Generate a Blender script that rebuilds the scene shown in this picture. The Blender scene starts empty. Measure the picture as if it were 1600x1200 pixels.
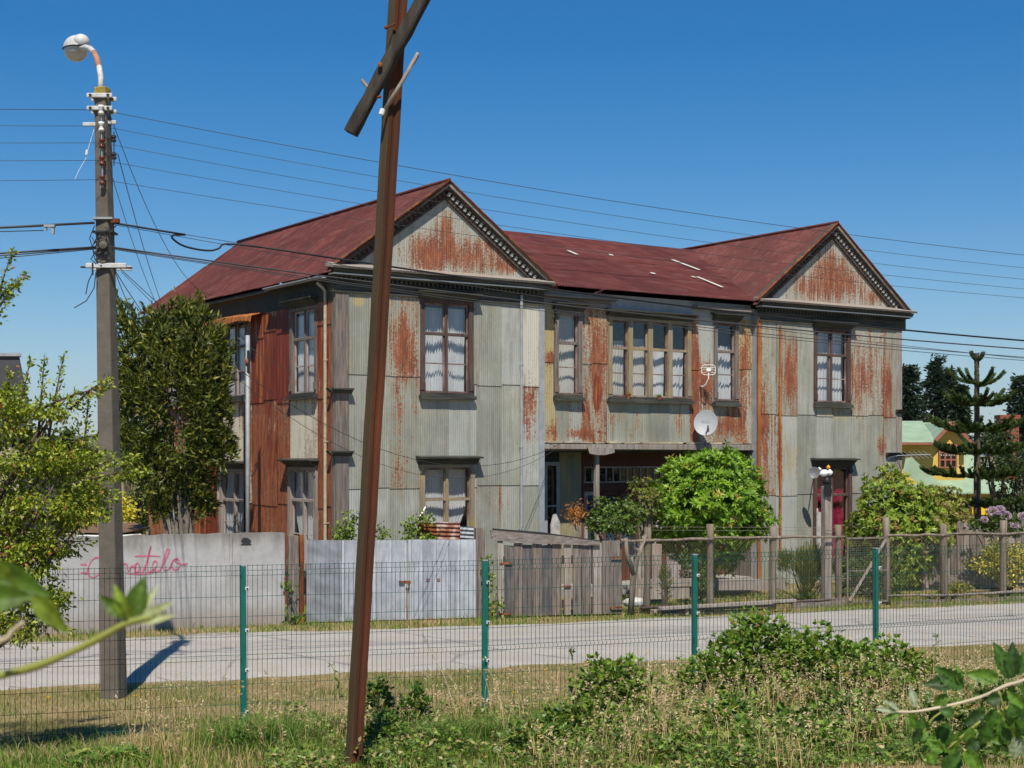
import bpy, bmesh, math, random
import numpy as np
from mathutils import Vector, Matrix
random.seed(7)
rng = np.random.default_rng(11)
S = bpy.context.scene
COL = S.collection
# ------------------------------------------------------------------ camera, world, sun, exposure
CAMZ = 3.0; FX = 2300.0; HY = 711.0
cam = bpy.data.cameras.new('camera'); camo = bpy.data.objects.new('camera', cam); COL.objects.link(camo)
camo.location = (0, 0, CAMZ); camo.rotation_euler = (math.radians(90), 0, 0)
cam.sensor_width = 36; cam.lens = 36*FX/1600; cam.shift_y = 111/1600
cam.clip_start = 0.05; cam.clip_end = 30000
cam.dof.use_dof = True; cam.dof.focus_distance = 27; cam.dof.aperture_fstop = 9
S.camera = camo
ELEV = math.radians(56); SAZ = math.radians(-88.5)
sunvec = Vector((math.cos(ELEV)*math.cos(SAZ), math.cos(ELEV)*math.sin(SAZ), math.sin(ELEV)))
W = bpy.data.worlds.new('World'); S.world = W; W.use_nodes = True
wn = W.node_tree; bg = wn.nodes['Background']
sky = wn.nodes.new('ShaderNodeTexSky'); sky.sky_type = 'NISHITA'; sky.sun_disc = False
sky.sun_elevation = ELEV; sky.sun_rotation = math.radians(90) - SAZ
sky.air_density = 1.0; sky.dust_density = 0.2; sky.ozone_density = 4.0; sky.altitude = 300
hsv = wn.nodes.new('ShaderNodeHueSaturation'); hsv.inputs['Hue'].default_value = 0.502; hsv.inputs['Saturation'].default_value = 1.5; hsv.inputs['Value'].default_value = 1.04
wn.links.new(sky.outputs[0], hsv.inputs['Color']); wn.links.new(hsv.outputs[0], bg.inputs[0]); bg.inputs[1].default_value = 0.078
sl = bpy.data.lights.new('sun', 'SUN'); sl.energy = 5.0; sl.angle = math.radians(.5); sl.color = (1, .93, .81)
so = bpy.data.objects.new('sun', sl); COL.objects.link(so); so.location = (0, -20, 40)
so.rotation_euler = sunvec.to_track_quat('Z', 'Y').to_euler()
S.view_settings.view_transform = 'Standard'; S.view_settings.look = 'None'
S.view_settings.exposure = 0.28; S.view_settings.gamma = 1
S.render.engine = 'CYCLES'
S.cycles.max_bounces = 6; S.cycles.transparent_max_bounces = 12

# ------------------------------------------------------------------ helpers
def tag(o, label=None, cat=None, group=None, kind=None):
    if label: o['label'] = label
    if cat: o['category'] = cat
    if group: o['group'] = group
    if kind: o['kind'] = kind
    return o
def empty(name, loc=(0, 0, 0), rz=0, label=None, cat=None, group=None):
    o = bpy.data.objects.new(name, None); COL.objects.link(o); o.location = loc; o.rotation_euler = (0, 0, rz)
    o.empty_display_size = .2
    return tag(o, label, cat, group)
def Pt(px, py, Y): return Vector(((px-800)/FX*Y, Y, CAMZ-(py-HY)*Y/FX))
class Fr:
    """frame on a vertical plane: a along the plane, o outwards, z up"""
    def __init__(s, O, U, N):
        s.O = Vector(O); s.U = Vector(U).normalized(); s.N = Vector(N).normalized()
    def pt(s, a, o, z): return s.O + s.U*a + s.N*o + Vector((0, 0, z))
    def hit(s, px, py):
        k = (px-800)/FX; a = (k*s.O.y-s.O.x)/(s.U.x-k*s.U.y); d = s.O.y+a*s.U.y
        return a, CAMZ-(py-HY)*d/FX
def frame_world(A, B):
    A = Vector((A[0], A[1], 0)); B = Vector((B[0], B[1], 0)); U = (B-A).normalized()
    f = Fr(A, U, (U.y, -U.x, 0)); f.L = (B-A).length; return f

class MB:
    def __init__(s): s.v = []; s.f = []
    def add(s, vs, fs):
        n = len(s.v); s.v += [tuple(v) for v in vs]; s.f += [tuple(i+n for i in f) for f in fs]
    def box(s, F, a0, a1, o0, o1, z0, z1, j=0):
        c = [F.pt(a, o, z) for a in (a0, a1) for o in (o0, o1) for z in (z0, z1)]
        if j: c = [p+Vector((random.uniform(-j, j), random.uniform(-j, j), random.uniform(-j, j))) for p in c]
        s.add(c, [(0, 1, 3, 2), (4, 6, 7, 5), (0, 4, 5, 1), (2, 3, 7, 6), (0, 2, 6, 4), (1, 5, 7, 3)])
    def prof(s, F, prof, a0, a1):
        n = len(prof)
        s.add([F.pt(a0, o, z) for o, z in prof]+[F.pt(a1, o, z) for o, z in prof],
              [tuple(range(n)), tuple(range(2*n-1, n-1, -1))]+[(i, (i+1) % n, n+(i+1) % n, n+i) for i in range(n)])
    def poly(s, F, pts, o0, o1):
        n = len(pts)
        s.add([F.pt(a, o0, z) for a, z in pts]+[F.pt(a, o1, z) for a, z in pts],
              [tuple(range(n)), tuple(range(2*n-1, n-1, -1))]+[(i, (i+1) % n, n+(i+1) % n, n+i) for i in range(n)])
    def beam(s, p, q, w, h, up=Vector((0, 0, 1)), w2=None, h2=None):
        p = Vector(p); q = Vector(q); d = (q-p).normalized(); x = d.cross(up)
        if x.length < 1e-4: x = Vector((1, 0, 0))
        x.normalize(); y = x.cross(d).normalized(); w2 = w2 or w; h2 = h2 or h
        c = [p+x*sx*w/2+y*sy*h/2 for sx, sy in ((-1, -1), (1, -1), (1, 1), (-1, 1))] + \
            [q+x*sx*w2/2+y*sy*h2/2 for sx, sy in ((-1, -1), (1, -1), (1, 1), (-1, 1))]
        s.add(c, [(3, 2, 1, 0), (4, 5, 6, 7)]+[(i, (i+1) % 4, 4+(i+1) % 4, 4+i) for i in range(4)])
    def tube(s, pts, r, n=8, cap=True):
        pts = [Vector(p) for p in pts]; m = len(pts)
        if not hasattr(r, '__len__'): r = [r]*m
        vs = []; ref = None
        for i, p in enumerate(pts):
            d = (pts[min(i+1, m-1)]-pts[max(i-1, 0)]).normalized()
            if ref is None:
                ref = d.orthogonal().normalized()
            x = (ref-d*ref.dot(d)).normalized(); y = d.cross(x); ref = x
            vs += [p+(x*math.cos(2*math.pi*k/n)+y*math.sin(2*math.pi*k/n))*r[i] for k in range(n)]
        fs = [(i*n+k, i*n+(k+1) % n, (i+1)*n+(k+1) % n, (i+1)*n+k) for i in range(m-1) for k in range(n)]
        if cap: fs += [tuple(range(n-1, -1, -1)), tuple(range((m-1)*n, m*n))]
        s.add(vs, fs)
    def lathe(s, C, axis, prof, n=20, cap=False):
        """prof: (radius, height) along axis from C"""
        axis = Vector(axis).normalized(); x = axis.orthogonal().normalized(); y = axis.cross(x); C = Vector(C)
        vs = [C+axis*h+(x*math.cos(2*math.pi*k/n)+y*math.sin(2*math.pi*k/n))*max(r, 1e-4) for r, h in prof for k in range(n)]
        m = len(prof)
        s.add(vs, [(i*n+k, i*n+(k+1) % n, (i+1)*n+(k+1) % n, (i+1)*n+k) for i in range(m-1) for k in range(n)])
    def build(s, name, mat, parent=None, smooth=False, bevel=0, label=None, fixn=True):
        me = bpy.data.meshes.new(name); me.from_pydata(s.v, [], s.f)
        if fixn:
            bm = bmesh.new(); bm.from_mesh(me); bmesh.ops.recalc_face_normals(bm, faces=bm.faces); bm.to_mesh(me); bm.free()
        if smooth: me.polygons.foreach_set('use_smooth', [True]*len(me.polygons))
        me.materials.append(mat); o = bpy.data.objects.new(name, me); COL.objects.link(o)
        if parent: o.parent = parent
        if bevel:
            b = o.modifiers.new('bevel', 'BEVEL'); b.width = bevel; b.segments = 2; b.limit_method = 'ANGLE'
        if label: o['label'] = label
        return o

def np_mesh(name, V, Fc, mat, parent=None, smooth=False, attrs=None, k=4):
    """V (N,3), Fc (M,k) int array"""
    me = bpy.data.meshes.new(name); V = np.asarray(V, np.float32); Fc = np.asarray(Fc, np.int32)
    me.vertices.add(len(V)); me.vertices.foreach_set('co', V.ravel())
    me.loops.add(Fc.size); me.loops.foreach_set('vertex_index', Fc.ravel())
    me.polygons.add(len(Fc)); me.polygons.foreach_set('loop_start', np.arange(0, Fc.size, k, dtype=np.int32))
    me.polygons.foreach_set('loop_total', np.full(len(Fc), k, np.int32))
    if smooth: me.polygons.foreach_set('use_smooth', np.ones(len(Fc), bool))
    me.update(calc_edges=True)
    for an, arr in (attrs or {}).items():
        at = me.attributes.new(an, 'FLOAT_COLOR', 'POINT'); at.data.foreach_set('color', np.asarray(arr, np.float32).ravel())
    me.materials.append(mat); o = bpy.data.objects.new(name, me); COL.objects.link(o)
    if parent: o.parent = parent
    return o

# ------------------------------------------------------------------ materials
class NM:
    def __init__(s, name, rough=.7, spec=.3, metal=0):
        s.m = bpy.data.materials.new(name); s.m.use_nodes = True; s.t = s.m.node_tree; s.b = s.t.nodes['Principled BSDF']
        s.b.inputs['Roughness'].default_value = rough; s.b.inputs['Specular IOR Level'].default_value = spec
        s.b.inputs['Metallic'].default_value = metal; s.out = s.t.nodes['Material Output']
    def n(s, ty, **kw):
        nd = s.t.nodes.new(ty)
        for k, v in kw.items(): setattr(nd, k, v)
        return nd
    def set(s, sock, v):
        if hasattr(v, 'is_output') or isinstance(v, bpy.types.NodeSocket): s.t.links.new(v, sock)
        else:
            if isinstance(v, (tuple, list)) and len(v) == 3 and sock.type == 'RGBA': v = (*v, 1)
            sock.default_value = v
    def coord(s, scale=(1, 1, 1), kind='Object', rot=(0, 0, 0)):
        c = s.n('ShaderNodeTexCoord'); m = s.n('ShaderNodeMapping'); s.t.links.new(c.outputs[kind], m.inputs[0])
        m.inputs['Scale'].default_value = scale; m.inputs['Rotation'].default_value = rot; return m.outputs[0]
    def noise(s, vec, scale=5, detail=4, rough=.55, dist=0):
        nd = s.n('ShaderNodeTexNoise'); s.t.links.new(vec, nd.inputs[0])
        nd.inputs['Scale'].default_value = scale; nd.inputs['Detail'].default_value = detail
        nd.inputs['Roughness'].default_value = rough; nd.inputs['Distortion'].default_value = dist; return nd.outputs[0]
    def math(s, op, a, b=0, c=None, clamp=False):
        nd = s.n('ShaderNodeMath', operation=op, use_clamp=clamp); s.set(nd.inputs[0], a); s.set(nd.inputs[1], b)
        if c is not None: s.set(nd.inputs[2], c)
        return nd.outputs[0]
    def step(s, x, lo, hi):
        nd = s.n('ShaderNodeMapRange', interpolation_type='SMOOTHSTEP'); s.set(nd.inputs[0], x)
        nd.inputs[1].default_value = lo; nd.inputs[2].default_value = hi; return nd.outputs[0]
    def ramp(s, fac, stops):
        nd = s.n('ShaderNodeValToRGB'); s.set(nd.inputs[0], fac); cr = nd.color_ramp
        while len(cr.elements) < len(stops): cr.elements.new(.5)
        for e, (p, c) in zip(cr.elements, stops): e.position = p; e.color = (*c, 1)
        return nd.outputs[0]
    def mix(s, fac, a, b, mode='MIX'):
        nd = s.n('ShaderNodeMix', data_type='RGBA', blend_type=mode); s.set(nd.inputs[0], fac); s.set(nd.inputs[6], a); s.set(nd.inputs[7], b)
        return nd.outputs[2]
    def bump(s, h, strength=.3, dist=.01):
        nd = s.n('ShaderNodeBump'); s.set(nd.inputs['Height'], h); nd.inputs['Strength'].default_value = strength
        nd.inputs['Distance'].default_value = dist; s.t.links.new(nd.outputs[0], s.b.inputs['Normal'])
    def color(s, c): s.set(s.b.inputs['Base Color'], c); return s
    def attr(s, name):
        a = s.n('ShaderNodeAttribute', attribute_name=name); return a
def simple(name, col, rough=.6, metal=0, spec=.3, var=.25, scale=8, bump=0):
    m = NM(name, rough, spec, metal); v = m.coord(); nz = m.noise(v, scale, 5, .6)
    m.color(m.ramp(nz, [(.25, tuple(c*(1-var) for c in col)), (.75, tuple(min(c*(1+var), 1) for c in col))]))
    if bump: m.bump(m.noise(v, scale*6, 4), bump, .01)
    return m.m
def wood(name, dark, light, stain=(.2, .08, .04), axis=2, stain_amt=.35, grain=26, rough=.85):
    m = NM(name, rough, .15); sc = [1, 1, 1]; sc[axis] = .07
    v = m.coord(tuple(sc)); v2 = m.coord((1, 1, 1))
    g = m.noise(v, grain, 6, .65, .3); big = m.noise(v2, 2.2, 3)
    c = m.ramp(g, [(.3, dark), (.52, tuple((a+b)/2 for a, b in zip(dark, light))), (.72, light)])
    c = m.mix(m.math('MULTIPLY', m.step(big, .45, .65), stain_amt), c, stain)
    sp = m.noise(v2, 60, 2); c = m.mix(m.math('MULTIPLY', m.step(sp, .62, .7), .4), c, tuple(x*.5 for x in dark))
    m.color(c); m.bump(g, .5, .008); return m.m
M = {}
M['wood_grey'] = wood('weathered_wood', (.07, .058, .052), (.27, .235, .21), (.22, .15, .11))
M['wood_grey_h'] = wood('weathered_wood_horizontal', (.09, .075, .065), (.31, .275, .25), (.22, .15, .11), axis=0)
M['wood_brown'] = wood('stained_board_wood', (.06, .052, .05), (.22, .19, .175), (.06, .07, .09), stain_amt=.6)
M['wood_pale'] = wood('pale_weathered_wood', (.16, .14, .12), (.42, .37, .33), (.26, .17, .12))
M['wood_dark'] = wood('dark_weathered_wood', (.035, .028, .024), (.13, .105, .09), (.10, .05, .03))
M['wood_dark_h'] = wood('dark_cornice_wood', (.022, .023, .021), (.095, .095, .083), (.11, .10, .06), axis=0)
M['casing'] = wood('window_casing_wood', (.045, .03, .026), (.14, .105, .095), (.15, .05, .03))
M['casing_light'] = wood('ochre_casing_wood', (.16, .13, .09), (.36, .30, .22), (.36, .27, .07), stain_amt=.5)
M['sash'] = wood('sash_wood', (.10, .045, .038), (.22, .14, .12), (.5, .42, .38), stain_amt=.5)
M['sash_pale'] = wood('pale_sash_wood', (.28, .24, .23), (.5, .45, .43), (.2, .07, .05), stain_amt=.5)
M['wood_log'] = wood('bark_wood', (.09, .07, .055), (.27, .23, .18), (.22, .18, .10), grain=14)
M['porch_wood'] = wood('brown_porch_wood', (.09, .035, .022), (.18, .075, .05), (.12, .06, .05), stain_amt=.5)
M['pole_concrete'] = simple('pole_concrete', (.125, .108, .088), .9, var=.25, scale=5, bump=.4)
M['white_metal'] = simple('white_metal', (.50, .50, .50), .55, var=.25, scale=14)
M['black'] = simple('black_rubber', (.012, .012, .014), .5, var=.2)
M['dark_metal'] = simple('dark_metal', (.03, .03, .032), .5, var=.3)
M['dentil'] = simple('chalky_white', (.55, .54, .48), .8, var=.2, scale=20)
M['band'] = simple('rust_stained_paint', (.36, .19, .13), .8, var=.4, scale=20)
M['sack'] = simple('dirty_white_plastic', (.45, .44, .42), .6, var=.4, scale=9)
M['insul'] = simple('brown_porcelain', (.12, .035, .02), .35)
M['galv'] = simple('galvanised_metal', (.30, .32, .34), .6, .1, var=.2, scale=6)
M['lichen'] = simple('lichen_concrete', (.30, .22, .05), .9, var=.6, scale=30, bump=.5)
M['white_paint'] = simple('white_paint', (.72, .72, .70), .6, var=.1)
M['grey_dish'] = simple('grey_dish_paint', (.33, .35, .37), .5, var=.06)
M['dark_dish'] = simple('dark_grey_dish_paint', (.14, .145, .15), .5, var=.1)
M['logo'] = simple('grey_print', (.30, .30, .32), .6, var=.05)
M['pink'] = simple('pink_paint', (.46, .13, .20), .85, var=.35, scale=14)
M['green_wire'] = simple('green_coated_wire', (.006, .055, .047), .6, spec=.1, var=.2, scale=4)
M['green_coat'] = simple('green_coating', (.008, .12, .10), .35, spec=.5, var=.2, scale=4)
M['slab'] = simple('interior_plaster', (.25, .23, .2), .9)
M['terracotta'] = simple('terracotta', (.30, .09, .04), .8)
M['orange'] = simple('orange_paint', (.8, .3, .02), .6)
M['brick'] = simple('red_brick', (.24, .07, .045), .9, var=.4, scale=20)
M['cream'] = simple('cream_paint', (.40, .34, .24), .7, var=.3, scale=10)
M['maroon'] = simple('maroon_cloth', (.20, .008, .04), .9, var=.2, scale=4)
M['stone'] = simple('grey_stone', (.3, .28, .26), .9, var=.3, scale=9, bump=.5)
M['dirt_dark'] = simple('dry_litter', (.12, .08, .045), .95, var=.4)
# rust
def rusty(name, a, b, c, scale=5, st=(1, 1, .25)):
    m = NM(name, .8, .2); v = m.coord(st); n1 = m.noise(v, scale, 6, .65); n2 = m.noise(m.coord(), 45, 3)
    x = m.mix(m.math('MULTIPLY', n2, .35), m.ramp(n1, [(.3, a), (.5, b), (.7, c)]), tuple(k*.5 for k in a)); m.color(x)
    m.bump(n2, .3, .004); return m.m
M['rust_pole'] = rusty('rusty_steel', (.050, .022, .012), (.085, .030, .015), (.16, .045, .018), 3, (1, 1, .3))
M['olive_rust'] = rusty('olive_weathered_steel', (.05, .032, .018), (.085, .058, .03), (.12, .085, .045), 3, (1, 1, .15))
M['rust'] = rusty('rusted_sheet', (.07, .02, .012), (.22, .06, .02), (.42, .16, .04), 6)
M['rust_orange'] = rusty('orange_rust', (.16, .05, .02), (.36, .12, .03), (.5, .24, .08), 6)
M['rust_white'] = rusty('rust_on_white', (.12, .03, .015), (.30, .13, .08), (.6, .57, .53), 7, (1, 1, 1))
# glass
def glass(name, tint, refl=.9):
    m = NM(name); t = m.t; t.nodes.remove(m.b)
    tr = m.n('ShaderNodeBsdfTransparent'); tr.inputs[0].default_value = (*tint, 1)
    gl = m.n('ShaderNodeBsdfGlossy'); gl.inputs['Roughness'].default_value = .03; gl.inputs[0].default_value = (refl, refl, refl, 1)
    nz = m.noise(m.coord(), 3, 2); bp = m.n('ShaderNodeBump'); bp.inputs['Strength'].default_value = .15; bp.inputs['Distance'].default_value = .02
    t.links.new(nz, bp.inputs['Height']); t.links.new(bp.outputs[0], gl.inputs['Normal'])
    lw = m.n('ShaderNodeLayerWeight'); lw.inputs['Blend'].default_value = .5
    mx = m.n('ShaderNodeMixShader'); f2 = m.math('ADD', m.math('MULTIPLY', m.math('POWER', lw.outputs['Facing'], 4.0), .7), .10, clamp=True)
    t.links.new(f2, mx.inputs[0]); t.links.new(tr.outputs[0], mx.inputs[1]); t.links.new(gl.outputs[0], mx.inputs[2])
    t.links.new(mx.outputs[0], m.out.inputs[0]); return m.m
M['glass'] = glass('window_glass', (.92, .94, .95))
def cloth(name, col, tl=.35):
    m = NM(name, .9, .1); v = m.coord((1, 1, 1)); c = m.ramp(m.noise(v, 40, 3), [(.3, tuple(x*.8 for x in col)), (.7, col)]); m.color(c)
    tr = m.n('ShaderNodeBsdfTranslucent'); m.set(tr.inputs[0], c)
    mx = m.n('ShaderNodeMixShader'); mx.inputs[0].default_value = tl
    m.t.links.new(m.b.outputs[0], mx.inputs[1]); m.t.links.new(tr.outputs[0], mx.inputs[2]); m.t.links.new(mx.outputs[0], m.out.inputs[0]); return m.m
M['curtain'] = cloth('white_curtain', (.88, .88, .90)); M['lace'] = cloth('cream_lace', (.80, .75, .68)); M['maroon'] = cloth('maroon_curtain', (.36, .010, .07), .2)
# corrugated walls: 'wear' attribute R rust, G yellow lichen, B brightness, A dark red
def corr_mat():
    m = NM('corrugated_zinc', .6, .35); at = m.attr('wear'); sp = m.n('ShaderNodeSeparateColor'); m.t.links.new(at.outputs['Color'], sp.inputs[0])
    R, G, B, A = sp.outputs[0], sp.outputs[1], sp.outputs[2], at.outputs['Alpha']
    st = m.coord((1, 1, .22)); fi = m.coord((1, 1, .05)); iso = m.coord()
    n1 = m.noise(st, 5, 6, .68); n2 = m.noise(iso, 26, 5, .7); n3 = m.noise(fi, 22, 3); n4 = m.noise(iso, 1.3, 4)
    base = m.ramp(n4, [(.3, (.255, .265, .218)), (.55, (.325, .33, .28)), (.75, (.43, .43, .39))])
    base = m.mix(m.math('MULTIPLY', m.step(n3, .42, .68), .4), base, (.22, .23, .18))
    base = m.mix(m.math('MULTIPLY', m.step(n1, .55, .75), .35), base, (.30, .24, .13))
    base = m.mix(m.math('MULTIPLY', m.step(B, 1.02, 1.16), .6), base, (.33, .35, .35)); base = m.mix(m.step(B, 1.22, 1.3), base, (.50, .47, .38)); st2 = m.noise(m.coord((1, 1, .12)), 7, 5, .7); base = m.mix(m.math('MULTIPLY', m.step(st2, .48, .70), .6), base, (.175, .175, .145)); base = m.mix(m.math('MULTIPLY', m.step(m.noise(iso, 9, 5, .75), .52, .7), .35), base, (.42, .41, .36)); base = m.mix(1.0, base, m.math('MINIMUM', B, 1.14), 'MULTIPLY')
    yl = m.step(m.math('ADD', G, m.math('MULTIPLY', m.math('SUBTRACT', n1, .5), .8)), .35, .75)
    base = m.mix(m.math('MULTIPLY', yl, .75), base, (.42, .33, .13))
    mm = m.math('ADD', R, m.math('ADD', m.math('MULTIPLY', m.math('SUBTRACT', n1, .5), 1.1), m.math('ADD', m.math('MULTIPLY', m.math('SUBTRACT', n2, .5), 1.7), m.math('MULTIPLY', m.math('SUBTRACT', n3, .5), 1.0))))
    base = m.mix(m.math('MULTIPLY', m.step(mm, .16, .50), .45), base, (.36, .26, .13)); fleck = m.step(m.noise(m.coord((1, 1, .35)), 30, 4, .7), .54, .70); mask = m.math('MULTIPLY', m.step(mm, .30, .68), m.math('SUBTRACT', 1., m.math('MULTIPLY', m.math('MULTIPLY', fleck, .6), m.step(mm, 1.15, .55))))
    rc = m.ramp(m.noise(st, 11, 6, .78), [(.30, (.095, .022, .011)), (.47, (.19, .044, .018)), (.61, (.31, .088, .030)), (.76, (.47, .19, .065))])
    c = m.mix(m.math('MULTIPLY', mask, .92), base, rc)
    am = m.step(m.math('ADD', A, m.math('MULTIPLY', m.math('SUBTRACT', n1, .5), .9)), .42, .6)
    dr = m.ramp(n3, [(.3, (.10, .018, .010)), (.6, (.19, .036, .018)), (.78, (.32, .10, .03))]); dr = m.mix(m.math('MULTIPLY', m.step(m.noise(m.coord((1, 1, .06)), 6, 4, .7), .54, .66), .7), dr, (.45, .17, .045))
    c = m.mix(am, c, dr); m.color(c); m.bump(n2, .25, .004); return m.m
M['corr'] = corr_mat()
def roof_mat():
    m = NM('red_roof_sheet', .62, .3); at = m.attr('wear'); sp = m.n('ShaderNodeSeparateColor'); m.t.links.new(at.outputs['Color'], sp.inputs[0])
    iso = m.coord(); n4 = m.noise(iso, 2.0, 7, .72); n2 = m.noise(iso, 30, 5, .7)
    st = m.coord((.6, 3.0, 3.0)); n5 = m.noise(st, 2.2, 4)
    c = m.ramp(n4, [(.28, (.060, .013, .011)), (.5, (.090, .020, .016)), (.72, (.13, .038, .030))])
    c = m.mix(m.math('MULTIPLY', m.step(n5, .5, .72), .45), c, (.17, .085, .075))
    c = m.mix(1.0, c, sp.outputs[2], 'MULTIPLY'); c = m.mix(m.math('MULTIPLY', m.step(n2, .68, .76), .7), c, (.4, .26, .2))
    c = m.mix(m.step(sp.outputs[0], .4, .9), c, (.03, .010, .008)); m.color(c); m.bump(n2, .2, .004); return m.m
M['roof'] = roof_mat()
M['ridge'] = simple('ridge_cap_paint', (.09, .024, .02), .7, var=.3, scale=3)
def zinc_mat():
    m = NM('plain_zinc_sheet', .5, .5, .1); at = m.attr('wear'); sp = m.n('ShaderNodeSeparateColor'); m.t.links.new(at.outputs['Color'], sp.inputs[0])
    n1 = m.noise(m.coord(), 3, 6, .7); n2 = m.noise(m.coord((1, 1, .2)), 14, 4)
    c = m.ramp(n1, [(.3, (.28, .30, .335)), (.7, (.44, .46, .50))]); c = m.mix(m.math('MULTIPLY', m.step(n2, .46, .68), .45), c, (.22, .23, .25))
    c = m.mix(1., c, sp.outputs[2], 'MULTIPLY'); c = m.mix(m.step(m.math('ADD', sp.outputs[0], m.math('SUBTRACT', n2, .5)), .6, .8), c, (.25, .09, .04))
    m.color(c); m.bump(n1, .25, .03); return m.m
M['zinc'] = zinc_mat()
def concrete_wall_mat():
    m = NM('stained_render', .9, .15); iso = m.coord(); n1 = m.noise(iso, 2.2, 6, .65); n2 = m.noise(m.coord((1, 1, .25)), 4, 6, .7)
    c = m.ramp(n1, [(.3, (.30, .295, .295)), (.7, (.44, .435, .435))])
    tc = m.n('ShaderNodeTexCoord'); sx = m.n('ShaderNodeSeparateXYZ'); m.t.links.new(tc.outputs['Object'], sx.inputs[0])
    top = m.step(m.math('ADD', sx.outputs[2], m.math('MULTIPLY', m.math('SUBTRACT', n2, .5), .8)), 1.25, 1.72)
    c = m.mix(m.math('MULTIPLY', top, .85), c, (.15, .135, .11))
    bot = m.step(m.math('ADD', sx.outputs[2], m.math('MULTIPLY', m.math('SUBTRACT', n2, .5), .5)), .45, .05)
    c = m.mix(m.math('MULTIPLY', bot, .55), c, (.24, .17, .12))
    dr = m.noise(m.coord((1, 1, .10)), 3.5, 5, .75); c = m.mix(m.math('MULTIPLY', m.step(dr, .52, .68), .35), c, (.24, .225, .20)); ch = m.noise(iso, 12, 5, .7); c = m.mix(m.math('MULTIPLY', m.step(ch, .6, .68), .25), c, (.2, .19, .17))
    m.color(c); m.bump(m.noise(iso, 30, 5), .4, .008); return m.m
M['render'] = concrete_wall_mat()
def foliage_mat(name, tl=.3, rough=.45, spec=.4):
    m = NM(name, rough, spec); at = m.attr('tint'); c = at.outputs['Color']; m.color(c)
    tr = m.n('ShaderNodeBsdfTranslucent'); cc = m.mix(1., c, (1.3, 1.4, .6), 'MULTIPLY'); m.set(tr.inputs[0], cc)
    mx = m.n('ShaderNodeMixShader'); mx.inputs[0].default_value = tl
    m.t.links.new(m.b.outputs[0], mx.inputs[1]); m.t.links.new(tr.outputs[0], mx.inputs[2]); m.t.links.new(mx.outputs[0], m.out.inputs[0]); return m.m
M['leaf'] = foliage_mat('leaf'); M['leaf_gloss'] = foliage_mat('glossy_leaf', .25, .42, .35); M['grass'] = foliage_mat('grass_blade', .3, .7, .15)
def near_leaf():
    m = foliage_mat('near_leaf', .3, .5, .3); t = m.node_tree; b = t.nodes['Principled BSDF']; at = [n for n in t.nodes if n.type == 'ATTRIBUTE'][0]
    nz = t.nodes.new('ShaderNodeTexNoise'); nz.inputs['Scale'].default_value = 55; nz.inputs['Detail'].default_value = 5; tc = t.nodes.new('ShaderNodeTexCoord'); t.links.new(tc.outputs['Object'], nz.inputs[0])
    rp = t.nodes.new('ShaderNodeValToRGB'); rp.color_ramp.elements[0].position = .3; rp.color_ramp.elements[0].color = (.45, .4, .3, 1); rp.color_ramp.elements[1].position = .62; rp.color_ramp.elements[1].color = (1.1, 1.1, 1, 1); t.links.new(nz.outputs[0], rp.inputs[0])
    mx = t.nodes.new('ShaderNodeMix'); mx.data_type = 'RGBA'; mx.blend_type = 'MULTIPLY'; mx.inputs[0].default_value = 1; t.links.new(at.outputs['Color'], mx.inputs[6]); t.links.new(rp.outputs[0], mx.inputs[7]); t.links.new(mx.outputs[2], b.inputs['Base Color'])
    bp = t.nodes.new('ShaderNodeBump'); bp.inputs['Strength'].default_value = .5; bp.inputs['Distance'].default_value = .004; t.links.new(nz.outputs[0], bp.inputs['Height']); t.links.new(bp.outputs[0], b.inputs['Normal']); return m
M['near_leaf'] = near_leaf()
M['petal'] = foliage_mat('petal', .3, .8, .1)
M['bark'] = simple('bark', (.10, .075, .055), .95, var=.4, scale=14, bump=.6)
M['bark_grey'] = simple('grey_bark', (.17, .15, .12), .95, var=.4, scale=14, bump=.6)
M['wire'] = simple('wire_sheath', (.045, .045, .048), .5, var=.2, scale=2)
M['cane'] = simple('green_cane', (.22, .24, .05), .55, var=.3, scale=6)
M['cane_pink'] = simple('pinkish_cane', (.45, .38, .26), .6, var=.3, scale=6)

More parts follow.
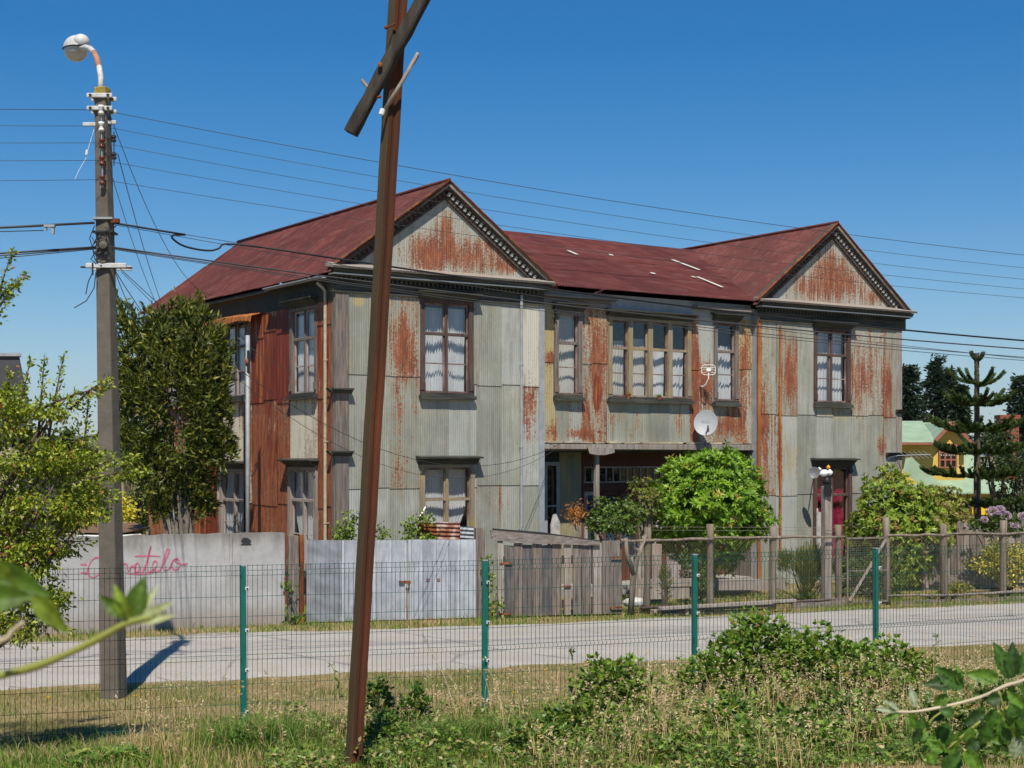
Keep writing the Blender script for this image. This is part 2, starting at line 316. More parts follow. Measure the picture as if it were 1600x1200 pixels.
# ------------------------------------------------------------------ terrain, road, hills
FD = Vector((.933, .36, 0)).normalized()                     # green fence direction
FN = Vector((FD.y, -FD.x, 0))                                # towards the camera
FP = Vector(((381-800)/FX*14.8, 14.8, 0))
def gz(x, y):
    """ground height"""
    x = np.asarray(x, float); y = np.asarray(y, float)
    q = (x-FP.x)*FN.x+(y-FP.y)*FN.y                          # >0 on the camera's side of the fence
    z = np.where(q > 0, .20+q*.085, np.where(q > -3.6, .20*(1+q/3.6)**1.3 if False else .20*np.clip(1+q/3.6, 0, 1), 0))
    z = np.where(q > 9, .20+9*.085, z)
    bump = .03*np.sin(x*1.7+y*.9)+.03*np.sin(x*.6-y*1.9)
    return z+np.where(q > -3.4, bump*np.clip((q+3.4)/2, 0, 1), 0)
def ground():
    xs = np.concatenate([[-12000, -3000, -700, -180, -60, -30, -20], np.arange(-14, 16, .4), [20, 30, 60, 180, 700, 3000, 12000]])
    ys = np.concatenate([[-3000, -300, -40, -10, -2], np.arange(0, 34, .4), [36, 40, 50, 80, 200, 900, 3000, 14000]])
    X, Y = np.meshgrid(xs, ys); Z = gz(X, Y)
    V = np.stack([X.ravel(), Y.ravel(), Z.ravel()], 1); n = len(xs); m_ = len(ys)
    i, j = np.meshgrid(np.arange(n-1), np.arange(m_-1)); a = (j*n+i).ravel()
    m = NM('dry_ground', .95, .1); v = m.coord(); n1 = m.noise(v, .9, 5, .6); n2 = m.noise(v, 9, 5, .7); n3 = m.noise(v, 60, 3)
    c = m.ramp(n1, [(.35, (.17, .15, .05)), (.5, (.26, .20, .10)), (.65, (.33, .24, .14))])
    c = m.mix(m.math('MULTIPLY', m.step(n2, .45, .65), .6), c, (.12, .13, .035)); c = m.mix(m.math('MULTIPLY', m.step(n3, .5, .7), .4), c, (.09, .065, .035))
    m.color(c); m.bump(n3, .5, .02)
    g = np_mesh('ground', V, np.stack([a, a+1, a+n+1, a+n], 1), m.m, smooth=True); tag(g, kind='structure')
ground()
def road():
    near = [(-60, 1.6), (-30, 11.2), (-6.5, 18.7), (0, 20.66), (6.7, 22.8), (30, 30.4), (90, 51)]
    far = [(-60, 6.6), (-30, 15.6), (-7.93, 22.9), (-3.26, 25.0), (0, 25.65), (10.26, 29.4), (30, 36), (90, 56)]
    def ev(L, x):
        return np.interp(x, [p[0] for p in L], [p[1] for p in L])
    xs = np.arange(-60, 90, .35); nr = 14; V = []
    for x in xs:
        a = ev(near, x)+.10*math.sin(x*2.1)+.07*math.sin(x*5.3)+.05*math.sin(x*11); b = ev(far, x)+.10*math.sin(x*1.7+1)+.06*math.sin(x*4.9)
        for k in range(nr): t = k/(nr-1); V.append((x-(.33*t*5), a+(b-a)*t, -.03+.075*min(1, 9*t, 9*(1-t))+.03*math.sin(math.pi*t)))
    i, j = np.meshgrid(np.arange(nr-1), np.arange(len(xs)-1)); a = (j*nr+i).ravel()
    m = NM('worn_gravel_asphalt', .92, .2); v = m.coord(); n1 = m.noise(v, 38, 5, .8); n2 = m.noise(m.coord((1, 1, 1), rot=(0, 0, math.radians(-19))), 1.3, 6, .7)
    mp = m.coord((.12, 1.6, 1), rot=(0, 0, math.radians(-18))); tr = m.noise(mp, .9, 3)
    c = m.ramp(n1, [(.3, (.20, .185, .165)), (.44, (.42, .39, .355)), (.6, (.52, .485, .44)), (.72, (.78, .73, .65))])
    c = m.mix(m.math('MULTIPLY', m.step(tr, .45, .62), .5), c, (.34, .325, .305)); c = m.mix(m.math('MULTIPLY', m.step(n2, .5, .6), .5), c, (.42, .375, .30)); vo = m.n('ShaderNodeTexVoronoi', feature='DISTANCE_TO_EDGE'); m.t.links.new(m.coord((.5, .8, 1)), vo.inputs[0]); vo.inputs['Scale'].default_value = .9; c = m.mix(m.math('MULTIPLY', m.step(m.math('ADD', vo.outputs[0], m.math('MULTIPLY', m.math('SUBTRACT', n2, .5), .15)), .02, .0), .5), c, (.17, .15, .13))
    m.color(c); m.bump(n1, .9, .03)
    r = np_mesh('road', np.array(V), np.stack([a, a+nr, a+nr+1, a+1], 1), m.m, smooth=True); tag(r, kind='structure')
road()
def hills():
    mb = MB(); m = simple('hill_forest', (.05, .075, .05), .95, var=.3, scale=.002)
    for d, h0, amp, sd in ((9000, 120, 80, 1.), (13500, 260, 160, 4.)):
        n = 120; top = []; X = np.linspace(-9000, 9000, n)*(d/9000)
        V = []; 
        for i, x in enumerate(X):
            t = i*.21+sd; h = h0+amp*(.6*math.sin(t*.9)+.3*math.sin(t*2.3+1)+.12*math.sin(t*5.1))
            V += [(x, d-500, -5), (x, d-200, h*.55), (x, d, h), (x, d+900, -5)]
        mb.add(V, [(4*i+k, 4*i+4+k, 4*i+5+k, 4*i+1+k) for i in range(n-1) for k in range(3)])
    tag(mb.build('hills', m, smooth=True), kind='structure')
hills()

# ------------------------------------------------------------------ corrugated sheets
class Corr:
    def __init__(s): s.V = []; s.F = []; s.A = []; s.n = 0
    def sheet(s, O, U, Vv, u0, u1, lo, hi, nv, amp=.0034, pitch=.050, off=0., wear=None, holes=(), du=None, jag=0, tilt=0):
        """lo, hi: functions of u giving v limits. wear(u, v)->(R,G,B,A) vectorised"""
        O = np.array(O, float); U = np.array(U, float); Vv = np.array(Vv, float); N = np.cross(U, Vv)
        du = du or pitch/5; nu = max(2, int(round((u1-u0)/du))+1); us = np.linspace(u0, u1, nu); fr = np.linspace(0, 1, nv)
        L = np.array([lo(u) for u in us])+(rng.uniform(-jag, jag) if jag else 0); H = np.array([hi(u) for u in us])
        uu, ff = np.meshgrid(us, fr); vv = L[None, :]+(H-L)[None, :]*ff
        nn = amp*np.sin(uu*2*math.pi/pitch)+off+tilt*(ff)
        P = O+uu[..., None]*U+vv[..., None]*Vv+nn[..., None]*N
        s.V.append(P.reshape(-1, 3)); i, j = np.meshgrid(np.arange(nu-1), np.arange(nv-1)); a = (j*nu+i).ravel()
        uc = (uu[:-1, :-1]+uu[1:, 1:]).ravel()/2; vc = (vv[:-1, :-1]+vv[1:, 1:]).ravel()/2; keep = np.ones(len(a), bool)
        keep &= ((H-L)[:-1][None, :].repeat(nv-1, 0).ravel() > .004)
        for (ha, hb, hc, hd) in holes: keep &= ~((uc > ha) & (uc < hb) & (vc > hc) & (vc < hd))
        a = a[keep]; s.F.append(np.stack([a, a+1, a+nu+1, a+nu], 1)+s.n)
        w = wear(uu, vv) if wear else (0*uu, 0*uu, 0*uu+1, 0*uu)
        s.A.append(np.stack([np.broadcast_to(x, uu.shape).ravel() for x in w], 1)); s.n += nu*nv
    def build(s, name, mat, parent):
        return np_mesh(name, np.concatenate(s.V), np.concatenate(s.F), mat, parent, True, {'wear': np.concatenate(s.A)})

# ------------------------------------------------------------------ the house
HO = Vector((-3.31, 27.7, 0)); HA = math.atan2(.558, .830)
hu = Vector((math.cos(HA), math.sin(HA), 0)); hv = Vector((-math.sin(HA), math.cos(HA), 0))
house = empty('corrugated_house', HO, HA, 'large two-storey house in rusty corrugated zinc with two gables and dark red roof', 'house')
TM = .22            # recess of the middle part
TP = 1.05           # back of the porch
WF = Fr(HO, hu, -hv); WM = Fr(HO+hv*TM, hu, -hv); WLf = Fr(HO, hv, -hu); WP = Fr(HO+hv*TP, hu, -hv)
LF = Fr((0, 0, 0), (1, 0, 0), (0, -1, 0)); LM = Fr((0, TM, 0), (1, 0, 0), (0, -1, 0)); LL = Fr((0, 0, 0), (0, 1, 0), (-1, 0, 0)); LP = Fr((0, TP, 0), (1, 0, 0), (0, -1, 0))
S1 = WF.hit(848, 600)[0]; S2 = WF.hit(1184, 600)[0]; S3 = WF.hit(1406, 600)[0]; DEP = 10.0
R1 = S1/2; R2 = (S2+S3)/2
EZ = 6.42; RZ1 = 8.40; RZ2 = 8.52; GB = 6.56      # eave, ridges, gable base

def H(Fw, px, py): return Fw.hit(px, py)
# windows -----------------------------------------------------------------
holes_front = []; holes_mid = []; holes_left = []
def curtain(F, a0, a1, z0, z1, mat, parent, style='full', amp=.05):
    n = int((a1-a0)/.011)+2; rows = 14; V = []; ph = random.uniform(0, 6); fr = random.uniform(22, 58); amp *= random.uniform(.45, 1.1); f3 = random.uniform(2.1, 4.4)
    for j in range(rows):
        f = j/(rows-1)
        for i in range(n):
            t = i/(n-1); a = a0+(a1-a0)*t; z = z1+(z0-z1)*f
            if style == 'tied':                               # gathered towards the middle lower down
                c = (a0+a1)/2; k = 1 if f < .42 else max(.10, 1-(f-.42)/.55*.95); a = c+(a-c)*k
            o = (-.17 if F is not LL else -.095)+amp*(1 if F is not LL else .7)*(.6*math.sin(a0+t*(a1-a0)*fr*2+ph)*(.55+.45*math.sin(t*4.1+ph*3))+.4*math.sin(t*(a1-a0)*fr*f3+ph*2+f*2.5)+.35*math.sin(t*7+f*3+ph))
            if style == 'tiers': z += .0; o += .02*((f*3) % 1)
            if j == rows-1: z += .02*math.sin(t*(a1-a0)*90)
            V.append(F.pt(a, o, z))
    mb = MB(); mb.add(V, [(j*n+i, j*n+i+1, (j+1)*n+i+1, (j+1)*n+i) for j in range(rows-1) for i in range(n-1)])
    return mb.build('curtain', mat, parent, smooth=True, fixn=False)
def window(F, Fw, px0, px1, pyt, pyb, holes, cols=2, rows=(.34, .67), cap=True, cm='casing', sm='sash', cur='full', curm='curtain', cw=.10, mull=.055, sill=True, capw=.09, curtop=.0, label=None, curz=None):
    pc = (px0+px1)/2; a0 = H(Fw, px0, pyt)[0]; a1 = H(Fw, px1, pyt)[0]; z1 = H(Fw, pc, pyt)[1]; z0 = H(Fw, pc, pyb)[1]
    if a0 > a1: a0, a1 = a1, a0
    holes.append((a0+.03, a1-.03, z0+.03, z1-.02))
    g0, g1, gb, gt = a0+cw, a1-cw, z0+.11, z1-.06
    mb = MB(); mb.box(F, a0, g0, -.02, .055, z0+.08, z1, .003); mb.box(F, g1, a1, -.02, .055, z0+.08, z1, .003); mb.box(F, g0, g1, -.02, .05, gt, z1, .002)
    for aa in ((a0, g0), (g1, a1)):
        mb.box(F, aa[0]-.008, aa[1]+.008, .055, .075, z1-.16, z1-.12); mb.box(F, aa[0]-.008, aa[1]+.008, .055, .07, z0+.16, z0+.30)
    w = mb.build('window', M[cm], house)
    if label: w['label'] = label
    if sill:
        mb = MB(); mb.box(F, a0-.02, a1+.02, -.02, .13, z0-.02, z0+.06, .005); mb.box(F, a0+.01, a1-.01, -.02, .08, z0+.06, z0+.112); mb.build('sill', M['wood_dark_h'], w)
    if cap:
        mb = MB(); e = capw; mb.prof(F, [(0, z1+.003), (.07, z1+.003), (.09, z1+.04), (.20, z1+.12), (.0, z1+.12)], a0-.04, a1+.04)
        mb.prof(F, [(0, z1+.122), (.24, z1+.122), (.245, z1+.15), (0, z1+.18)], a0-e, a1+e); mb.build('cap', M['wood_dark_h'], w)
    # sash
    mb = MB(); st = .04; W_ = g1-g0; m_ = []
    cwid = (W_-(cols-1)*mull)/cols
    for c in range(cols):
        c0 = g0+c*(cwid+mull); c1 = c0+cwid; m_.append((c0, c1))
        mb.box(F, c0, c0+st*.7, -.05, -.015, gb, gt); mb.box(F, c1-st*.7, c1, -.05, -.015, gb, gt)
        mb.box(F, c0+st*.7, c1-st*.7, -.049, -.016, gb, gb+st); mb.box(F, c0+st*.7, c1-st*.7, -.049, -.016, gt-st, gt)
        for k, r in enumerate(rows):
            zz = gt+(gb-gt)*r; hh = .032 if k == 0 else .011; mb.box(F, c0+st*.7, c1-st*.7, -.048, -.012 if k == 0 else -.022, zz-hh, zz+hh)
    sh = mb.build('sash', M[sm], w)
    mb = MB()
    for c in range(cols-1): mb.box(F, m_[c][1], m_[c+1][0], -.05, .012 if mull < .08 else .05, gb, gt)
    zz = gt+(gb-gt)*rows[0]; 
    for c in range(cols): mb.box(F, m_[c][0], m_[c][1], -.012, .012, zz-.028, zz+.02)
    if cols > 1 or True: mb.build('mullion', M[cm], w)
    mb = MB()
    for c0, c1 in m_: mb.add([F.pt(c0+.02, -.03, gb+.02), F.pt(c1-.02, -.03, gb+.02), F.pt(c1-.02, -.03, gt-.02), F.pt(c0+.02, -.03, gt-.02)], [(0, 1, 2, 3)])
    mb.build('pane', M['glass'], w)
    if cur:
        zt = gt-(gt-gb)*curtop
        if cur == 'full': curtain(F, g0-.03, g1+.03, gb-.02, zt, M[curm], w)
        elif cur == 'each':
            for c0, c1 in m_: curtain(F, c0-.02, c1+.02, gb-.02, zt, M[curm], w)
        elif cur == 'mixed':
            for i, (c0, c1) in enumerate(m_): curtain(F, c0-.03, c1+.04, gb-.02, gt-(gt-gb)*(.26, .22, .36, .34)[i], M['lace' if i < 2 else 'curtain'], w)
        elif cur == 'tied': curtain(F, g0-.02, g1+.02, gb-.25, gt, M[curm], w, 'tied')
    return w, (g0, g1, gb, gt)
window(LF, WF, 655, 738, 470, 623, holes_front, label='dark framed upper window of the near wing', curtop=.04)
window(LF, WF, 655, 740, 726, 876, holes_front, rows=(.36, .9), cm='casing_light', cur='tied', label='ground-floor window of the near wing with gathered white curtains')
window(LM, WM, 865, 908, 486, 625, holes_mid, cols=1, rows=(.36, .66), cm='wood_grey', curm='lace', curtop=.0, label='narrow upper window with lace curtain')
qw, qg = window(LM, WM, 949, 1078, 499, 629, holes_mid, cols=4, rows=(.36, .69), cm='casing_light', mull=.12, cur='mixed', label='wide four-light upper window with ochre casing')
window(LM, WM, 1114, 1152, 502, 634, holes_mid, cols=1, rows=(.36, .66), cm='wood_grey', curtop=.28, label='narrow upper window with half curtain')
window(LF, WF, 1270, 1327, 513, 636, holes_front, cm='casing', curtop=.0, label='upper window of the far wing')
rw, rg = window(LF, WF, 1270, 1329, 727, 880, holes_front, rows=(.30, .64), cm='casing', cur='full', curm='maroon', sill=True, curtop=.06, label='ground-floor window with maroon curtain')
window(LL, WLf, 456, 498, 480, 623, holes_left, cm='wood_grey', sm='sash_pale', curtop=.05, label='upper side window nearest the corner')
window(LL, WLf, 349, 389, 498, 627, holes_left, cm='wood_grey', sm='sash_pale', cap=False, curtop=.05, label='upper side window under the rusty awning')
window(LL, WLf, 262, 296, 508, 635, holes_left, cm='wood_grey', sm='sash_pale', curtop=.05, label='upper side window behind the tree')
window(LL, WLf, 453, 497, 730, 900, holes_left, rows=(.30, .64), cm='wood_pale', sm='sash_pale', label='tall ground-floor side window nearest the corner', cur='tied')
window(LL, WLf, 346, 388, 733, 868, holes_left, rows=(.36, .64), cm='wood_pale', sm='sash_pale', label='ground-floor side window behind the metal mast')
window(LL, WLf, 262, 296, 733, 855, holes_left, rows=(.36, .64), cm='wood_pale', sm='sash_pale', label='ground-floor side window behind the tree')

# walls -------------------------------------------------------------------
def blobs(L):
    """rust blobs list: (u, v, ru, rv, amount)"""
    def f(uu, vv):
        r = np.zeros_like(uu)
        for (u, v, ru, rv, am) in L:
            d = ((uu-u)/ru)**2+((vv-v)/rv)**2; r += am*np.exp(-d*1.1)
        return r
    return f
def to_px(Fw, a, z):
    p = Fw.pt(a, 0, z); return 800+FX*p.x/p.y, HY-FX*(p.z-CAMZ)/p.y
def panel_wall(C, O, U, bounds, seams, top, base, F, holes, blobR, blobG, blobA, sheetfn, zmin=0., Fw=None, zones=(), sgn=1):
    for i in range(len(bounds)-1):
        u0, u1 = bounds[i], bounds[i+1]; off0 = .007*(i % 2)
        zs = [zmin]+[s_+random.uniform(-.05, .05)*.6 for s_ in seams(i)]+[None]
        for k in range(len(zs)-1):
            z0 = zs[k]-(.05 if k else 0); z1 = zs[k+1]
            rb, gb_, bb, ab = sheetfn(i, k)
            cx, cy = to_px(Fw, sgn*(u0+u1)/2, (z0+(z1 if z1 is not None else top((u0+u1)/2)))/2)
            for (x0_, x1_, y0_, y1_, dR, dG, dB, dA) in zones:
                if x0_ < cx < x1_ and y0_ < cy < y1_: rb += dR; gb_ += dG; bb *= dB; ab += dA
            zt_ = z1 if z1 is not None else top((u0+u1)/2); ph = random.uniform(0, 9); e1 = random.uniform(.0, .26); e2 = random.uniform(.05, .34)*(random.random() < .55); e3 = random.uniform(0, .26)
            def wear(uu, vv, rb=rb, gb_=gb_, bb=bb, ab=ab, z0=z0, zt_=zt_, u0=u0, u1=u1, ph=ph, e1=e1, e2=e2, e3=e3): return (rb+blobR(uu, vv)+e1*np.exp(-np.abs(vv-z0)/.10)+e2*np.exp(-(zt_-vv)/.45)*(.6+.6*np.sin(uu*41+ph)*np.sin(uu*17+ph*2))+e3*np.exp(-np.minimum(np.abs(uu-u0), np.abs(uu-u1))/.03)*(vv < zt_-.0), gb_+blobG(uu, vv), bb+0*uu, ab+blobA(uu, vv))
            lo = lambda u, z0=z0: z0
            hi = (lambda u, z1=z1: z1) if z1 is not None else top
            h = (z1 if z1 is not None else top((u0+u1)/2))-z0
            C.sheet(O, U, (0, 0, 1), u0-.012, u1+.012, lo, hi, max(3, int(h/.07)), off=off0+.013*k, wear=wear, holes=holes, jag=.012)
def sB(Fw, px, py, rpx, rpy, am):
    a, z = H(Fw, px, py); a2, z2 = H(Fw, px+rpx, py+rpy); return (a, z, abs(a2-a), abs(z2-z), am)
C = Corr()
bl = blobs([sB(WF, 628, 535, 20, 52, .62), sB(WF, 640, 575, 12, 25, .3), sB(WF, 624, 640, 7, 38, .45), sB(WF, 624, 735, 8, 30, .5), sB(WF, 822, 640, 9, 45, .45), sB(WF, 806, 590, 10, 40, .15),
            sB(WF, 565, 700, 9, 90, .12), sB(WF, 778, 790, 12, 40, .22), sB(WF, 690, 640, 50, 10, .15), sB(WF, 830, 630, 8, 90, .2), sB(WF, 540, 600, 10, 150, .2),
            sB(WF, 1233, 590, 13, 48, .72), sB(WF, 1345, 590, 18, 38, .5), sB(WF, 1386, 610, 8, 50, .6), sB(WF, 1376, 700, 8, 20, .6), sB(WF, 1196, 680, 8, 90, .5), sB(WF, 1217, 700, 4, 70, .7),
            sB(WF, 1250, 540, 20, 30, .25), sB(WF, 1320, 640, 40, 14, .1), sB(WF, 1185, 600, 6, 160, .45)])
gl = blobs([sB(WF, 660, 650, 12, 70, .4), sB(WF, 560, 470, 12, 12, .7), sB(WF, 710, 635, 30, 10, .4), sB(WF, 545, 560, 12, 90, .3), sB(WF, 1300, 650, 60, 14, .4), sB(WF, 1240, 720, 30, 60, .22), sB(WF, 1370, 560, 30, 60, .2)])
zero = lambda uu, vv: 0*uu
nopx = lambda *p: [WF.hit(x, 600)[0] for x in p]
def sf(i, k):
    return (random.uniform(-.14, .05), random.uniform(.0, .2), random.uniform(.80, 1.16), 0)
ZF = [(600, 655, 440, 585, .2, 0, 1, 0), (600, 650, 590, 750, .12, 0, 1, 0), (808, 848, 590, 757, .24, 0, 1.1, 0), (1212, 1244, 500, 645, .16, 0, 1, 0), (1300, 1345, 515, 640, .24, 0, 1, 0), (1355, 1402, 515, 645, .26, 0, 1.05, 0), (1180, 1212, 500, 840, .28, .1, 1, 0), (780, 812, 440, 590, 0, 0, 1.15, 0), (812, 848, 440, 590, .0, 0, 1.2, 0), (1212, 1244, 650, 770, .12, .2, 1.1, 0)]
ZM = [(849, 868, 440, 700, .12, .3, 1, 0), (888, 911, 560, 700, .12, 0, 1, 0), (911, 949, 440, 700, .20, .1, 1, 0), (1078, 1091, 440, 700, .30, .1, 1, 0), (1091, 1115, 570, 700, .24, .1, 1, 0), (1140, 1178, 440, 700, .22, .3, 1, 0), (949, 1015, 630, 700, .16, 0, 1.05, 0), (1015, 1045, 630, 700, -.1, 0, .85, 0), (1115, 1140, 630, 700, .15, 0, .95, 0)]
ZL = [(395, 455, 440, 900, .1, .3, 1, .05), (448, 498, 632, 735, -.38, .0, 1.5, -3), (345, 389, 640, 735, -.22, .0, 1.6, -3), (395, 455, 490, 640, 0, 0, 1, .45), (395, 455, 640, 782, .1, 0, 1, .12), (395, 520, 440, 500, -.1, .2, 1, -.1), (498, 527, 440, 900, .2, 0, 1, .12), (345, 455, 780, 900, .15, 0, 1, -.25), (300, 345, 700, 900, .2, 0, 1, .5)]
lwb = nopx(540, 575, 608, 652, 700, 745, 782, 812, 846)
panel_wall(C, (0, 0, 0), (1, 0, 0), lwb, lambda i: [2.43, 4.55-(.1 if i > 3 else 0)], lambda u: 6.25, 0, LF, holes_front, bl, gl, zero, sf, Fw=WF, zones=ZF)
rwb = nopx(1184, 1212, 1244, 1275, 1300, 1330, 1355, 1380, 1400)
panel_wall(C, (0, 0, 0), (1, 0, 0), rwb, lambda i: [2.12, 3.99], lambda u: 6.25, 0, LF, holes_front, bl, gl, zero, sf, Fw=WF, zones=ZF)
C.build('front_wall', M['corr'], house)
# gables
for (A0, A1, RC, RZ, nm, lst) in ((0., S1, R1, RZ1, 'near', [(690, 400, 60, 42, .48), (745, 400, 48, 34, .44), (655, 395, 35, 45, .34), (697, 350, 18, 38, .5), (800, 418, 36, 18, .55), (770, 380, 30, 20, .3)]),
                              (S2, S3, R2, RZ2, 'far', [(1300, 425, 32, 52, .58), (1260, 448, 42, 28, .44), (1335, 450, 30, 36, .45), (1370, 466, 18, 16, .5)])):
    C = Corr(); b = blobs([sB(WF, *q) for q in lst]); sl_ = (RZ-.36-GB)/(A1-A0)*2
    top = lambda u, A0=A0, A1=A1, RC=RC, RZ=RZ: max(GB+.001, RZ-.28-abs(u-RC)*(RZ-.28-GB+.02)/((A1-A0)/2))
    n = 6
    for i in range(n):
        u0 = A0+(A1-A0)*i/n; u1 = A0+(A1-A0)*(i+1)/n; rb = random.uniform(-.05, .1)
        C.sheet((0, 0, 0), (1, 0, 0), (0, 0, 1), u0-.01, u1+.01, lambda u: GB-.02, top, 26, off=.004*(i % 2), wear=lambda uu, vv, rb=rb, b=b: (rb+b(uu, vv), 0*uu+.1, 1.10+0*uu, 0*uu-.2))
    C.build('gable_wall', M['corr'], house)
# middle
C = Corr()
bm_ = blobs([sB(WM, 933, 560, 14, 70, .6), sB(WM, 860, 558, 8, 12, .7), sB(WM, 915, 650, 10, 40, .5), sB(WM, 1085, 575, 6, 60, .75), sB(WM, 1103, 595, 14, 40, .6), sB(WM, 1062, 655, 9, 32, .55), sB(WM, 1135, 665, 18, 18, .55),
             sB(WM, 1162, 555, 8, 35, .4), sB(WM, 960, 655, 18, 25, .35), sB(WM, 995, 670, 12, 25, .4), sB(WM, 1160, 640, 10, 60, .4), sB(WM, 905, 678, 24, 8, .6), sB(WM, 861, 672, 8, 16, .5), sB(WM, 1085, 660, 8, 40, .4)])
gm = blobs([sB(WM, 870, 560, 20, 100, .35), sB(WM, 920, 500, 25, 30, .3), sB(WM, 1010, 487, 60, 10, .8), sB(WM, 1150, 520, 24, 60, .4), sB(WM, 1010, 650, 80, 30, .2), sB(WM, 860, 520, 8, 60, .4)])
am_ = blobs([sB(WM, 933, 615, 9, 40, .95), sB(WM, 912, 676, 8, 6, .5), sB(WM, 936, 676, 9, 6, .6)])
mwb = [WM.hit(x, 600)[0] for x in (848, 868, 888, 911, 924, 949, 980, 1015, 1045, 1078, 1091, 1115, 1140, 1160, 1178)]
panel_wall(C, (0, TM, 0), (1, 0, 0), mwb, lambda i: [4.96+.03*(i % 3)] if i not in (1, 2, 5, 6, 7, 8, 12) else [5.0], lambda u: 6.35, 0, LM, holes_mid, bm_, gm, am_,
           lambda i, k: (random.uniform(-.02, .12), random.uniform(.1, .3), random.uniform(.84, 1.16), 0), zmin=3.27, Fw=WM, zones=ZM)
C.build('middle_wall', M['corr'], house)
# left side wall: local (-x) normal; U must be such that U x Z = outward => U = (0,-1,0), O at t
C = Corr()
def LB(px, py, rpx, rpy, am):
    a, z, ra, rz_, am = sB(WLf, px, py, rpx, rpy, am); return (-a, z, ra, rz_, am)
lr = blobs([LB(514, 600, 10, 200, .3), LB(470, 660, 18, 30, -.25), LB(403, 700, 12, 60, .4), LB(430, 730, 20, 60, .3), LB(372, 700, 8, 40, -.4), LB(430, 480, 14, 20, .1), LB(424, 470, 8, 18, -.5)])
lg = blobs([LB(440, 470, 14, 14, .8), LB(470, 690, 18, 20, .2), LB(415, 800, 30, 40, .2)])
la = blobs([LB(470, 668, 19, 36, -3.0), LB(430, 545, 28, 70, .55), LB(408, 540, 20, 70, .5), LB(506, 560, 12, 130, .32), LB(440, 700, 25, 25, .12), LB(475, 650, 24, 26, -1.2), LB(432, 475, 16, 18, -.8), LB(340, 760, 30, 60, .4), LB(300, 640, 40, 200, .3),
            LB(372, 672, 10, 45, -1.5), LB(400, 800, 25, 45, -.3), LB(505, 800, 14, 60, -.25)])
ta = [-WLf.hit(x, 600)[0] for x in (527, 518, 500)]
ub = [-DEP+.0]
while ub[-1] < -.8: ub.append(ub[-1]+.62)
ub[-1] = -.72; ub += [-.36, -.0]
panel_wall(C, (0, 0, 0), (0, -1, 0), ub, lambda i: [2.05, 4.12+.02*(i % 3), 5.55 if i % 2 else 5.5], lambda u: 6.2, 0, LL, [(-b_, -a_, c_, d_) for a_, b_, c_, d_ in holes_left], lr, lg, la,
           lambda i, k: (random.uniform(.42, .66), .05, random.uniform(.85, 1.05), random.uniform(.1, .3) if k in (1, 2) else random.uniform(.05, .30)), Fw=WLf, zones=ZL, sgn=-1)
C.build('side_wall', M['corr'], house)
# hidden walls and storeys (plain)
mb = MB()
mb.box(LF, S3-.02, S3-.01, -DEP, -.02, 0, 6.4); mb.box(LF, .02, S3-.02, -DEP, -DEP+.02, 0, 6.4)
for A0, A1, RC, RZ in ((0, S1, R1, RZ1), (S2, S3, R2, RZ2)):
    mb.poly(Fr((0, DEP, 0), (1, 0, 0), (0, -1, 0)), [(A0, 6.4), (A1, 6.4), (RC, RZ-.1)], 0, .02)
mb.box(LF, S1-.015, S1-.003, -TM, .0, 0, 6.3); mb.box(LF, S2+.003, S2+.015, -TM, 0, 0, 6.3)
mb.build('rear_wall', M['galv'], house)
mb = MB()
for z in (.15, 3.10, 6.30):
    mb.box(LF, .05, S1-.05, -DEP+.05, -.06, z, z+.06); mb.box(LF, S2+.05, S3-.05, -DEP+.05, -.06, z, z+.06); mb.box(LF, S1-.049, S2+.049, -DEP+.05, -TM-.06 if z > 1 else -TP-.05, z, z+.06)
mb.box(LF, S1-.1, S1-.06, -4, -TP-.1, .2, 6.3); mb.box(LF, S2+.06, S2+.1, -4, -TP-.1, .2, 6.3); mb.box(LF, .06, S3-.06, -4.06, -4.0, .2, 6.3); mb.box(LF, 2.5, 2.54, -4, -.3, .22, 3.1)
mb.build('inner_walls', M['slab'], house)
# corner boards
def corner(F, a0, a1, z0, z1, mat, o=.035):
    mb = MB(); mb.box(F, a0, a1, .0, o, z0, z1); return mb
mb = MB(); mb.box(LF, -.035, .24, .012, .05, 0, 6.1); mb.box(LL, -.012, .10, .012, .05, 0, 6.1, .002)
mb.build('corner_board', M['wood_grey'], house)
for z in (4.16, 2.98):
    mb = MB(); mb.prof(LF, [(.05, z), (.06, z), (.14, z+.07), (.17, z+.07), (.17, z+.10), (.05, z+.10)], -.13, .30); mb.prof(LL, [(.05, z), (.14, z+.07), (.17, z+.10), (.05, z+.10)], -.0, .12)
    mb.build('corner_bracket', M['wood_dark_h'], house)
mb = MB(); mb.box(LF, S3-.17, S3+.03, .012, .045, 0, 6.1); mb.box(LF, S3+.002, S3+.04, -.12, .012, 0, 6.1); mb.build('corner_board', M['wood_pale'], house)
for z in (4.02, 2.96): mb = MB(); mb.prof(LF, [(.045, z), (.12, z+.06), (.15, z+.10), (.045, z+.10)], S3-.20 if z > 3.5 else S3-.55, S3+.13); mb.build('corner_bracket', M['wood_dark_h'], house)
mb = MB(); mb.box(LF, S1-.11, S1+.02, .010, .04, 0, 6.15); mb.build('corner_board', M['galv'], house)
mb = MB(); mb.box(LF, S2-.03, S2+.05, .012, .045, 0, 6.1); mb.build('corner_board', M['rust_orange'], house)
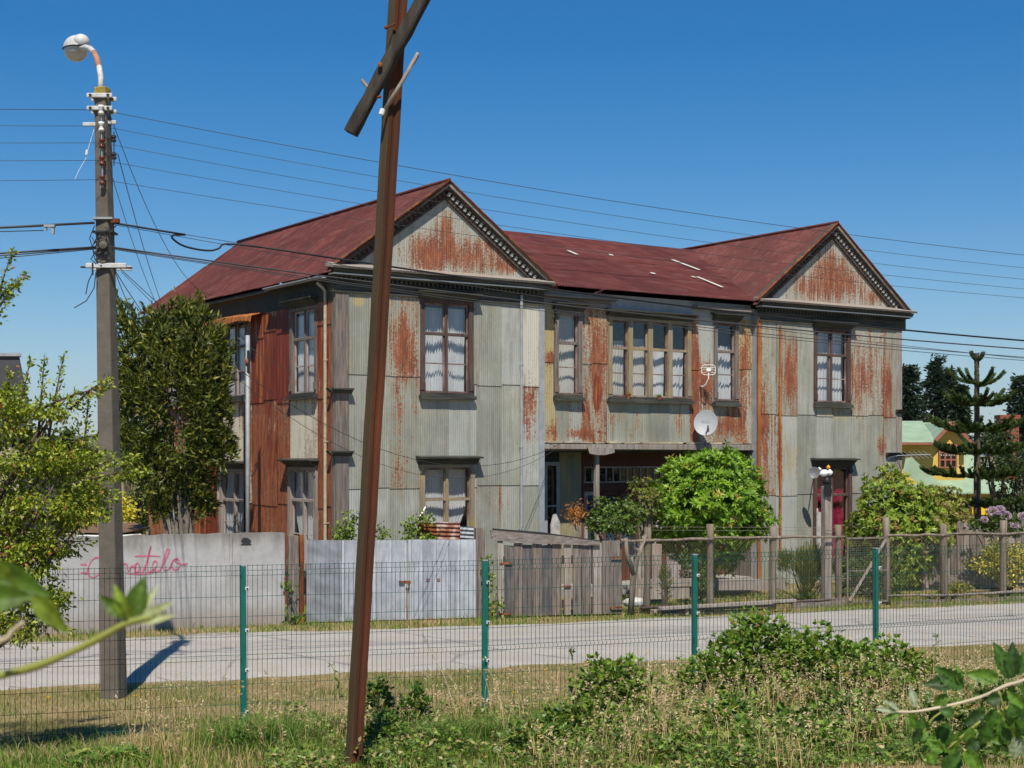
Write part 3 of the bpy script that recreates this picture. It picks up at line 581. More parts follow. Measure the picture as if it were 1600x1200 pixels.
# cornices
def cornice(A0, A1, nm):
    mb = MB(); z = GB
    mb.prof(LF, [(0, z-.02), (.30, z-.07), (.32, z-.03), (.05, z+.06), (0, z+.06)], A0, A1); mb.build('cornice_ledge', M['wood_pale' if nm else 'wood_pale'], house)
    mb = MB(); mb.prof(LF, [(0, z-.075), (.20, z-.075), (.26, z-.075), (.20, z-.15), (0, z-.15)], A0+.05, A1-.05)
    mb.prof(LF, [(0, z-.175), (.17, z-.175), (.15, z-.20), (0, z-.20)], A0+.08, A1-.08)
    mb.box(LF, A0+.12, A1-.12, 0, .05, z-.46, z-.20); mb.box(LF, A0+.10, A1-.10, .0, .075, z-.49, z-.46); mb.build('cornice', M['wood_dark_h'], house)
    mb = MB(); mb.prof(LF, [(0, z-.152), (.22, z-.152), (.22, z-.172), (0, z-.172)], A0+.06, A1-.06); mb.build('cornice_strip', M['white_paint'], house)
    mb = MB(); n = int((A1-A0-.3)/.10)
    for i in range(n): mb.box(LF, A0+.15+i*.10, A0+.20+i*.10, .05, .12, z-.27, z-.202)
    mb.build('dentils', M['wood_dark_h'], house, label='row of small blocks')
cornice(-.22, S1+.12, 0); cornice(S2-.12, S3+.28, 1)
# side cornice (left)
mb = MB(); mb.box(LL, -.0, DEP, 0, .05, 5.92, 6.30); mb.box(LL, -.0, DEP, .0, .20, 6.30, 6.36); mb.prof(LL, [(.0, 6.22), (.10, 6.30), (0, 6.30)], .0, DEP)
mb.build('side_frieze', M['wood_dark_h'], house)
mb = MB(); mb.prof(LL, [(.20, 6.33), (.26, 6.31), (.33, 6.34), (.33, 6.36), (.26, 6.335), (.20, 6.345)], .0, 2.6); mb.build('gutter', M['galv'], house)
# mid frieze
mb = MB(); mb.box(LM, S1+.03, S2-.03, .0, .03, 6.10, 6.44); mb.build('middle_frieze', M['galv'], house)
for q in ((S1, S1+2., .03, .2, 6.30, 6.34), (S1+4.2, S2-.1, .03, .22, 6.26, 6.34), (S1, S1+1.9, .03, .08, 6.14, 6.26)): mb = MB(); mb.box(LM, *q, .01); mb.build('frieze_board', M['wood_grey_h'], house)
# rakes with dentils
def rake(A0, A1, RC, RZ, o):
    for sgn, AE in ((-1, A0-.20), (1, A1+.20)):
        p0 = Vector((RC, 0, RZ)); p1 = Vector((AE, 0, EZ+.12)); d = (p1-p0).normalized(); nrm = Vector((-d.z, 0, d.x))
        if nrm.z > 0: nrm = -nrm                                  # below the roof
        L = (p1-p0).length
        def q(l, h, oo): return p0+d*l+nrm*h+Vector((0, -oo, 0))
        def bx(mb, l0, l1, h0, h1, o0, o1): mb.add([q(l, h, oo) for l in (l0, l1) for oo in (o0, o1) for h in (h0, h1)], [(0, 1, 3, 2), (4, 6, 7, 5), (0, 4, 5, 1), (2, 3, 7, 6), (0, 2, 6, 4), (1, 5, 7, 3)])
        mb = MB(); bx(mb, 0, L, .012, .10, .0, .20); mb.build('rake_board', M['wood_pale' if sgn > 0 else 'wood_dark'], house)
        mb = MB(); bx(mb, .05, L-.08, .10, .14, .0, .16); bx(mb, .08, L-.12, .24, .29, .0, .06); bx(mb, .08, L-.12, .14, .24, .0, .04); mb.build('rake_moulding', M['wood_dark'], house)
        mb = MB(); n = int((L-.35)/.115)
        for i in range(n): bx(mb, .18+i*.115, .18+i*.115+.055, .145, .215, .04, .105)
        mb.build('rake_dentils', M['dentil'] if sgn > 0 else M['wood_dark'], house, label='row of small blocks under the gable edge')  # right blocks white, left ones dark: sun and shade put into the colour
        mb = MB(); bx(mb, .0, L+.03, .0, .022, .17, .225); mb.build('rake_trim', M['rust'], house)
rake(0, S1, R1, RZ1, 0); rake(S2, S3, R2, RZ2, 0)
# roofs --------------------------------------------------------------------
SLW1 = (RZ1-EZ)/(R1+.24); SLW2 = (RZ2-EZ)/((S3-S2)/2+.24)
def zmid(t): return 6.50+(8.42-6.50)*(t+.12)/(5.12) if t < 5 else 8.42-(8.42-6.5)*(t-5)/5.1
rf = None
def wing_roof(RC, RZ, SL, sgn, clip, name, bright=1.):
    """sheets laid down the slope; columns run along t"""
    Cc = Corr(); down = Vector((sgn, 0, -SL)).normalized(); full = (R1+.24)/abs(down.x) if RC == R1 else ((S3-S2)/2+.24)/abs(down.x)
    U = (0, 1, 0) if sgn < 0 else (0, -1, 0)
    Vv = -down                                                  # up the slope
    N = np.cross(np.array(U), np.array(Vv))
    def lim(t):
        if not clip: return full
        z = zmid(t) if -.1 < t else EZ; 
        if t < .0: return full
        return max(.02, min(full, (RZ-z)/SL/abs(down.x)+.03))
    rows = [(0, 1/3.), (1/3., 2/3.), (2/3., 1.)]
    t0 = -.22; i = 0
    while t0 < DEP+.1:
        t1 = min(t0+.84, DEP+.12); u0, u1 = (t0, t1) if sgn < 0 else (-t1, -t0)
        for k, (f0, f1) in enumerate(rows):
            tt = (lambda u: u) if sgn < 0 else (lambda u: -u)
            # v measured from the ridge downwards is negative (Vv is up the slope)
            lo = lambda u, f1=f1: -min(f1*full+.04, lim(tt(u))); hi = lambda u, f0=f0: -min(f0*full, lim(tt(u)))
            b = bright*random.uniform(.80, 1.18)
            O = Vector((RC, 0, RZ))
            Cc.sheet(O, U, Vv, u0-.01, u1+.01, lo, hi, 12, off=.006*(i % 2)+.012*(2-k), wear=lambda uu, vv, b=b: (0*uu, 0*uu, b+0*uu, 0*uu), amp=.013, pitch=.076, jag=.0)
        t0 = t1; i += 1
        if t1 >= DEP+.11: break
    return Cc
for nm, RC, RZ, SL, sgn, clip in (('left', R1, RZ1, SLW1, -1, False), ('left', R1, RZ1, SLW1, 1, True), ('right', R2, RZ2, SLW2, -1, True), ('right', R2, RZ2, SLW2, 1, False)):
    r_ = wing_roof(RC, RZ, SL, sgn, clip, nm); r_.build('roof', M['roof'], house)
Cc = Corr()
sL = R1+.02; sR = R2-.02
for side in (0, 1):
    dz = 8.42-6.50; dt = 5.12; Lm = math.hypot(dz, dt)
    if side == 0: O = Vector((0, -.12, 6.50)); Vv = Vector((0, dt, dz)).normalized(); U = (1, 0, 0)
    else: O = Vector((0, 10.1, 6.50)); Vv = Vector((0, -dt, dz)).normalized(); U = (-1, 0, 0)
    def lo_(s_):
        s_ = s_ if side == 0 else -s_
        zz = 0
        if s_ < S1+.24: zz = RZ1-SLW1*(s_-R1)
        if s_ > S2-.24: zz = max(zz, RZ2-SLW2*(R2-s_))
        return max(0, min(Lm, (zz-6.50)/dz*Lm-.03)) if zz else 0
    u = sL; i = 0
    while u < sR-.01:
        u2 = min(u+.84, sR)
        for k, (f0, f1) in enumerate(((0, .30), (.30, .56), (.56, 1.))):
            a, b_ = (u, u2) if side == 0 else (-u2, -u)
            bb = random.uniform(.80, 1.15); jj = random.uniform(-.03, .03)
            lo = lambda s_, f0=f0, jj=jj: max(lo_(s_), f0*Lm-(.05+jj if f0 else 0)); hi = lambda s_, f1=f1, lo=lo: max(f1*Lm, lo_(s_))
            def wear(uu, vv, bb=bb, f0=f0): return (np.where(np.abs(vv-f0*Lm) < .03, .3, 0) if f0 else 0*uu, 0*uu, bb+0*uu, 0*uu)
            Cc.sheet(O, U, Vv, a-.01, b_+.01, lo, hi, 12, off=.006*(i % 2)+.014*k, wear=wear, amp=.013, pitch=.076)
        u = u2; i += 1
mr = Cc.build('roof', M['roof'], house)
# pale slots showing in the middle roof
def roof_pt(px, py):
    # intersect the view ray with the front slope of the middle roof
    A = HO+hv*(-.12)+Vector((0, 0, 6.5)); n = (hu.cross(hv*5.12+Vector((0, 0, 1.92)))).normalized()
    r = Pt(px, py, 1)-Vector((0, 0, CAMZ)); t = (A-Vector((0, 0, CAMZ))).dot(n)/r.dot(n); P = Vector((0, 0, CAMZ))+r*t
    q = P-HO; return Vector((q.dot(hu), q.dot(hv), P.z))
for (x0, y0, x1, y1, w) in ((1050, 409, 1092, 425, .10), (1089, 436, 1128, 452, .09), (887, 395, 901, 401, .09), (1080, 435, 1086, 437, .08), (951, 401, 957, 402, .12), (1016, 430, 1023, 431, .12)):
    p = roof_pt(x0, y0); q = roof_pt(x1, y1); mb = MB(); up = Vector((0, -.35, .94)); mb.beam(p+up*.055, q+up*.055, w, .008, up); mb.build('roof_patch', M['dentil'], mr)
# ridge caps
for q in ([Vector((R1, -.21, RZ1)), Vector((R1, 5, RZ1+.01)), Vector((R1, DEP+.1, RZ1+.02))], [Vector((R2, -.21, RZ2)), Vector((R2, DEP+.1, RZ2))], [Vector((sL, 5, 8.43)), Vector((sR, 5, 8.43))]): mb = MB(); mb.tube(q, .034, 8); mb.build('ridge_cap', M['ridge'], house, smooth=True)
# porch ---------------------------------------------------------------------
mb = MB(); mb.box(LM, S1+.0, S2, -.12, .085, 3.12, 3.235, .012); mb.build('porch_beam', M['wood_pale'], house)
mb = MB(); mb.box(LM, S1+.0, S2, -TP+TM, -.12, 3.06, 3.10); mb.build('porch_ceiling', M['wood_dark_h'], house)
mb = MB()
x = S1+.02
while x < S2-.3:
    w = random.uniform(.2, .7); mb.box(LM, x, x+w, .01, .075, 3.250, 3.275+random.uniform(0, .02), .006); x += w+random.uniform(.02, .15)
mb.build('flashing', M['cream'], house)
pa = WM.hit(934, 700)[0]
mb = MB(); mb.box(LM, pa-.045, pa+.045, -.09, .0, .1, 3.02, .004); pp = mb.build('porch_post', M['wood_pale'], house)
mb = MB(); mb.poly(LM, [(pa-.36, 3.16), (pa+.36, 3.16), (pa+.36, 3.05), (pa+.1, 3.0), (pa-.1, 3.0), (pa-.30, 3.03)], .087, .12); mb.build('bracket', M['wood_pale'], pp)
# porch back wall: corrugated part + joinery
d0, d1, d2 = WP.hit(852, 700)[0]-.3, WP.hit(874, 700)[0], WP.hit(908, 700)[0]
C = Corr(); C.sheet((0, TP, 0), (1, 0, 0), (0, 0, 1), d1, d2, lambda u: .1, lambda u: 3.1, 20, wear=lambda uu, vv: (.05+0*uu, .5+0*uu, .72+0*uu, 0*uu)); C.build('porch_sheet', M['corr'], house)  # sheet colour dimmed to carry the deep shade of the porch
mb = MB(); e0, e1 = d2, S2
mb.box(LP, e0, e1, -.03, .0, .1, 3.08)
zt0 = WP.hit(960, 752)[1]; zt1 = WP.hit(960, 731)[1]
mb.box(LP, e0+.02, e1-.02, .0, .04, zt1+.05, zt1+.14); mb.box(LP, e0+.02, e1-.02, .0, .03, zt0-.2, zt0-.1); mb.build('porch_partition', M['porch_wood'], house)
mb = MB(); tw = .195; n = int((e1-e0-.15)/tw)
for i in range(n+1): mb.box(LP, e0+.09+i*tw-.012, e0+.09+i*tw+.012, .002, .03, zt0, zt1)
mb.box(LP, e0+.06, e0+.1+n*tw, .002, .03, zt0-.03, zt0); mb.box(LP, e0+.06, e0+.1+n*tw, .002, .03, zt1, zt1+.03); tf = mb.build('transom', M['sash_pale'], house)
mb = MB()
for i in range(n): mb.box(LP, e0+.09+i*tw+.013, e0+.09+(i+1)*tw-.013, .002, .006, zt0+.001, zt1-.001)
M['dark_glass'] = NM('dark_glass', .05, .6).color((.006, .007, .009)).m
mb.build('pane', M['dark_glass'], tf)
# doors and sidelights
def panel_door(a0, a1, z0, z1, px_rows, mat, gm_='dark_glass', name='door', label=None):
    mb = MB(); w = .08; mb.box(LP, a0, a0+w, .002, .04, z0, z1); mb.box(LP, a1-w, a1, .002, .04, z0, z1); mb.box(LP, a0+w, a1-w, .002, .04, z1-w, z1); mb.box(LP, a0+w, a1-w, .002, .04, z0, z0+.75)
    for r in px_rows: zz = z1+(z0+.75-z1)*r; mb.box(LP, a0+w, a1-w, .002, .035, zz-.015, zz+.015)
    d = mb.build(name, M[mat], house); mb = MB(); mb.box(LP, a0+w, a1-w, .002, .012, z0+.751, z1-w-.001); mb.build('pane', M[gm_], d)
    if label: d['label'] = label
    return d
M['blue_glass'] = NM('blue_grey_glass', .1, .6).color((.03, .06, .10)).m
x = e0+.07; dtop = zt0-.22
panel_door(x, x+.40, .2, dtop, (.33, .66), 'sash_pale', 'blue_glass', 'sidelight'); x += .50
for k in range(4): panel_door(x, x+.42, .2, dtop, (.99,), 'porch_wood', 'curtain' if k > 1 else 'blue_glass', 'door', 'brown panelled porch door'); x += .46
while x < e1-.45: panel_door(x, x+.40, .2, dtop, (.33, .66), 'sash_pale', 'blue_glass', 'sidelight'); x += .5
mb = MB(); mb.box(LP, d0, d1, -.03, .0, .1, 3.1); mb.build('porch_partition', M['dark_metal'], house)
panel_door(d1-.42, d1-.02, .2, 2.85, (.5,), 'galv', 'dark_glass', 'door', 'narrow grey door beside the yellowed sheet')
for aa in (S2-.012, S1): mb = MB(); mb.box(LF, aa, aa+.012, -TP, -TM, 0, 3.3); mb.build('porch_side', M['wood_grey'], house)
mb = MB(); mb.box(LF, S1+.01, S2-.01, -TP, -.15, .0, .2); mb.build('porch_floor', M['stone'], house)
# white board by the yellowed sheet, white board by the maroon window
a, z = WM.hit(866, 812); mb = MB(); mb.poly(LM, [(a-.1, .1), (a+.12, .1), (a+.12, z-.05), (a+.03, z+.12), (a-.04, z+.1), (a-.1, z-.12)], .0, .03); o = mb.build('white_board', M['sack']); o.matrix_world = Matrix.Translation(HO) @ Matrix.Rotation(HA, 4, 'Z')
tag(o, 'jagged white board standing by the narrow grey door on the porch', 'board')
a, z = WF.hit(1275, 797); mb = MB(); mb.poly(LF, [(a-.07, .0), (a+.06, .0), (a+.06, z-.06), (a-.03, z-.03), (a-.05, z+.05), (a-.07, z)], .08, .11); o = mb.build('white_board', M['sack']); o.matrix_world = Matrix.Translation(HO) @ Matrix.Rotation(HA, 4, 'Z')
tag(o, 'white board leaning beside the window with the maroon curtain', 'board')
# downpipes
def pipe_on(F, Fw, px, py0, py1, r, mat, out=.09, label=None, elbow=None):
    a, z0 = H(Fw, px, py0); _, z1 = H(Fw, px, py1); mb = MB(); pts = [F.pt(a, out, z0)]
    if elbow: pts = [F.pt(a+elbow, out+.12, z0+.16), F.pt(a+elbow*.3, out+.03, z0+.06)]+pts
    pts += [F.pt(a, out, z1)]; mb.tube(pts, r, 8)
    for f in (.25, .55, .85): zz = z0+(z1-z0)*f; mb.tube([F.pt(a, out, zz), F.pt(a, out, zz-.03)], r*1.25, 8); mb.box(F, a-.01, a+.01, 0, out, zz-.02, zz)
    return mb.build('downpipe', M[mat], house, smooth=False, label=label)
pipe_on(LF, WF, 811, 462, 890, .032, 'galv', label='pale grey downpipe at the right of the near wing')
pipe_on(LL, WLf, 514, 455, 880, .032, 'cream', .08, 'peeling cream downpipe near the corner', elbow=.1)
pipe_on(LF, WF, 1216, 510, 880, .026, 'rust_orange', .07, 'rusty thin downpipe on the far wing')
pipe_on(LM, WM, 1181, 600, 880, .03, 'rust_orange', .08, 'rusty downpipe beside the porch')
mb = MB(); a, z0 = WLf.hit(391, 622); mb.tube([LL.pt(a+.25, .06, z0+.0), LL.pt(a+.12, .1, z0+.03), LL.pt(a, .1, z0-.1), LL.pt(a, .1, 0)], .05, 8); mb.build('downpipe', M['black'], house, smooth=True, label='black downpipe on the side wall')
# awning above the second side window
mb = MB(); b0 = WLf.hit(322, 500)[0]; b1 = WLf.hit(414, 482)[0]; b0, b1 = min(b0, b1), max(b0, b1); n = 60; V = []
for i in range(n+1):
    t = i/n; a = b0+(b1-b0)*t; zz = 5.86+.05*math.sin(t*3)+.012*math.sin(a*2*math.pi/.076)
    V += [LL.pt(a, .03, zz+.08), LL.pt(a, .30, zz-.0), LL.pt(a, .32, zz-.12+.03*math.sin(t*9))]
mb.add(V, [(3*i+k, 3*i+3+k, 3*i+4+k, 3*i+1+k) for i in range(n) for k in (0, 1)]); mb.build('awning', M['rust_orange'], house, fixn=False)
# flower pots on the quad window sill: small things
for k, (px, kind) in enumerate(((978, 'a'), (1026, 'b'))):
    a, z = WM.hit(px, 616); base = HO+hv*TM+hu*a-hv*(-.06)+Vector((0, 0, WM.hit(px, 617)[1]))
    base = WM.pt(a, .085, qg[2]-.045)
    t = empty('potted_plant', base, 0, ('small terracotta pot with a drooping plant at the left of the wide window sill', 'small terracotta pot with an upright green sprig on the wide window sill')[k], 'potted plant', 'pots on the wide window sill')
    mb = MB(); mb.lathe((0, 0, 0), (0, 0, 1), [(0, 0), (.035, 0), (.05, .08), (.055, .08), (.05, .07), (0, .07)], 12); mb.build('pot', M['terracotta'], t)
    t['_k'] = k; del t['_k']
    POTS = globals().setdefault('POTS', []); POTS.append(t)

# ------------------------------------------------------------------ leaf generators
def norm(a): return a/np.maximum(np.linalg.norm(a, axis=1, keepdims=True), 1e-9)
def rdir(n):
    v = rng.normal(size=(n, 3)); return norm(v)
def leaves(name, P, D, L, Wd, colr, mat, parent=None, fold=.25, side=None):
    n = len(P); P = np.asarray(P, float); D = norm(np.asarray(D, float)); L = np.broadcast_to(L, (n,)).reshape(-1, 1); Wd = np.broadcast_to(Wd, (n,)).reshape(-1, 1)
    up = side if side is not None else rdir(n); Sd = norm(np.cross(D, up)); Nn = np.cross(Sd, D)
    m = P+D*L*.45-Nn*Wd*fold*0
    a = P; b = m+Sd*Wd*.5+Nn*Wd*fold; c = P+D*L-Nn*L*.08; d = m-Sd*Wd*.5+Nn*Wd*fold; e = m
    V = np.stack([a, b, c, d, e], 1).reshape(-1, 3); i = np.arange(n)[:, None]*5
    Fc = np.concatenate([i+np.array([[0, 1, 4]]), i+np.array([[1, 2, 4]]), i+np.array([[4, 2, 3]]), i+np.array([[0, 4, 3]])], 0)
    A = np.repeat(np.concatenate([colr, np.ones((n, 1))], 1), 5, 0)
    return np_mesh(name, V, Fc, mat, parent, False, {'tint': A}, 3)
def cols(n, a, b, var=.15, third=None, p3=.1):
    t = rng.random((n, 1)); c = np.array(a)*(1-t)+np.array(b)*t
    if third is not None:
        m = rng.random(n) < p3; c[m] = np.array(third)
    return np.clip(c*rng.uniform(1-var, 1+var, (n, 1)), 0, 1)
def blades(name, P, h, w, lean, colr, mat, parent=None, dirs=None):
    n = len(P); th = rng.random(n)*6.28; ld = np.stack([np.cos(th), np.sin(th), 0*th], 1) if dirs is None else dirs
    sd = np.stack([-ld[:, 1], ld[:, 0], 0*th], 1); sd = norm(sd*.8+rng.normal(size=(n, 3))*[.4, .4, 0])
    h = np.broadcast_to(h, (n,)).reshape(-1, 1); w = np.broadcast_to(w, (n,)).reshape(-1, 1); lean = np.broadcast_to(lean, (n,)).reshape(-1, 1); z = np.array([[0, 0, 1.]])
    b0 = P-sd*w/2; b1 = P+sd*w/2; m = P+z*h*.6+ld*h*lean*.35; m0 = m-sd*w*.4; m1 = m+sd*w*.4; t = P+z*h*(1-.25*lean)+ld*h*lean
    V = np.stack([b0, b1, m1, m0, t], 1).reshape(-1, 3); i = np.arange(n)[:, None]*5
    Fc = np.concatenate([i+np.array([[0, 1, 2]]), i+np.array([[0, 2, 3]]), i+np.array([[3, 2, 4]])], 0)
    A = np.repeat(np.concatenate([colr, np.ones((n, 1))], 1), 5, 0)
    return np_mesh(name, V, Fc, mat, parent, False, {'tint': A}, 3)
def clump_points(n, C, R, k=40, spread=.3, shell=.55, rg=None):
    """points in clumps spread through an ellipsoid"""
    d = rdir(k); r = shell+(1-shell)*rng.random((k, 1)); cc = d*r
    w = rng.random(k)+.3; idx = rng.choice(k, n, p=w/w.sum()); p = cc[idx]+rng.normal(size=(n, 3))*spread*.5
    return np.array(C)+p*np.array(R), cc[idx]
def limbs(mb, base, tops, r0=.08, sag=.0, n=6, seg=7):
    base = Vector(base)
    for t in tops:
        t = Vector(t); k = random.uniform(.2, .45); mid = base.lerp(t, k); mid.x = base.x*.75+t.x*.25+random.uniform(-.1, .1); mid.y = base.y*.75+t.y*.25; pts = []
        for i in range(seg+1):
            f = i/seg; p = base*(1-f)**2+mid*2*f*(1-f)+t*f*f; pts.append(p+Vector((random.uniform(-1, 1), random.uniform(-1, 1), 0))*.015)
        mb.tube(pts, [r0*(1-.85*i/seg) for i in range(seg+1)], n)

# pots' plants
for t, cc in zip(POTS, ((.25, .12, .03), (.18, .30, .05))):
    n = 26; d = rdir(n); d[:, 2] = abs(d[:, 2])*1.2+.2; leaves('leaves', np.zeros((n, 3))+[0, 0, .07], d, rng.uniform(.05, .12, n), .03, cols(n, cc, tuple(x*1.4 for x in cc)), M['leaf'], t)

# ------------------------------------------------------------------ rhododendrons
def rosette_bush(name, C, R, nros, leafL, leafW, ca, cb, label, cat='bush', third=None, p3=0, stem_base=None, lo=-.75, nl=8, inner=1200, group=None, lumps=13, mat='leaf_gloss', lumpamp=.34):
    C = np.array(C, float); R = np.array(R, float); root = empty(name, (C[0], C[1], float(gz(C[0], C[1]))), 0, label, cat, group)
    d = rdir(nros*2); d = d[d[:, 2] > lo][:nros]; ld = rdir(lumps*3); amp = np.zeros(len(d))
    for q in ld: amp = np.maximum(amp, np.clip((d@q-.80)/.2, 0, 1)**.7)
    a0_ = rng.random(6)*6.28; wob = .10*np.sin(d[:, 0]*3.2+a0_[0])*np.sin(d[:, 2]*3.6+a0_[1])+.07*np.sin(d[:, 0]*6.5+a0_[2])+.06*np.sin(d[:, 2]*8+d[:, 1]*4+a0_[3]); gap = (np.sin(d[:, 0]*9+a0_[4])*np.sin(d[:, 2]*8+a0_[5]) < .55) | (rng.random(len(d)) < .25); d = d[gap]; amp = amp[gap]; wob = wob[gap]; r = (1-lumpamp+lumpamp*1.2*amp+wob)*np.where(rng.random(len(d)) < .06, rng.uniform(1.02, 1.09, len(d)), rng.uniform(.78, 1.03, len(d))); P = C+d*R*r[:, None]; o = norm(d/R); o[:, 2] += .35; o = norm(o)
    n = len(P); PP = np.repeat(P, nl, 0); OO = np.repeat(o, nl, 0); rd = rdir(n*nl); tang = norm(rd-OO*np.sum(rd*OO, 1, keepdims=True))
    D = norm(tang*rng.uniform(.5, 1.1, (n*nl, 1))+OO*rng.uniform(.2, .9, (n*nl, 1)))
    base = cols(n, ca, cb, .15, third, p3); CC = np.clip(np.repeat(base, nl, 0)*rng.uniform(.85, 1.15, (n*nl, 1)), 0, 1)
    L = leafL*rng.uniform(.7, 1.2, n*nl)
    # inner leaves keep the crown opaque, its inner shade put into their darker colour
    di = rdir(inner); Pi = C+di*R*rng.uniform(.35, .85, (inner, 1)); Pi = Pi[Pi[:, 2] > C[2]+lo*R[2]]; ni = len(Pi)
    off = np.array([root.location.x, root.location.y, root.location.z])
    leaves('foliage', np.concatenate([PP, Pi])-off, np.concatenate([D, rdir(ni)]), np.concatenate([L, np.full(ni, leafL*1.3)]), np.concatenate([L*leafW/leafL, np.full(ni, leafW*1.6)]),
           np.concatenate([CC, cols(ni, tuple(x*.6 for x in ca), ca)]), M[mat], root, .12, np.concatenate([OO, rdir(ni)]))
    mb = MB(); tops = [Vector((random.uniform(-.6, .6)*R[0], random.uniform(-.6, .6)*R[1], C[2]-off[2]+random.uniform(-.2, .5)*R[2])) for _ in range(9)]
    limbs(mb, (0, 0, -.05), tops, .055); mb.build('stem', M['bark_grey'], root, smooth=True)
    return root
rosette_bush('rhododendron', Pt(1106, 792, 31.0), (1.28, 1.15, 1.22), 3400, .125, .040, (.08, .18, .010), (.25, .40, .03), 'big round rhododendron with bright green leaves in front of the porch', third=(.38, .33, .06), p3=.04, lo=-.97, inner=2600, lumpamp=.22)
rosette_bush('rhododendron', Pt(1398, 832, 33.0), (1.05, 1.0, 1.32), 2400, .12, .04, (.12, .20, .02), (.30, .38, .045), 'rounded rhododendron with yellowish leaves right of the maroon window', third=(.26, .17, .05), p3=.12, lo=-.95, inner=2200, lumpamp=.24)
rosette_bush('rhododendron', Pt(1462, 812, 34.0), (.75, .8, .85), 1400, .09, .03, (.15, .19, .03), (.30, .31, .06), 'smaller olive shrub behind the right end of the fence', third=(.26, .18, .07), p3=.2)
rosette_bush('camellia_bush', Pt(958, 812, 29.4), (.58, .45, .42), 500, .07, .028, (.06, .11, .02), (.13, .20, .03), 'small dark green bush left of the big round rhododendron', inner=500)
rosette_bush('camellia_bush', Pt(1008, 782, 30.0), (.36, .4, .50), 300, .07, .026, (.09, .13, .02), (.18, .22, .04), 'thin bush with brownish shoots touching the big rhododendron', inner=200, third=(.26, .17, .06), p3=.25)
# dead orange plant
def dead():
    b = Pt(913, 845, 28.9); b.z = 0; root = empty('dead_plant', b, 0, 'withered orange plant rising above the wooden fence', 'plant')
    top = Pt(898, 800, 28.9)-b; mb = MB(); mb.tube([(0, 0, 0), (top.x*.3, 0, top.z*.7), top], [.018, .014, .006], 6)
    for k in range(5): mb.tube([top*.8, top+Vector((random.uniform(-.22, .12), random.uniform(-.1, .1), random.uniform(-.1, .15)))], [.008, .003], 5)
    mb.build('stem', M['bark_grey'], root); n = 260; d = rng.normal(size=(n, 3))*[.10, .08, .10]+[top.x, top.y, top.z]; dd = rdir(n); dd[:, 2] -= .7
    leaves('leaves', d, dd, .09, .022, cols(n, (.34, .11, .02), (.50, .22, .06)), M['leaf'], root)
dead()

# ------------------------------------------------------------------ big trees
def _scale(cl, k): return [(c, (r[0]*k, r[1]*k, r[2]*k), w) for c, r, w in cl]
def leafy_tree(name, label, base, clusters, n, L, Wd, ca, cb, third=None, p3=0, trunk_r=.12, mat='leaf', k=28, spread=.45, group=None, cat='tree', sprigs=None, droop=.3, bark='bark'):
    """clusters: list of (C, R, weight)"""
    base = Vector(base); root = empty(name, base, 0, label, cat, group); off = np.array(base); PP = []; DD = []
    ws = np.array([c[2] for c in clusters], float); ws /= ws.sum(); tops = []
    for (Cc, R, _), w in zip(clusters, ws):
        m = int(n*w); p, c = clump_points(m, Cc, R, k, spread); PP.append(p); DD.append(c+rdir(m)*.8)
        for _ in range(5): q, _x = clump_points(1, Cc, R, 3, .2, .2); tops.append(Vector(q[0])-base)
    mb = MB(); limbs(mb, (0, 0, -.1), tops[::2] if name == 'plum_tree' else tops, trunk_r)
    if sprigs:
        for (p0, p1, m) in sprigs:
            p0 = np.array(p0); p1 = np.array(p1); t = rng.random((m, 1))**.8; ax = norm((p1-p0)[None, :])
            PP.append(p0+(p1-p0)*t+rng.normal(size=(m, 3))*.035*(1.3-t)); DD.append(rdir(m)+ax*.9)
            mb.tube([Vector(p0)-base, Vector((p0+p1)/2)-base+Vector((0, 0, .03)), Vector(p1)-base], [.014, .009, .003], 5)
    mb.build('trunk', M[bark], root, smooth=True)
    P = np.concatenate(PP)-off; D = norm(np.concatenate(DD)); D[:, 2] -= droop; m = len(P)
    leaves('crown', P, D, L*rng.uniform(.6, 1.25, m), Wd*rng.uniform(.7, 1.2, m), cols(m, ca, cb, .25, third, p3), M[mat], root, .18)
    return root
d_ = 13.3; PR = d_/17.0
cl = [(Pt(-30, 760, d_), (.50, .6, .75), 2.4), (Pt(50, 715, d_), (.36, .4, .24), 1.3), (Pt(60, 790, d_), (.44, .4, .22), 1.4), (Pt(130, 785, d_), (.26, .3, .20), .8), (Pt(110, 720, d_), (.38, .3, .10), .7), (Pt(30, 865, d_), (.38, .35, .28), 1.9), (Pt(45, 955, d_), (.32, .3, .26), 1.5), (Pt(5, 650, d_), (.26, .3, .26), .8), (Pt(85, 640, d_), (.26, .25, .10), .45), (Pt(70, 850, d_), (.30, .3, .12), .6), (Pt(-10, 930, d_), (.3, .3, .3), .7), ((-5.05, 12.6, 3.6), (.5, .5, .5), 1.0), ((-5.1, 12.9, 4.5), (.5, .5, .4), .9), ((-5.3, 12.6, 2.6), (.5, .5, .5), .8)]
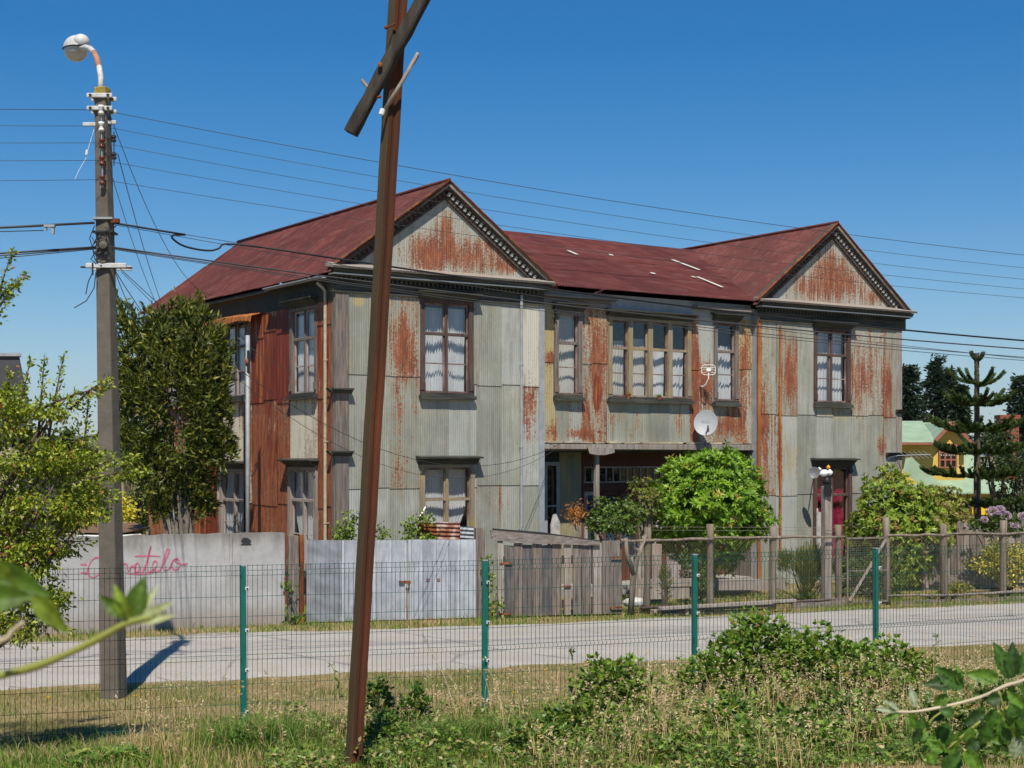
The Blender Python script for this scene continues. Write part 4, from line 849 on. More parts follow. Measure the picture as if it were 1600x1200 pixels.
sp = [(Pt(20, 700, d_), Pt(48, 560, d_), 130), (Pt(60, 680, d_), Pt(70, 558, d_), 110), (Pt(75, 690, d_), Pt(100, 552, d_), 110), (Pt(110, 640, d_), Pt(170, 590, d_-.2), 110), (Pt(60, 640, d_), Pt(175, 602, d_-.2), 110), (Pt(100, 760, d_-.2), Pt(232, 735, d_-.4), 260), (Pt(120, 740, d_-.2), Pt(215, 712, d_-.4), 160),
      (Pt(100, 700, d_), Pt(150, 680, d_-.3), 80), (Pt(-20, 520, d_), Pt(22, 385, d_), 120), (Pt(-15, 500, d_), Pt(42, 425, d_), 120), (Pt(-10, 480, d_), Pt(25, 440, d_), 110), (Pt(40, 860, d_), Pt(145, 845, d_), 90), (Pt(50, 880, d_), Pt(115, 852, d_), 60), (Pt(20, 960, d_), Pt(112, 925, d_), 60), (Pt(40, 960, d_), Pt(110, 985, d_), 60),
      (Pt(10, 660, d_), Pt(15, 580, d_), 90), (Pt(130, 720, d_), Pt(140, 610, d_), 80)]
leafy_tree('plum_tree', 'plum tree with reddish shoot tips reaching in front of the concrete pole', (-5.7, 13.0, .40), cl, 21000, .052, .025, (.08, .14, .012), (.38, .42, .045), (.30, .10, .035), .05, .055, k=20, spread=.42, sprigs=sp)
# conifer beside the house
def yew():
    Y = 28.6; b = Pt(285, 835, Y); b.z = 0; root = empty('cypress_tree', b, 0, 'tall many-stemmed dark conifer in front of the rusty side wall', 'tree'); off = np.array(b)
    cl = [((275, 640), 80, 150, 3.0), ((225, 620), 45, 120, 1.6), ((315, 600), 45, 120, 1.8), ((262, 545), 42, 75, 1.0), ((308, 545), 30, 75, .9), ((240, 520), 20, 50, .35), ((285, 505), 18, 40, .3), ((330, 560), 20, 55, .35), ((205, 560), 24, 60, .45), ((330, 650), 35, 80, .9), ((240, 730), 42, 55, 1.0), ((300, 745), 36, 55, .9), ((345, 700), 24, 60, .6), ((252, 790), 20, 28, .35), ((318, 790), 20, 26, .3), ((200, 650), 26, 80, .7), ((190, 510), 10, 55, .2), ((345, 540), 14, 30, .2)]
    PP = []; DD = []; ws = np.array([c[3] for c in cl]); ws = ws/ws.sum()
    for (c, rx, rz, w), ww in zip(cl, ws):
        m = int(23000*ww); p, cc = clump_points(m, Pt(c[0], c[1], Y), (rx*Y/FX, min(rx, 60)*Y/FX, rz*Y/FX), 60, .19, .3); PP.append(p); d = cc*.8+rdir(m)*.7; d[:, 2] += .35; DD.append(d)
    for (x, y) in ((180, 455), (268, 470), (310, 458), (300, 470), (275, 488), (205, 478), (335, 500), (365, 540), (255, 480), (320, 485), (225, 505), (290, 475), (345, 520), (235, 485), (358, 590), (362, 640)):
        m = 90; t = rng.random((m, 1)); p0 = np.array(Pt(x+(265-x)*.2, y+70, Y)); p1 = np.array(Pt(x, y, Y)); PP.append(p0+(p1-p0)*t+rng.normal(size=(m, 3))*.05*(1.2-t)); DD.append(norm((p1-p0)[None, :])+rdir(m)*.8)
    P = np.concatenate(PP)-off; D = np.concatenate(DD); m = len(P)
    leaves('crown', P, D, .15*rng.uniform(.6, 1.3, m), .045, cols(m, (.035, .06, .012), (.15, .17, .026), .35, (.26, .24, .04), .14), M['leaf'], root, .2)
    mb = MB(); tops = [Vector(Pt(x, y, Y+random.uniform(-.3, .3)))-b for x, y in ((225, 560), (250, 520), (275, 500), (300, 520), (320, 560), (240, 640), (310, 640), (280, 560), (205, 600))]; limbs(mb, (0, 0, 0), tops, .07, seg=9)
    mb.build('trunk', M['bark_grey'], root, smooth=True)
yew()
# background trees, left
for i, (px, py, rx, ry, Y, lab, ca, cb) in enumerate(((215, 760, 45, 75, 42, 'green tree behind the canopy, right of the yellow shrub', (.06, .10, .02), (.15, .20, .04)), (100, 740, 40, 60, 40, 'rounded green tree behind the plum tree', (.05, .08, .015), (.13, .17, .03)),
        (140, 750, 26, 65, 44, 'slender pale green tree left of the concrete pole', (.10, .12, .03), (.22, .22, .06)), (200, 690, 22, 40, 50, 'feathery tree top behind the conifer', (.04, .07, .02), (.1, .14, .03)), (30, 740, 50, 60, 38, 'dark tree beside the grey-roofed building', (.05, .08, .015), (.12, .16, .03)))):
    c = Pt(px, py, Y); leafy_tree('garden_tree', lab, (c.x, c.y, 0), [(c, (rx*Y/FX, rx*Y/FX, ry*Y/FX), 1)], 2600, .16, .09, ca, cb, k=30, spread=.4, group='trees beyond the wall')
c = Pt(158, 800, 36); leafy_tree('yellow_shrub', 'bright yellow-leaved shrub behind the brown canopy', (c.x, c.y, 0), [(c, (.75, .6, .45), 1)], 2200, .10, .06, (.50, .42, .03), (.68, .62, .10), k=24, cat='shrub', trunk_r=.04)
# background right: conifers
def conifer(px, pyt, pyb, rx, Y, lab):
    t = Pt(px, pyt, Y); h = t.z; root = empty('fir_tree', (t.x, Y, 0), 0, lab, 'tree', 'fir trees behind the green-roofed house'); R = rx*Y/FX
    mb = MB(); mb.tube([(0, 0, 0), (.05, 0, h*.6), (0, 0, h*.98)], [.3, .18, .03], 7); mb.build('trunk', M['bark'], root); n = 5200; P = []; D = []
    for k in range(130):
        f = random.random()**.8; z = h*(1-.62*f); r = R*(.10+.95*f**.75)*random.uniform(.65, 1.1); th = random.random()*6.28; m = 40; s_ = rng.random(m)
        P.append(np.stack([np.cos(th)*r*s_+rng.normal(size=m)*.14*R, np.sin(th)*r*s_+rng.normal(size=m)*.14*R, z-.12*r*s_+rng.normal(size=m)*.08*R+.18*r*s_**2], 1)); D.append(np.stack([np.cos(th)+rng.normal(size=m)*.5, np.sin(th)+rng.normal(size=m)*.5, rng.normal(size=m)*.4], 1))
    P = np.concatenate(P); leaves('crown', P, np.concatenate(D), .34, .15, cols(len(P), (.012, .03, .018), (.035, .06, .03), .3), M['leaf'], root)
conifer(1418, 572, 660, 34, 92, 'dark fir half hidden by the right end of the rusty house'); conifer(1462, 560, 660, 30, 95, 'tallest dark fir behind the green-roofed house'); conifer(1484, 578, 660, 20, 96, 'narrow fir leaning against the tallest fir'); conifer(1501, 605, 665, 18, 94, 'low fir at the right of the fir group')
conifer(1596, 590, 760, 30, 98, 'fir at the right edge of the photo')
for (px, py, rx, ry, Y, lab) in ((1585, 755, 32, 60, 46, 'dark broad-leaved tree at the right edge, behind the monkey puzzle'), (1560, 700, 34, 40, 50, 'small leafy tree between the monkey puzzle and the chimney')):
    c = Pt(px, py, Y); leafy_tree('garden_tree', lab, (c.x, c.y, 0), [(c, (rx*Y/FX, rx*Y/FX, ry*Y/FX), 1)], 2200, .15, .08, (.02, .04, .012), (.07, .10, .03), k=26, spread=.4, group='trees behind the right fence')
# monkey puzzle
def monkey():
    Y = 36.; b = Pt(1527, 900, Y); b.z = 0; root = empty('monkey_puzzle_tree', b, 0, 'monkey puzzle tree with upcurved spiky branches against the sky', 'tree')
    top = Pt(1526, 552, Y)-b; mbt = MB(); mbt.tube([(0, 0, 0), (0, 0, top.z*.5), top], [.115, .085, .045], 8); mbt.build('trunk', M['bark'], root)
    mb = MB(); P = []; D = []
    def spike(p, q, r0, r1):
        p = np.array(p); q = np.array(q); m = int(np.linalg.norm(q-p)*520)+4; t = rng.random((m, 1)); ax = norm((q-p)[None, :]); rr = rdir(m); rad = norm(rr-ax*np.sum(rr*ax, 1, keepdims=True)); P.append(p+(q-p)*t+rad*(r0+(r1-r0)*t)*.8); D.append(rad*.8+ax*.9)
    def branch(p, ang, L, rise, r=.045, sub=True, th=0):
        pts = []; m = 7
        for i in range(m):
            f = i/(m-1); pts.append(Vector(p)+Vector((math.cos(ang)*L*f, math.sin(ang)*L*f, L*(-.06*math.sin(f*3.1)+rise*f**2.2))))
        mb.tube(pts, [r*.8]*(m-1)+[r*.6], 6)
        for i in range(m-1): spike(pts[i], pts[i+1], r*.85, r*.85)
        if sub:
            for f in (.45, .62, .80):
                i = int(f*(m-1)); q = pts[i]
                for sg in (-1, 1):
                    a2 = ang+sg*random.uniform(.6, 1.0); branch(q, a2, L*random.uniform(.22, .36), random.uniform(.3, .6), r*.8, False)
    for (py, L, rise, k, sub) in ((562, .20, .8, 4, False), (598, .74, .46, 6, False), (630, .88, .36, 6, True), (672, 1.15, .28, 6, True), (704, 1.25, .16, 6, True), (742, 1.35, .10, 6, True), (785, 1.4, .06, 6, True), (830, 1.4, .05, 6, True)):
        z = (Pt(1527, py, Y)-b).z; a0 = random.random()*6
        for i in range(k): branch((0, 0, z+random.uniform(-.05, .05)), (a0 if py > 560 else 0)+6.283*i/k+random.uniform(-.1, .1)*(py > 560), L*random.uniform(.85, 1.1), rise, .042 if py < 640 else .036, sub)
    spike((0, 0, 1.2), top, .07, .05); m = sum(len(x) for x in P)
    o = mb.build('branches', simple('dark_branch', (.03, .045, .015), .8), root); o['kind'] = 'stuff'
    leaves('foliage', np.concatenate(P), np.concatenate(D), .042, .02, cols(m, (.03, .06, .012), (.10, .15, .02), .2), M['leaf'], root)
monkey()
# yellow house with green roof
def yellow_house():
    Y = 55.; f = Fr((0, Y, 0), (1, 0, 0), (0, -1, 0)); root = empty('yellow_house', (14.5, Y, 0), 0, 'yellow shingled house with pale green roof and a gabled dormer, behind the monkey puzzle', 'house')
    f = Fr((-14.5, 0, 0), (1, 0, 0), (0, -1, 0))
    def A(px): return (px-800)/FX*Y
    def Z(py): return CAMZ-(py-HY)*Y/FX
    wy = NM('yellow_shingle', .85, .2); v = wy.coord((1, 1, 1)); wv = wy.n('ShaderNodeTexBrick'); wy.t.links.new(wy.coord((1, 1, 1), rot=(math.radians(90), 0, 0)), wv.inputs[0]); wv.inputs['Scale'].default_value = 4
    wv.inputs['Color1'].default_value = (.62, .43, .10, 1); wv.inputs['Color2'].default_value = (.70, .50, .14, 1); wv.inputs['Mortar'].default_value = (.4, .26, .05, 1); wy.color(wv.outputs[0])
    gm_ = simple('green_roof_sheet', (.27, .37, .25), .6, var=.2, scale=2); br = simple('brown_trim', (.28, .11, .07), .8)
    zr, ze = Z(657), Z(766)
    def plane(mb, pts, th=.06):
        n = len(pts); mb.add([Vector(p) for p in pts]+[Vector(p)-Vector((0, 0, th)) for p in pts], [tuple(range(n)), tuple(range(2*n-1, n-1, -1))]+[(i, (i+1) % n, n+(i+1) % n, n+i) for i in range(n)])
    x0, x1 = A(1360)-14.5, A(1576)-14.5; xr1 = A(1525)-14.5
    mb = MB(); plane(mb, [(x0, 3.2, zr), (xr1, 3.2, zr-.02), (x1, -.6, ze), (x0, -.6, ze)]); plane(mb, [(x0, 3.2, zr), (x0, 7, ze), (x1, 7, ze), (xr1, 3.2, zr)]); plane(mb, [(xr1, 3.2, zr), (x1, 7, ze), (x1, -.6, ze)]); mb.build('roof', gm_, root)
    # seams
    mb = MB()
    for k in range(9): xx = x0+1.0+k*.55; mb.beam((xx, 3.1, zr+.02), (xx, -.55, ze+.02), .03, .03)
    # wall below
    mb2 = MB(); mb2.box(f, x0+14.7, x1+14.3, -6.5, -.0, 0, ze-.02); mb2.build('wall', wy.m, root)
    # wide dormer
    dw0, dw1 = A(1375), A(1503); zt = Z(692); zb = Z(758); yf = -.25
    mb = MB(); mb.box(f, dw0, dw1, -2.6, .25, zb, zt); mb.poly(f, [(A(1456), zt), (A(1503), zt), (A(1481), Z(664))], -2, .25); mb.build('dormer_wall', wy.m, root)
    mb = MB(); plane(mb, [(x0, .5-1.3, zt+.02), (A(1455)-14.5, -.8, zt+.02), (A(1478)-14.5, 3.2, zr+.06), (x0, 3.2, zr+.06)], .05)
    plane(mb, [(A(1448)-14.5, -.55, zt-.05), (A(1481)-14.5, -.55, Z(659)), (A(1481)-14.5, 3, Z(659)), (A(1448)-14.5, 3, zt-.05)], .05); plane(mb, [(A(1514)-14.5, -.55, zt-.05), (A(1481)-14.5, -.55, Z(659)), (A(1481)-14.5, 3, Z(659)), (A(1514)-14.5, 3, zt-.05)], .05); mb.build('dormer_roof', gm_, root)
    mb = MB(); mb.beam((A(1449)-14.5, -.6, zt-.06), (A(1481)-14.5, -.6, Z(660)), .06, .12); mb.beam((A(1513)-14.5, -.6, zt-.06), (A(1481)-14.5, -.6, Z(660)), .06, .12); mb.beam((x0, -.84, zt-.03), (A(1455)-14.5, -.84, zt-.03), .05, .09); mb.build('trim', br, root)
    # diagonal lower roof edge and lower band
    mb = MB(); plane(mb, [(A(1405)-14.5, -.9, Z(716)), (A(1413)-14.5, -1.0, Z(714)), (A(1460)-14.5, -1.2, Z(760)), (A(1440)-14.5, -1.2, Z(765)), (A(1400)-14.5, -1., Z(735))], .05); plane(mb, [(A(1452)-14.5, -1.6, Z(768)), (x1+.2, -1.6, Z(768)), (x1, -.4, Z(750)), (A(1455)-14.5, -.4, Z(750))], .05); mb.build('lower_roof', gm_, root)
    w0, w1, wb, wt = A(1464), A(1490), Z(730), Z(695); mb = MB(); mb.box(f, w0, w1, .25, .30, wb, wt); wd = mb.build('window', M['dark_glass'], root)
    mb = MB()
    for k in range(4): xx = w0+(w1-w0)*k/3; mb.box(f, xx-.03, xx+.03, .30, .36, wb-.02, wt+.02)
    for k in range(4): zz = wb+(wt-wb)*k/3; mb.box(f, w0-.02, w1+.02, .30, .355, zz-.025, zz+.025)
    mb.build('frame', br, wd); mb = MB()
    for k in range(6): mb.poly(f, [(w0+.05+k*.095, Z(708)), (w0+.11+k*.095, Z(708)), (w0+.10+k*.095, Z(712)), (w0+.06+k*.095, Z(712))], .302, .31)
    mb.build('curtain', M['curtain'], wd)
    mb = MB(); mb.box(f, A(1495), A(1503), .3, .6, Z(705), Z(699)); mb.build('eave_box', M['white_paint'], root)
    mb = MB(); mb.box(f, A(1502), A(1542), 1.2, 1.3, Z(802), Z(785)); mb.build('yellow_board', simple('yellow_board_paint', (.75, .48, .02), .7), root)
    c = MB(); c.box(Fr((0, 0, 0), (1, 0, 0), (0, -1, 0)), -.33, .33, -.3, .3, 0, Z(659)+.1); c.box(Fr((0, 0, 0), (1, 0, 0), (0, -1, 0)), -.38, .38, -.35, .35, Z(659)+.1, Z(659)+.25)
    o = c.build('brick_chimney', M['brick']); o.location = (A(1574), Y, 0); tag(o, 'red brick chimney rising between the trees right of the monkey puzzle', 'chimney')
yellow_house()
# left neighbour
def grey_house():
    Y = 33.; root = empty('grey_roofed_building', (Pt(0, 0, Y).x, Y, 0), 0, 'building with a steep dark grey roof at the left edge, behind the plum tree', 'building'); X0 = Pt(0, 0, Y).x
    f = Fr((-X0, 0, 0), (1, 0, 0), (-X0, -Y, 0)); A = lambda px: (px-800)/FX*Y; Z = lambda py: CAMZ-(py-HY)*Y/FX
    dm = simple('dark_slate_sheet', (.06, .058, .065), .6, var=.25, scale=3)
    mb = MB(); mb.box(f, A(-240), A(30), -5, -.02, 0, Z(640)); mb.build('wall', M['cream'], root)
    mb = MB(); mb.poly(f, [(A(-240), Z(558)), (A(30), Z(558)), (A(52), Z(668)), (A(46), Z(672)), (A(-240), Z(640))], -5, .3); mb.build('roof', dm, root)
    mb = MB(); mb.poly(f, [(A(40), Z(668)), (A(58), Z(672)), (A(90), Z(745)), (A(90), Z(830)), (A(20), Z(830))], -3, -.3); mb.build('lower_roof', dm, root)
    mb = MB(); mb.box(f, A(-240), A(33), .0, .36, Z(558), Z(553)); mb.build('ridge_cap', M['galv'], root)
    mb = MB(); mb.box(f, A(-20), A(20), .0, .05, Z(645), Z(632)); mb.build('fascia', M['white_paint'], root)
grey_house()
# canopy and white roof behind the wall
def canopy():
    Y = 30.; t = empty('brown_canopy', Pt(178, 825, Y)*1, 0, 'brown tarpaulin canopy just above the concrete wall', 'canopy'); L = t.location.copy(); t.location.z = 0; L = t.location.copy()
    mb = MB(); pts = [Pt(120, 829, Y-1), Pt(150, 818, Y+1.5), Pt(210, 816, Y+1.5), Pt(234, 824, Y-.5), Pt(180, 832, Y-1.2)]; n = len(pts)
    mb.add([p-L for p in pts]+[p-L-Vector((0, 0, .03)) for p in pts], [tuple(range(n)), tuple(range(2*n-1, n-1, -1))]+[(i, (i+1) % n, n+(i+1) % n, n+i) for i in range(n)]); mb.build('tarpaulin', simple('brown_tarpaulin', (.16, .10, .06), .8), t)
    mb = MB()
    for p in (pts[0], pts[3], pts[2]): q = p-L; mb.tube([(q.x, q.y, 0), (q.x, q.y, q.z-.04)], .02, 6)
    mb.build('pole', M['galv'], t)
    o = MB(); A0 = Pt(118, 838, 28.6); B0 = Pt(228, 838, 28.6); A1 = Pt(140, 829, 30.5); B1 = Pt(205, 827, 30.5)
    vs = [A0, B0, B1, A1]; lowv = [Vector((v.x, v.y, 0)) for v in vs]; o.add(vs+lowv, [(0, 1, 2, 3), (7, 6, 5, 4), (0, 4, 5, 1), (1, 5, 6, 2), (2, 6, 7, 3), (3, 7, 4, 0)])
    o = o.build('white_shed', M['white_paint']); tag(o, 'low white roofed shed under the brown canopy', 'shed')
canopy()

# ------------------------------------------------------------------ boundary: wall, gate, fences
CW = frame_world((-10.4, 23.35), Pt(445, 0, 26.1).xy)
L_ = CW.L
mb = MB(); n = 30
def wtop(a): return 1.63+.012*math.sin(a*3)
mb.poly(CW, [(0, 0)]+[(L_, 0), (L_, 1.62)]+[(L_*(1-i/n), wtop(i)) for i in range(1, n)]+[(0, 1.64)], -.14, 0)
wl = empty('concrete_wall', CW.pt(0, 0, 0), 0, 'whitewashed rendered garden wall with pink graffiti', 'wall')
def rel(o, root): o.location = -root.location; o.parent = root; return o
o = mb.build('wall_panel', M['render']); rel(o, wl)
mb = MB(); a = CW.hit(360, 900)[0]; mb.box(CW, a-.025, a+.025, 0, .035, 0, 1.62); a2 = CW.hit(372, 900)[0]; mb.box(CW, a2+.05, L_-.02, .001, .02, 0, 1.60); o = mb.build('pilaster', M['render']); rel(o, wl)
mb = MB(); a, z = CW.hit(384, 845); mb.poly(CW, [(a-.09, z+.0), (a-.05, z+.06), (a+.03, z+.05), (a+.09, z), (a+.06, z-.03), (a-.06, z-.03)], .021, .035); mb.box(CW, a-.09, a+.09, .021, .03, z-.07, z-.05); o = mb.build('damp_stain', M['dark_metal']); rel(o, wl)
mb = MB()
def zz(x, y): return CW.hit(80+x/4, 820+y/4)
def stroke(pts, w=.024):
    # smooth through the points (Catmull-Rom) and lay a thin ribbon on the wall
    P = [Vector((*zz(*p), 0)) for p in pts]; Q = []
    for i in range(len(P)-1):
        p0 = P[max(i-1, 0)]; p1 = P[i]; p2 = P[i+1]; p3 = P[min(i+2, len(P)-1)]
        for k in range(5):
            t = k/5; Q.append(.5*((2*p1)+(p2-p0)*t+(2*p0-5*p1+4*p2-p3)*t*t+(3*p1-p0-3*p2+p3)*t**3))
    Q.append(P[-1]); V = []
    for i, q in enumerate(Q):
        d = (Q[min(i+1, len(Q)-1)]-Q[max(i-1, 0)]); d = d.normalized() if d.length > 0 else Vector((1, 0, 0)); s_ = Vector((-d.y, d.x, 0))*w/2*(1+.35*math.sin(i*.45))
        o = .004 + .0006*(len(mb.v) % 7)
        V += [CW.pt(q.x+s_.x, o, q.y+s_.y), CW.pt(q.x-s_.x, o, q.y-s_.y)]
    mb.add(V, [(2*i, 2*i+1, 2*i+3, 2*i+2) for i in range(len(Q)-1)])
stroke([(183, 247), (222, 250)]); stroke([(185, 299), (228, 302)])
stroke([(305, 206), (275, 206), (246, 235), (228, 285), (240, 320), (272, 327), (305, 300), (330, 285)])
stroke([(345, 262), (332, 285), (345, 303), (365, 290), (362, 265), (345, 262), (380, 268), (395, 300), (408, 266), (425, 258), (436, 298), (452, 248), (472, 250), (482, 290), (500, 262), (516, 262), (524, 298), (545, 290), (552, 262), (540, 238), (526, 255), (530, 290), (556, 303), (578, 280), (600, 225), (622, 135)])
stroke([(622, 133), (604, 210), (600, 270), (612, 296), (640, 280), (662, 250), (655, 228), (640, 232), (632, 270), (650, 294), (680, 280), (712, 225), (736, 165), (728, 150), (712, 185), (697, 255), (708, 284), (735, 275), (758, 235)])
stroke([(790, 212), (765, 220), (750, 248), (764, 276), (790, 276), (806, 245), (790, 214), (772, 226), (802, 244), (832, 248), (851, 240)]); stroke([(523, 196), (600, 194), (682, 197)]); stroke([(470, 302), (560, 308), (640, 300)])
o = mb.build('graffiti', M['pink'], fixn=False); rel(o, wl); o['label'] = 'pink handwriting'

# posts beside the gate
GT = frame_world(Pt(445, 0, 26.12).xy, Pt(748, 0, 27.0).xy)
def fpost(name, F, px0, px1, pyt, mat, lab, o0=-.12, o1=.02, cat='post', z0=0, round_=False, group=None, slant=0):
    a0 = F.hit(px0, 900)[0]; a1 = F.hit(px1, 900)[0]; zt = F.hit((px0+px1)/2, pyt)[1]; b = F.pt((a0+a1)/2, (o0+o1)/2, 0); mb = MB()
    if round_:
        r = (a1-a0)/2; pts = [Vector((random.uniform(-.012, .012)+slant*k/5, 0, z0-.05+(zt-z0+.05)*k/5)) for k in range(6)]; mb.tube(pts, [r*random.uniform(.9, 1.08)*(1-.03*k) for k in range(6)], 9)
    else:
        f = Fr((0, 0, 0), F.U, F.N); w = (a1-a0)/2; mb.poly(f, [(-w, z0-.05), (w, z0-.05), (w*.97, zt-random.uniform(0, .04)), (w*.2, zt+random.uniform(-.01, .03)), (-w*.95, zt-random.uniform(0, .05))], -abs(o1-o0)/2, abs(o1-o0)/2)
    o = mb.build(name, M[mat], bevel=.006 if not round_ else 0, smooth=False); o.location = b; return tag(o, lab, cat, group)
fpost('timber_post', GT, 450, 467, 836, 'wood_grey', 'broad grey timber post between the concrete wall and the rusty steel post')
fpost('rusty_steel_post', GT, 468, 476, 836, 'rust', 'rusty steel tube post at the left of the crumpled sheet panel', round_=True)
fpost('timber_post', GT, 743, 757, 824, 'wood_grey', 'grey timber gate post at the right of the metal gate')
# crumpled sheet panel
def zsheet(name, F, px0, px1, pyt, seams, parent=None, crumple=0., wave=0., o=0.0, mat='zinc', bright=1., rust=None, zb=.02, pytr=None):
    a0 = F.hit(px0, 900)[0]; a1 = F.hit(px1, 900)[0]; z1 = F.hit(px0, pyt)[1]; z1r = F.hit(px1, pytr or pyt)[1]; nu = max(12, int((a1-a0)/.009)); nv = 24; V = []; A = []; bay = [random.uniform(.86, 1.1) for _ in range(9)]
    ph = [random.uniform(0, 6) for _ in range(6)]
    for j in range(nv+1):
        for i in range(nu+1):
            a = a0+(a1-a0)*i/nu; zt = z1+(z1r-z1)*i/nu; z = zb+(zt-zb)*j/nv; oo = o+wave*math.sin(a*2*math.pi/.076)
            oo += crumple*(math.sin(a*9+z*7+ph[0])*math.sin(z*13-a*5+ph[1])+.6*math.sin(a*23+z*17+ph[2])*math.sin(z*19+ph[3]))
            for s_ in seams:
                da = abs(a-(a0+(a1-a0)*s_)); oo += .036*max(0, min(1, 1.7*(1-da/.034)))
            V.append(F.pt(a, oo, z)); A.append((rust(i/nu, j/nv) if rust else 0, 0, bright*(bay[sum(1 for s_ in seams if s_ < i/nu)] if min([abs(i/nu-s_)*(a1-a0) for s_ in seams] or [1]) > .03 else 1.25), 0))  # shading between seams and lighter ribs painted into the brightness channel
    n = nu+1; i, j = np.meshgrid(np.arange(nu), np.arange(nv)); k = (j*n+i).ravel()
    return np_mesh(name, np.array([tuple(v) for v in V]), np.stack([k, k+1, k+n+1, k+n], 1), M[mat], parent, True, {'wear': np.array(A)})
o = zsheet('sheet_panel', GT, 479, 534, 844, [], crumple=.012, wave=.006, bright=.72); tag(o, 'crumpled dull grey corrugated sheet at the left of the metal gate', 'sheet panel')
def gate():
    root = empty('metal_gate', GT.pt(GT.hit(533, 0)[0], 0, 0), 0, 'double gate of pale galvanised sheet with a rusty bolt', 'gate')
    a = zsheet('gate_leaf', GT, 534, 635, 844, [.02, .25, .50, .75, .985], crumple=.002, rust=lambda u, v: 0); rel(a, root)
    a = zsheet('gate_leaf', GT, 637, 743, 843, [.03, .2, .4, .58, .75, .985], crumple=.002, bright=1.02, o=-.006, rust=lambda u, v: .2 if u > .9 else 0); rel(a, root)
    mb = MB(); aa, z = GT.hit(634, 909); mb.box(GT, aa-.13, aa+.08, .02, .05, z-.012, z+.02); mb.box(GT, aa+.02, aa+.06, .05, .08, z-.07, z+.02); o = mb.build('bolt', M['rust']); rel(o, root)
    mb = MB(); mb.box(GT, aa-.01, aa+.02, .02, .035, .05, z-.03); o = mb.build('drop_rod', M['rust']); rel(o, root)
    mb = MB(); mb.box(GT, aa+.0, aa+.035, .05, .08, z-.10, z-.04); o = mb.build('padlock', M['galv']); rel(o, root)
    mb = MB(); 
    for px in (668, 685): q, zq = GT.hit(px, 905); mb.box(GT, q-.03, q+.03, .016, .022, zq-.01, zq+.012)
    o = mb.build('rust_plate', M['rust']); rel(o, root)
gate()
# corrugated scraps above the gate
GB2 = frame_world(Pt(640, 0, 27.1).xy, Pt(748, 0, 27.4).xy)
for (x0, x1, y0, y1, mat, lab) in ((650, 682, 816, 842, 'rust', 'dark rusty corrugated offcut above the gate'), (681, 719, 815, 843, 'rust_white', 'white and rust corrugated offcut above the gate'), (719, 740, 822, 841, 'galv', 'pale blue-grey corrugated offcut above the gate')):
    a0, zt = GB2.hit(x0, y0); a1, zb = GB2.hit(x1, y1); mb = MB(); n = 40; V = []
    for k in range(n+1): f = k/n; z = zb+(zt-zb)*f; V += [GB2.pt(a0, .012*math.sin(f*(zt-zb)/.076*6.28)+(0 if mat != 'rust' else .02), z), GB2.pt(a1, .012*math.sin(f*(zt-zb)/.076*6.28)+(0 if mat != 'rust' else .02), z-.02)]
    mb.add(V, [(2*k, 2*k+1, 2*k+3, 2*k+2) for k in range(n)])
    # prop that carries it
    mb.box(GB2, a0+.03, a0+.07, -.06, -.02, 0, zt-.05); o = mb.build('corrugated_offcut', M[mat], fixn=False); tag(o, lab, 'sheet', 'corrugated offcuts above the gate')
mb = MB(); mb.tube([Pt(649, 845, 26.95), Pt(652, 815, 27.0), Pt(665, 792, 27.05)], .016, 6); p = Pt(649, 845, 26.95); mb.tube([(p.x, p.y, 0), p], .016, 6); tag(mb.build('white_rod', M['white_paint'], smooth=True), 'thin white curved rod leaning above the gate', 'rod')
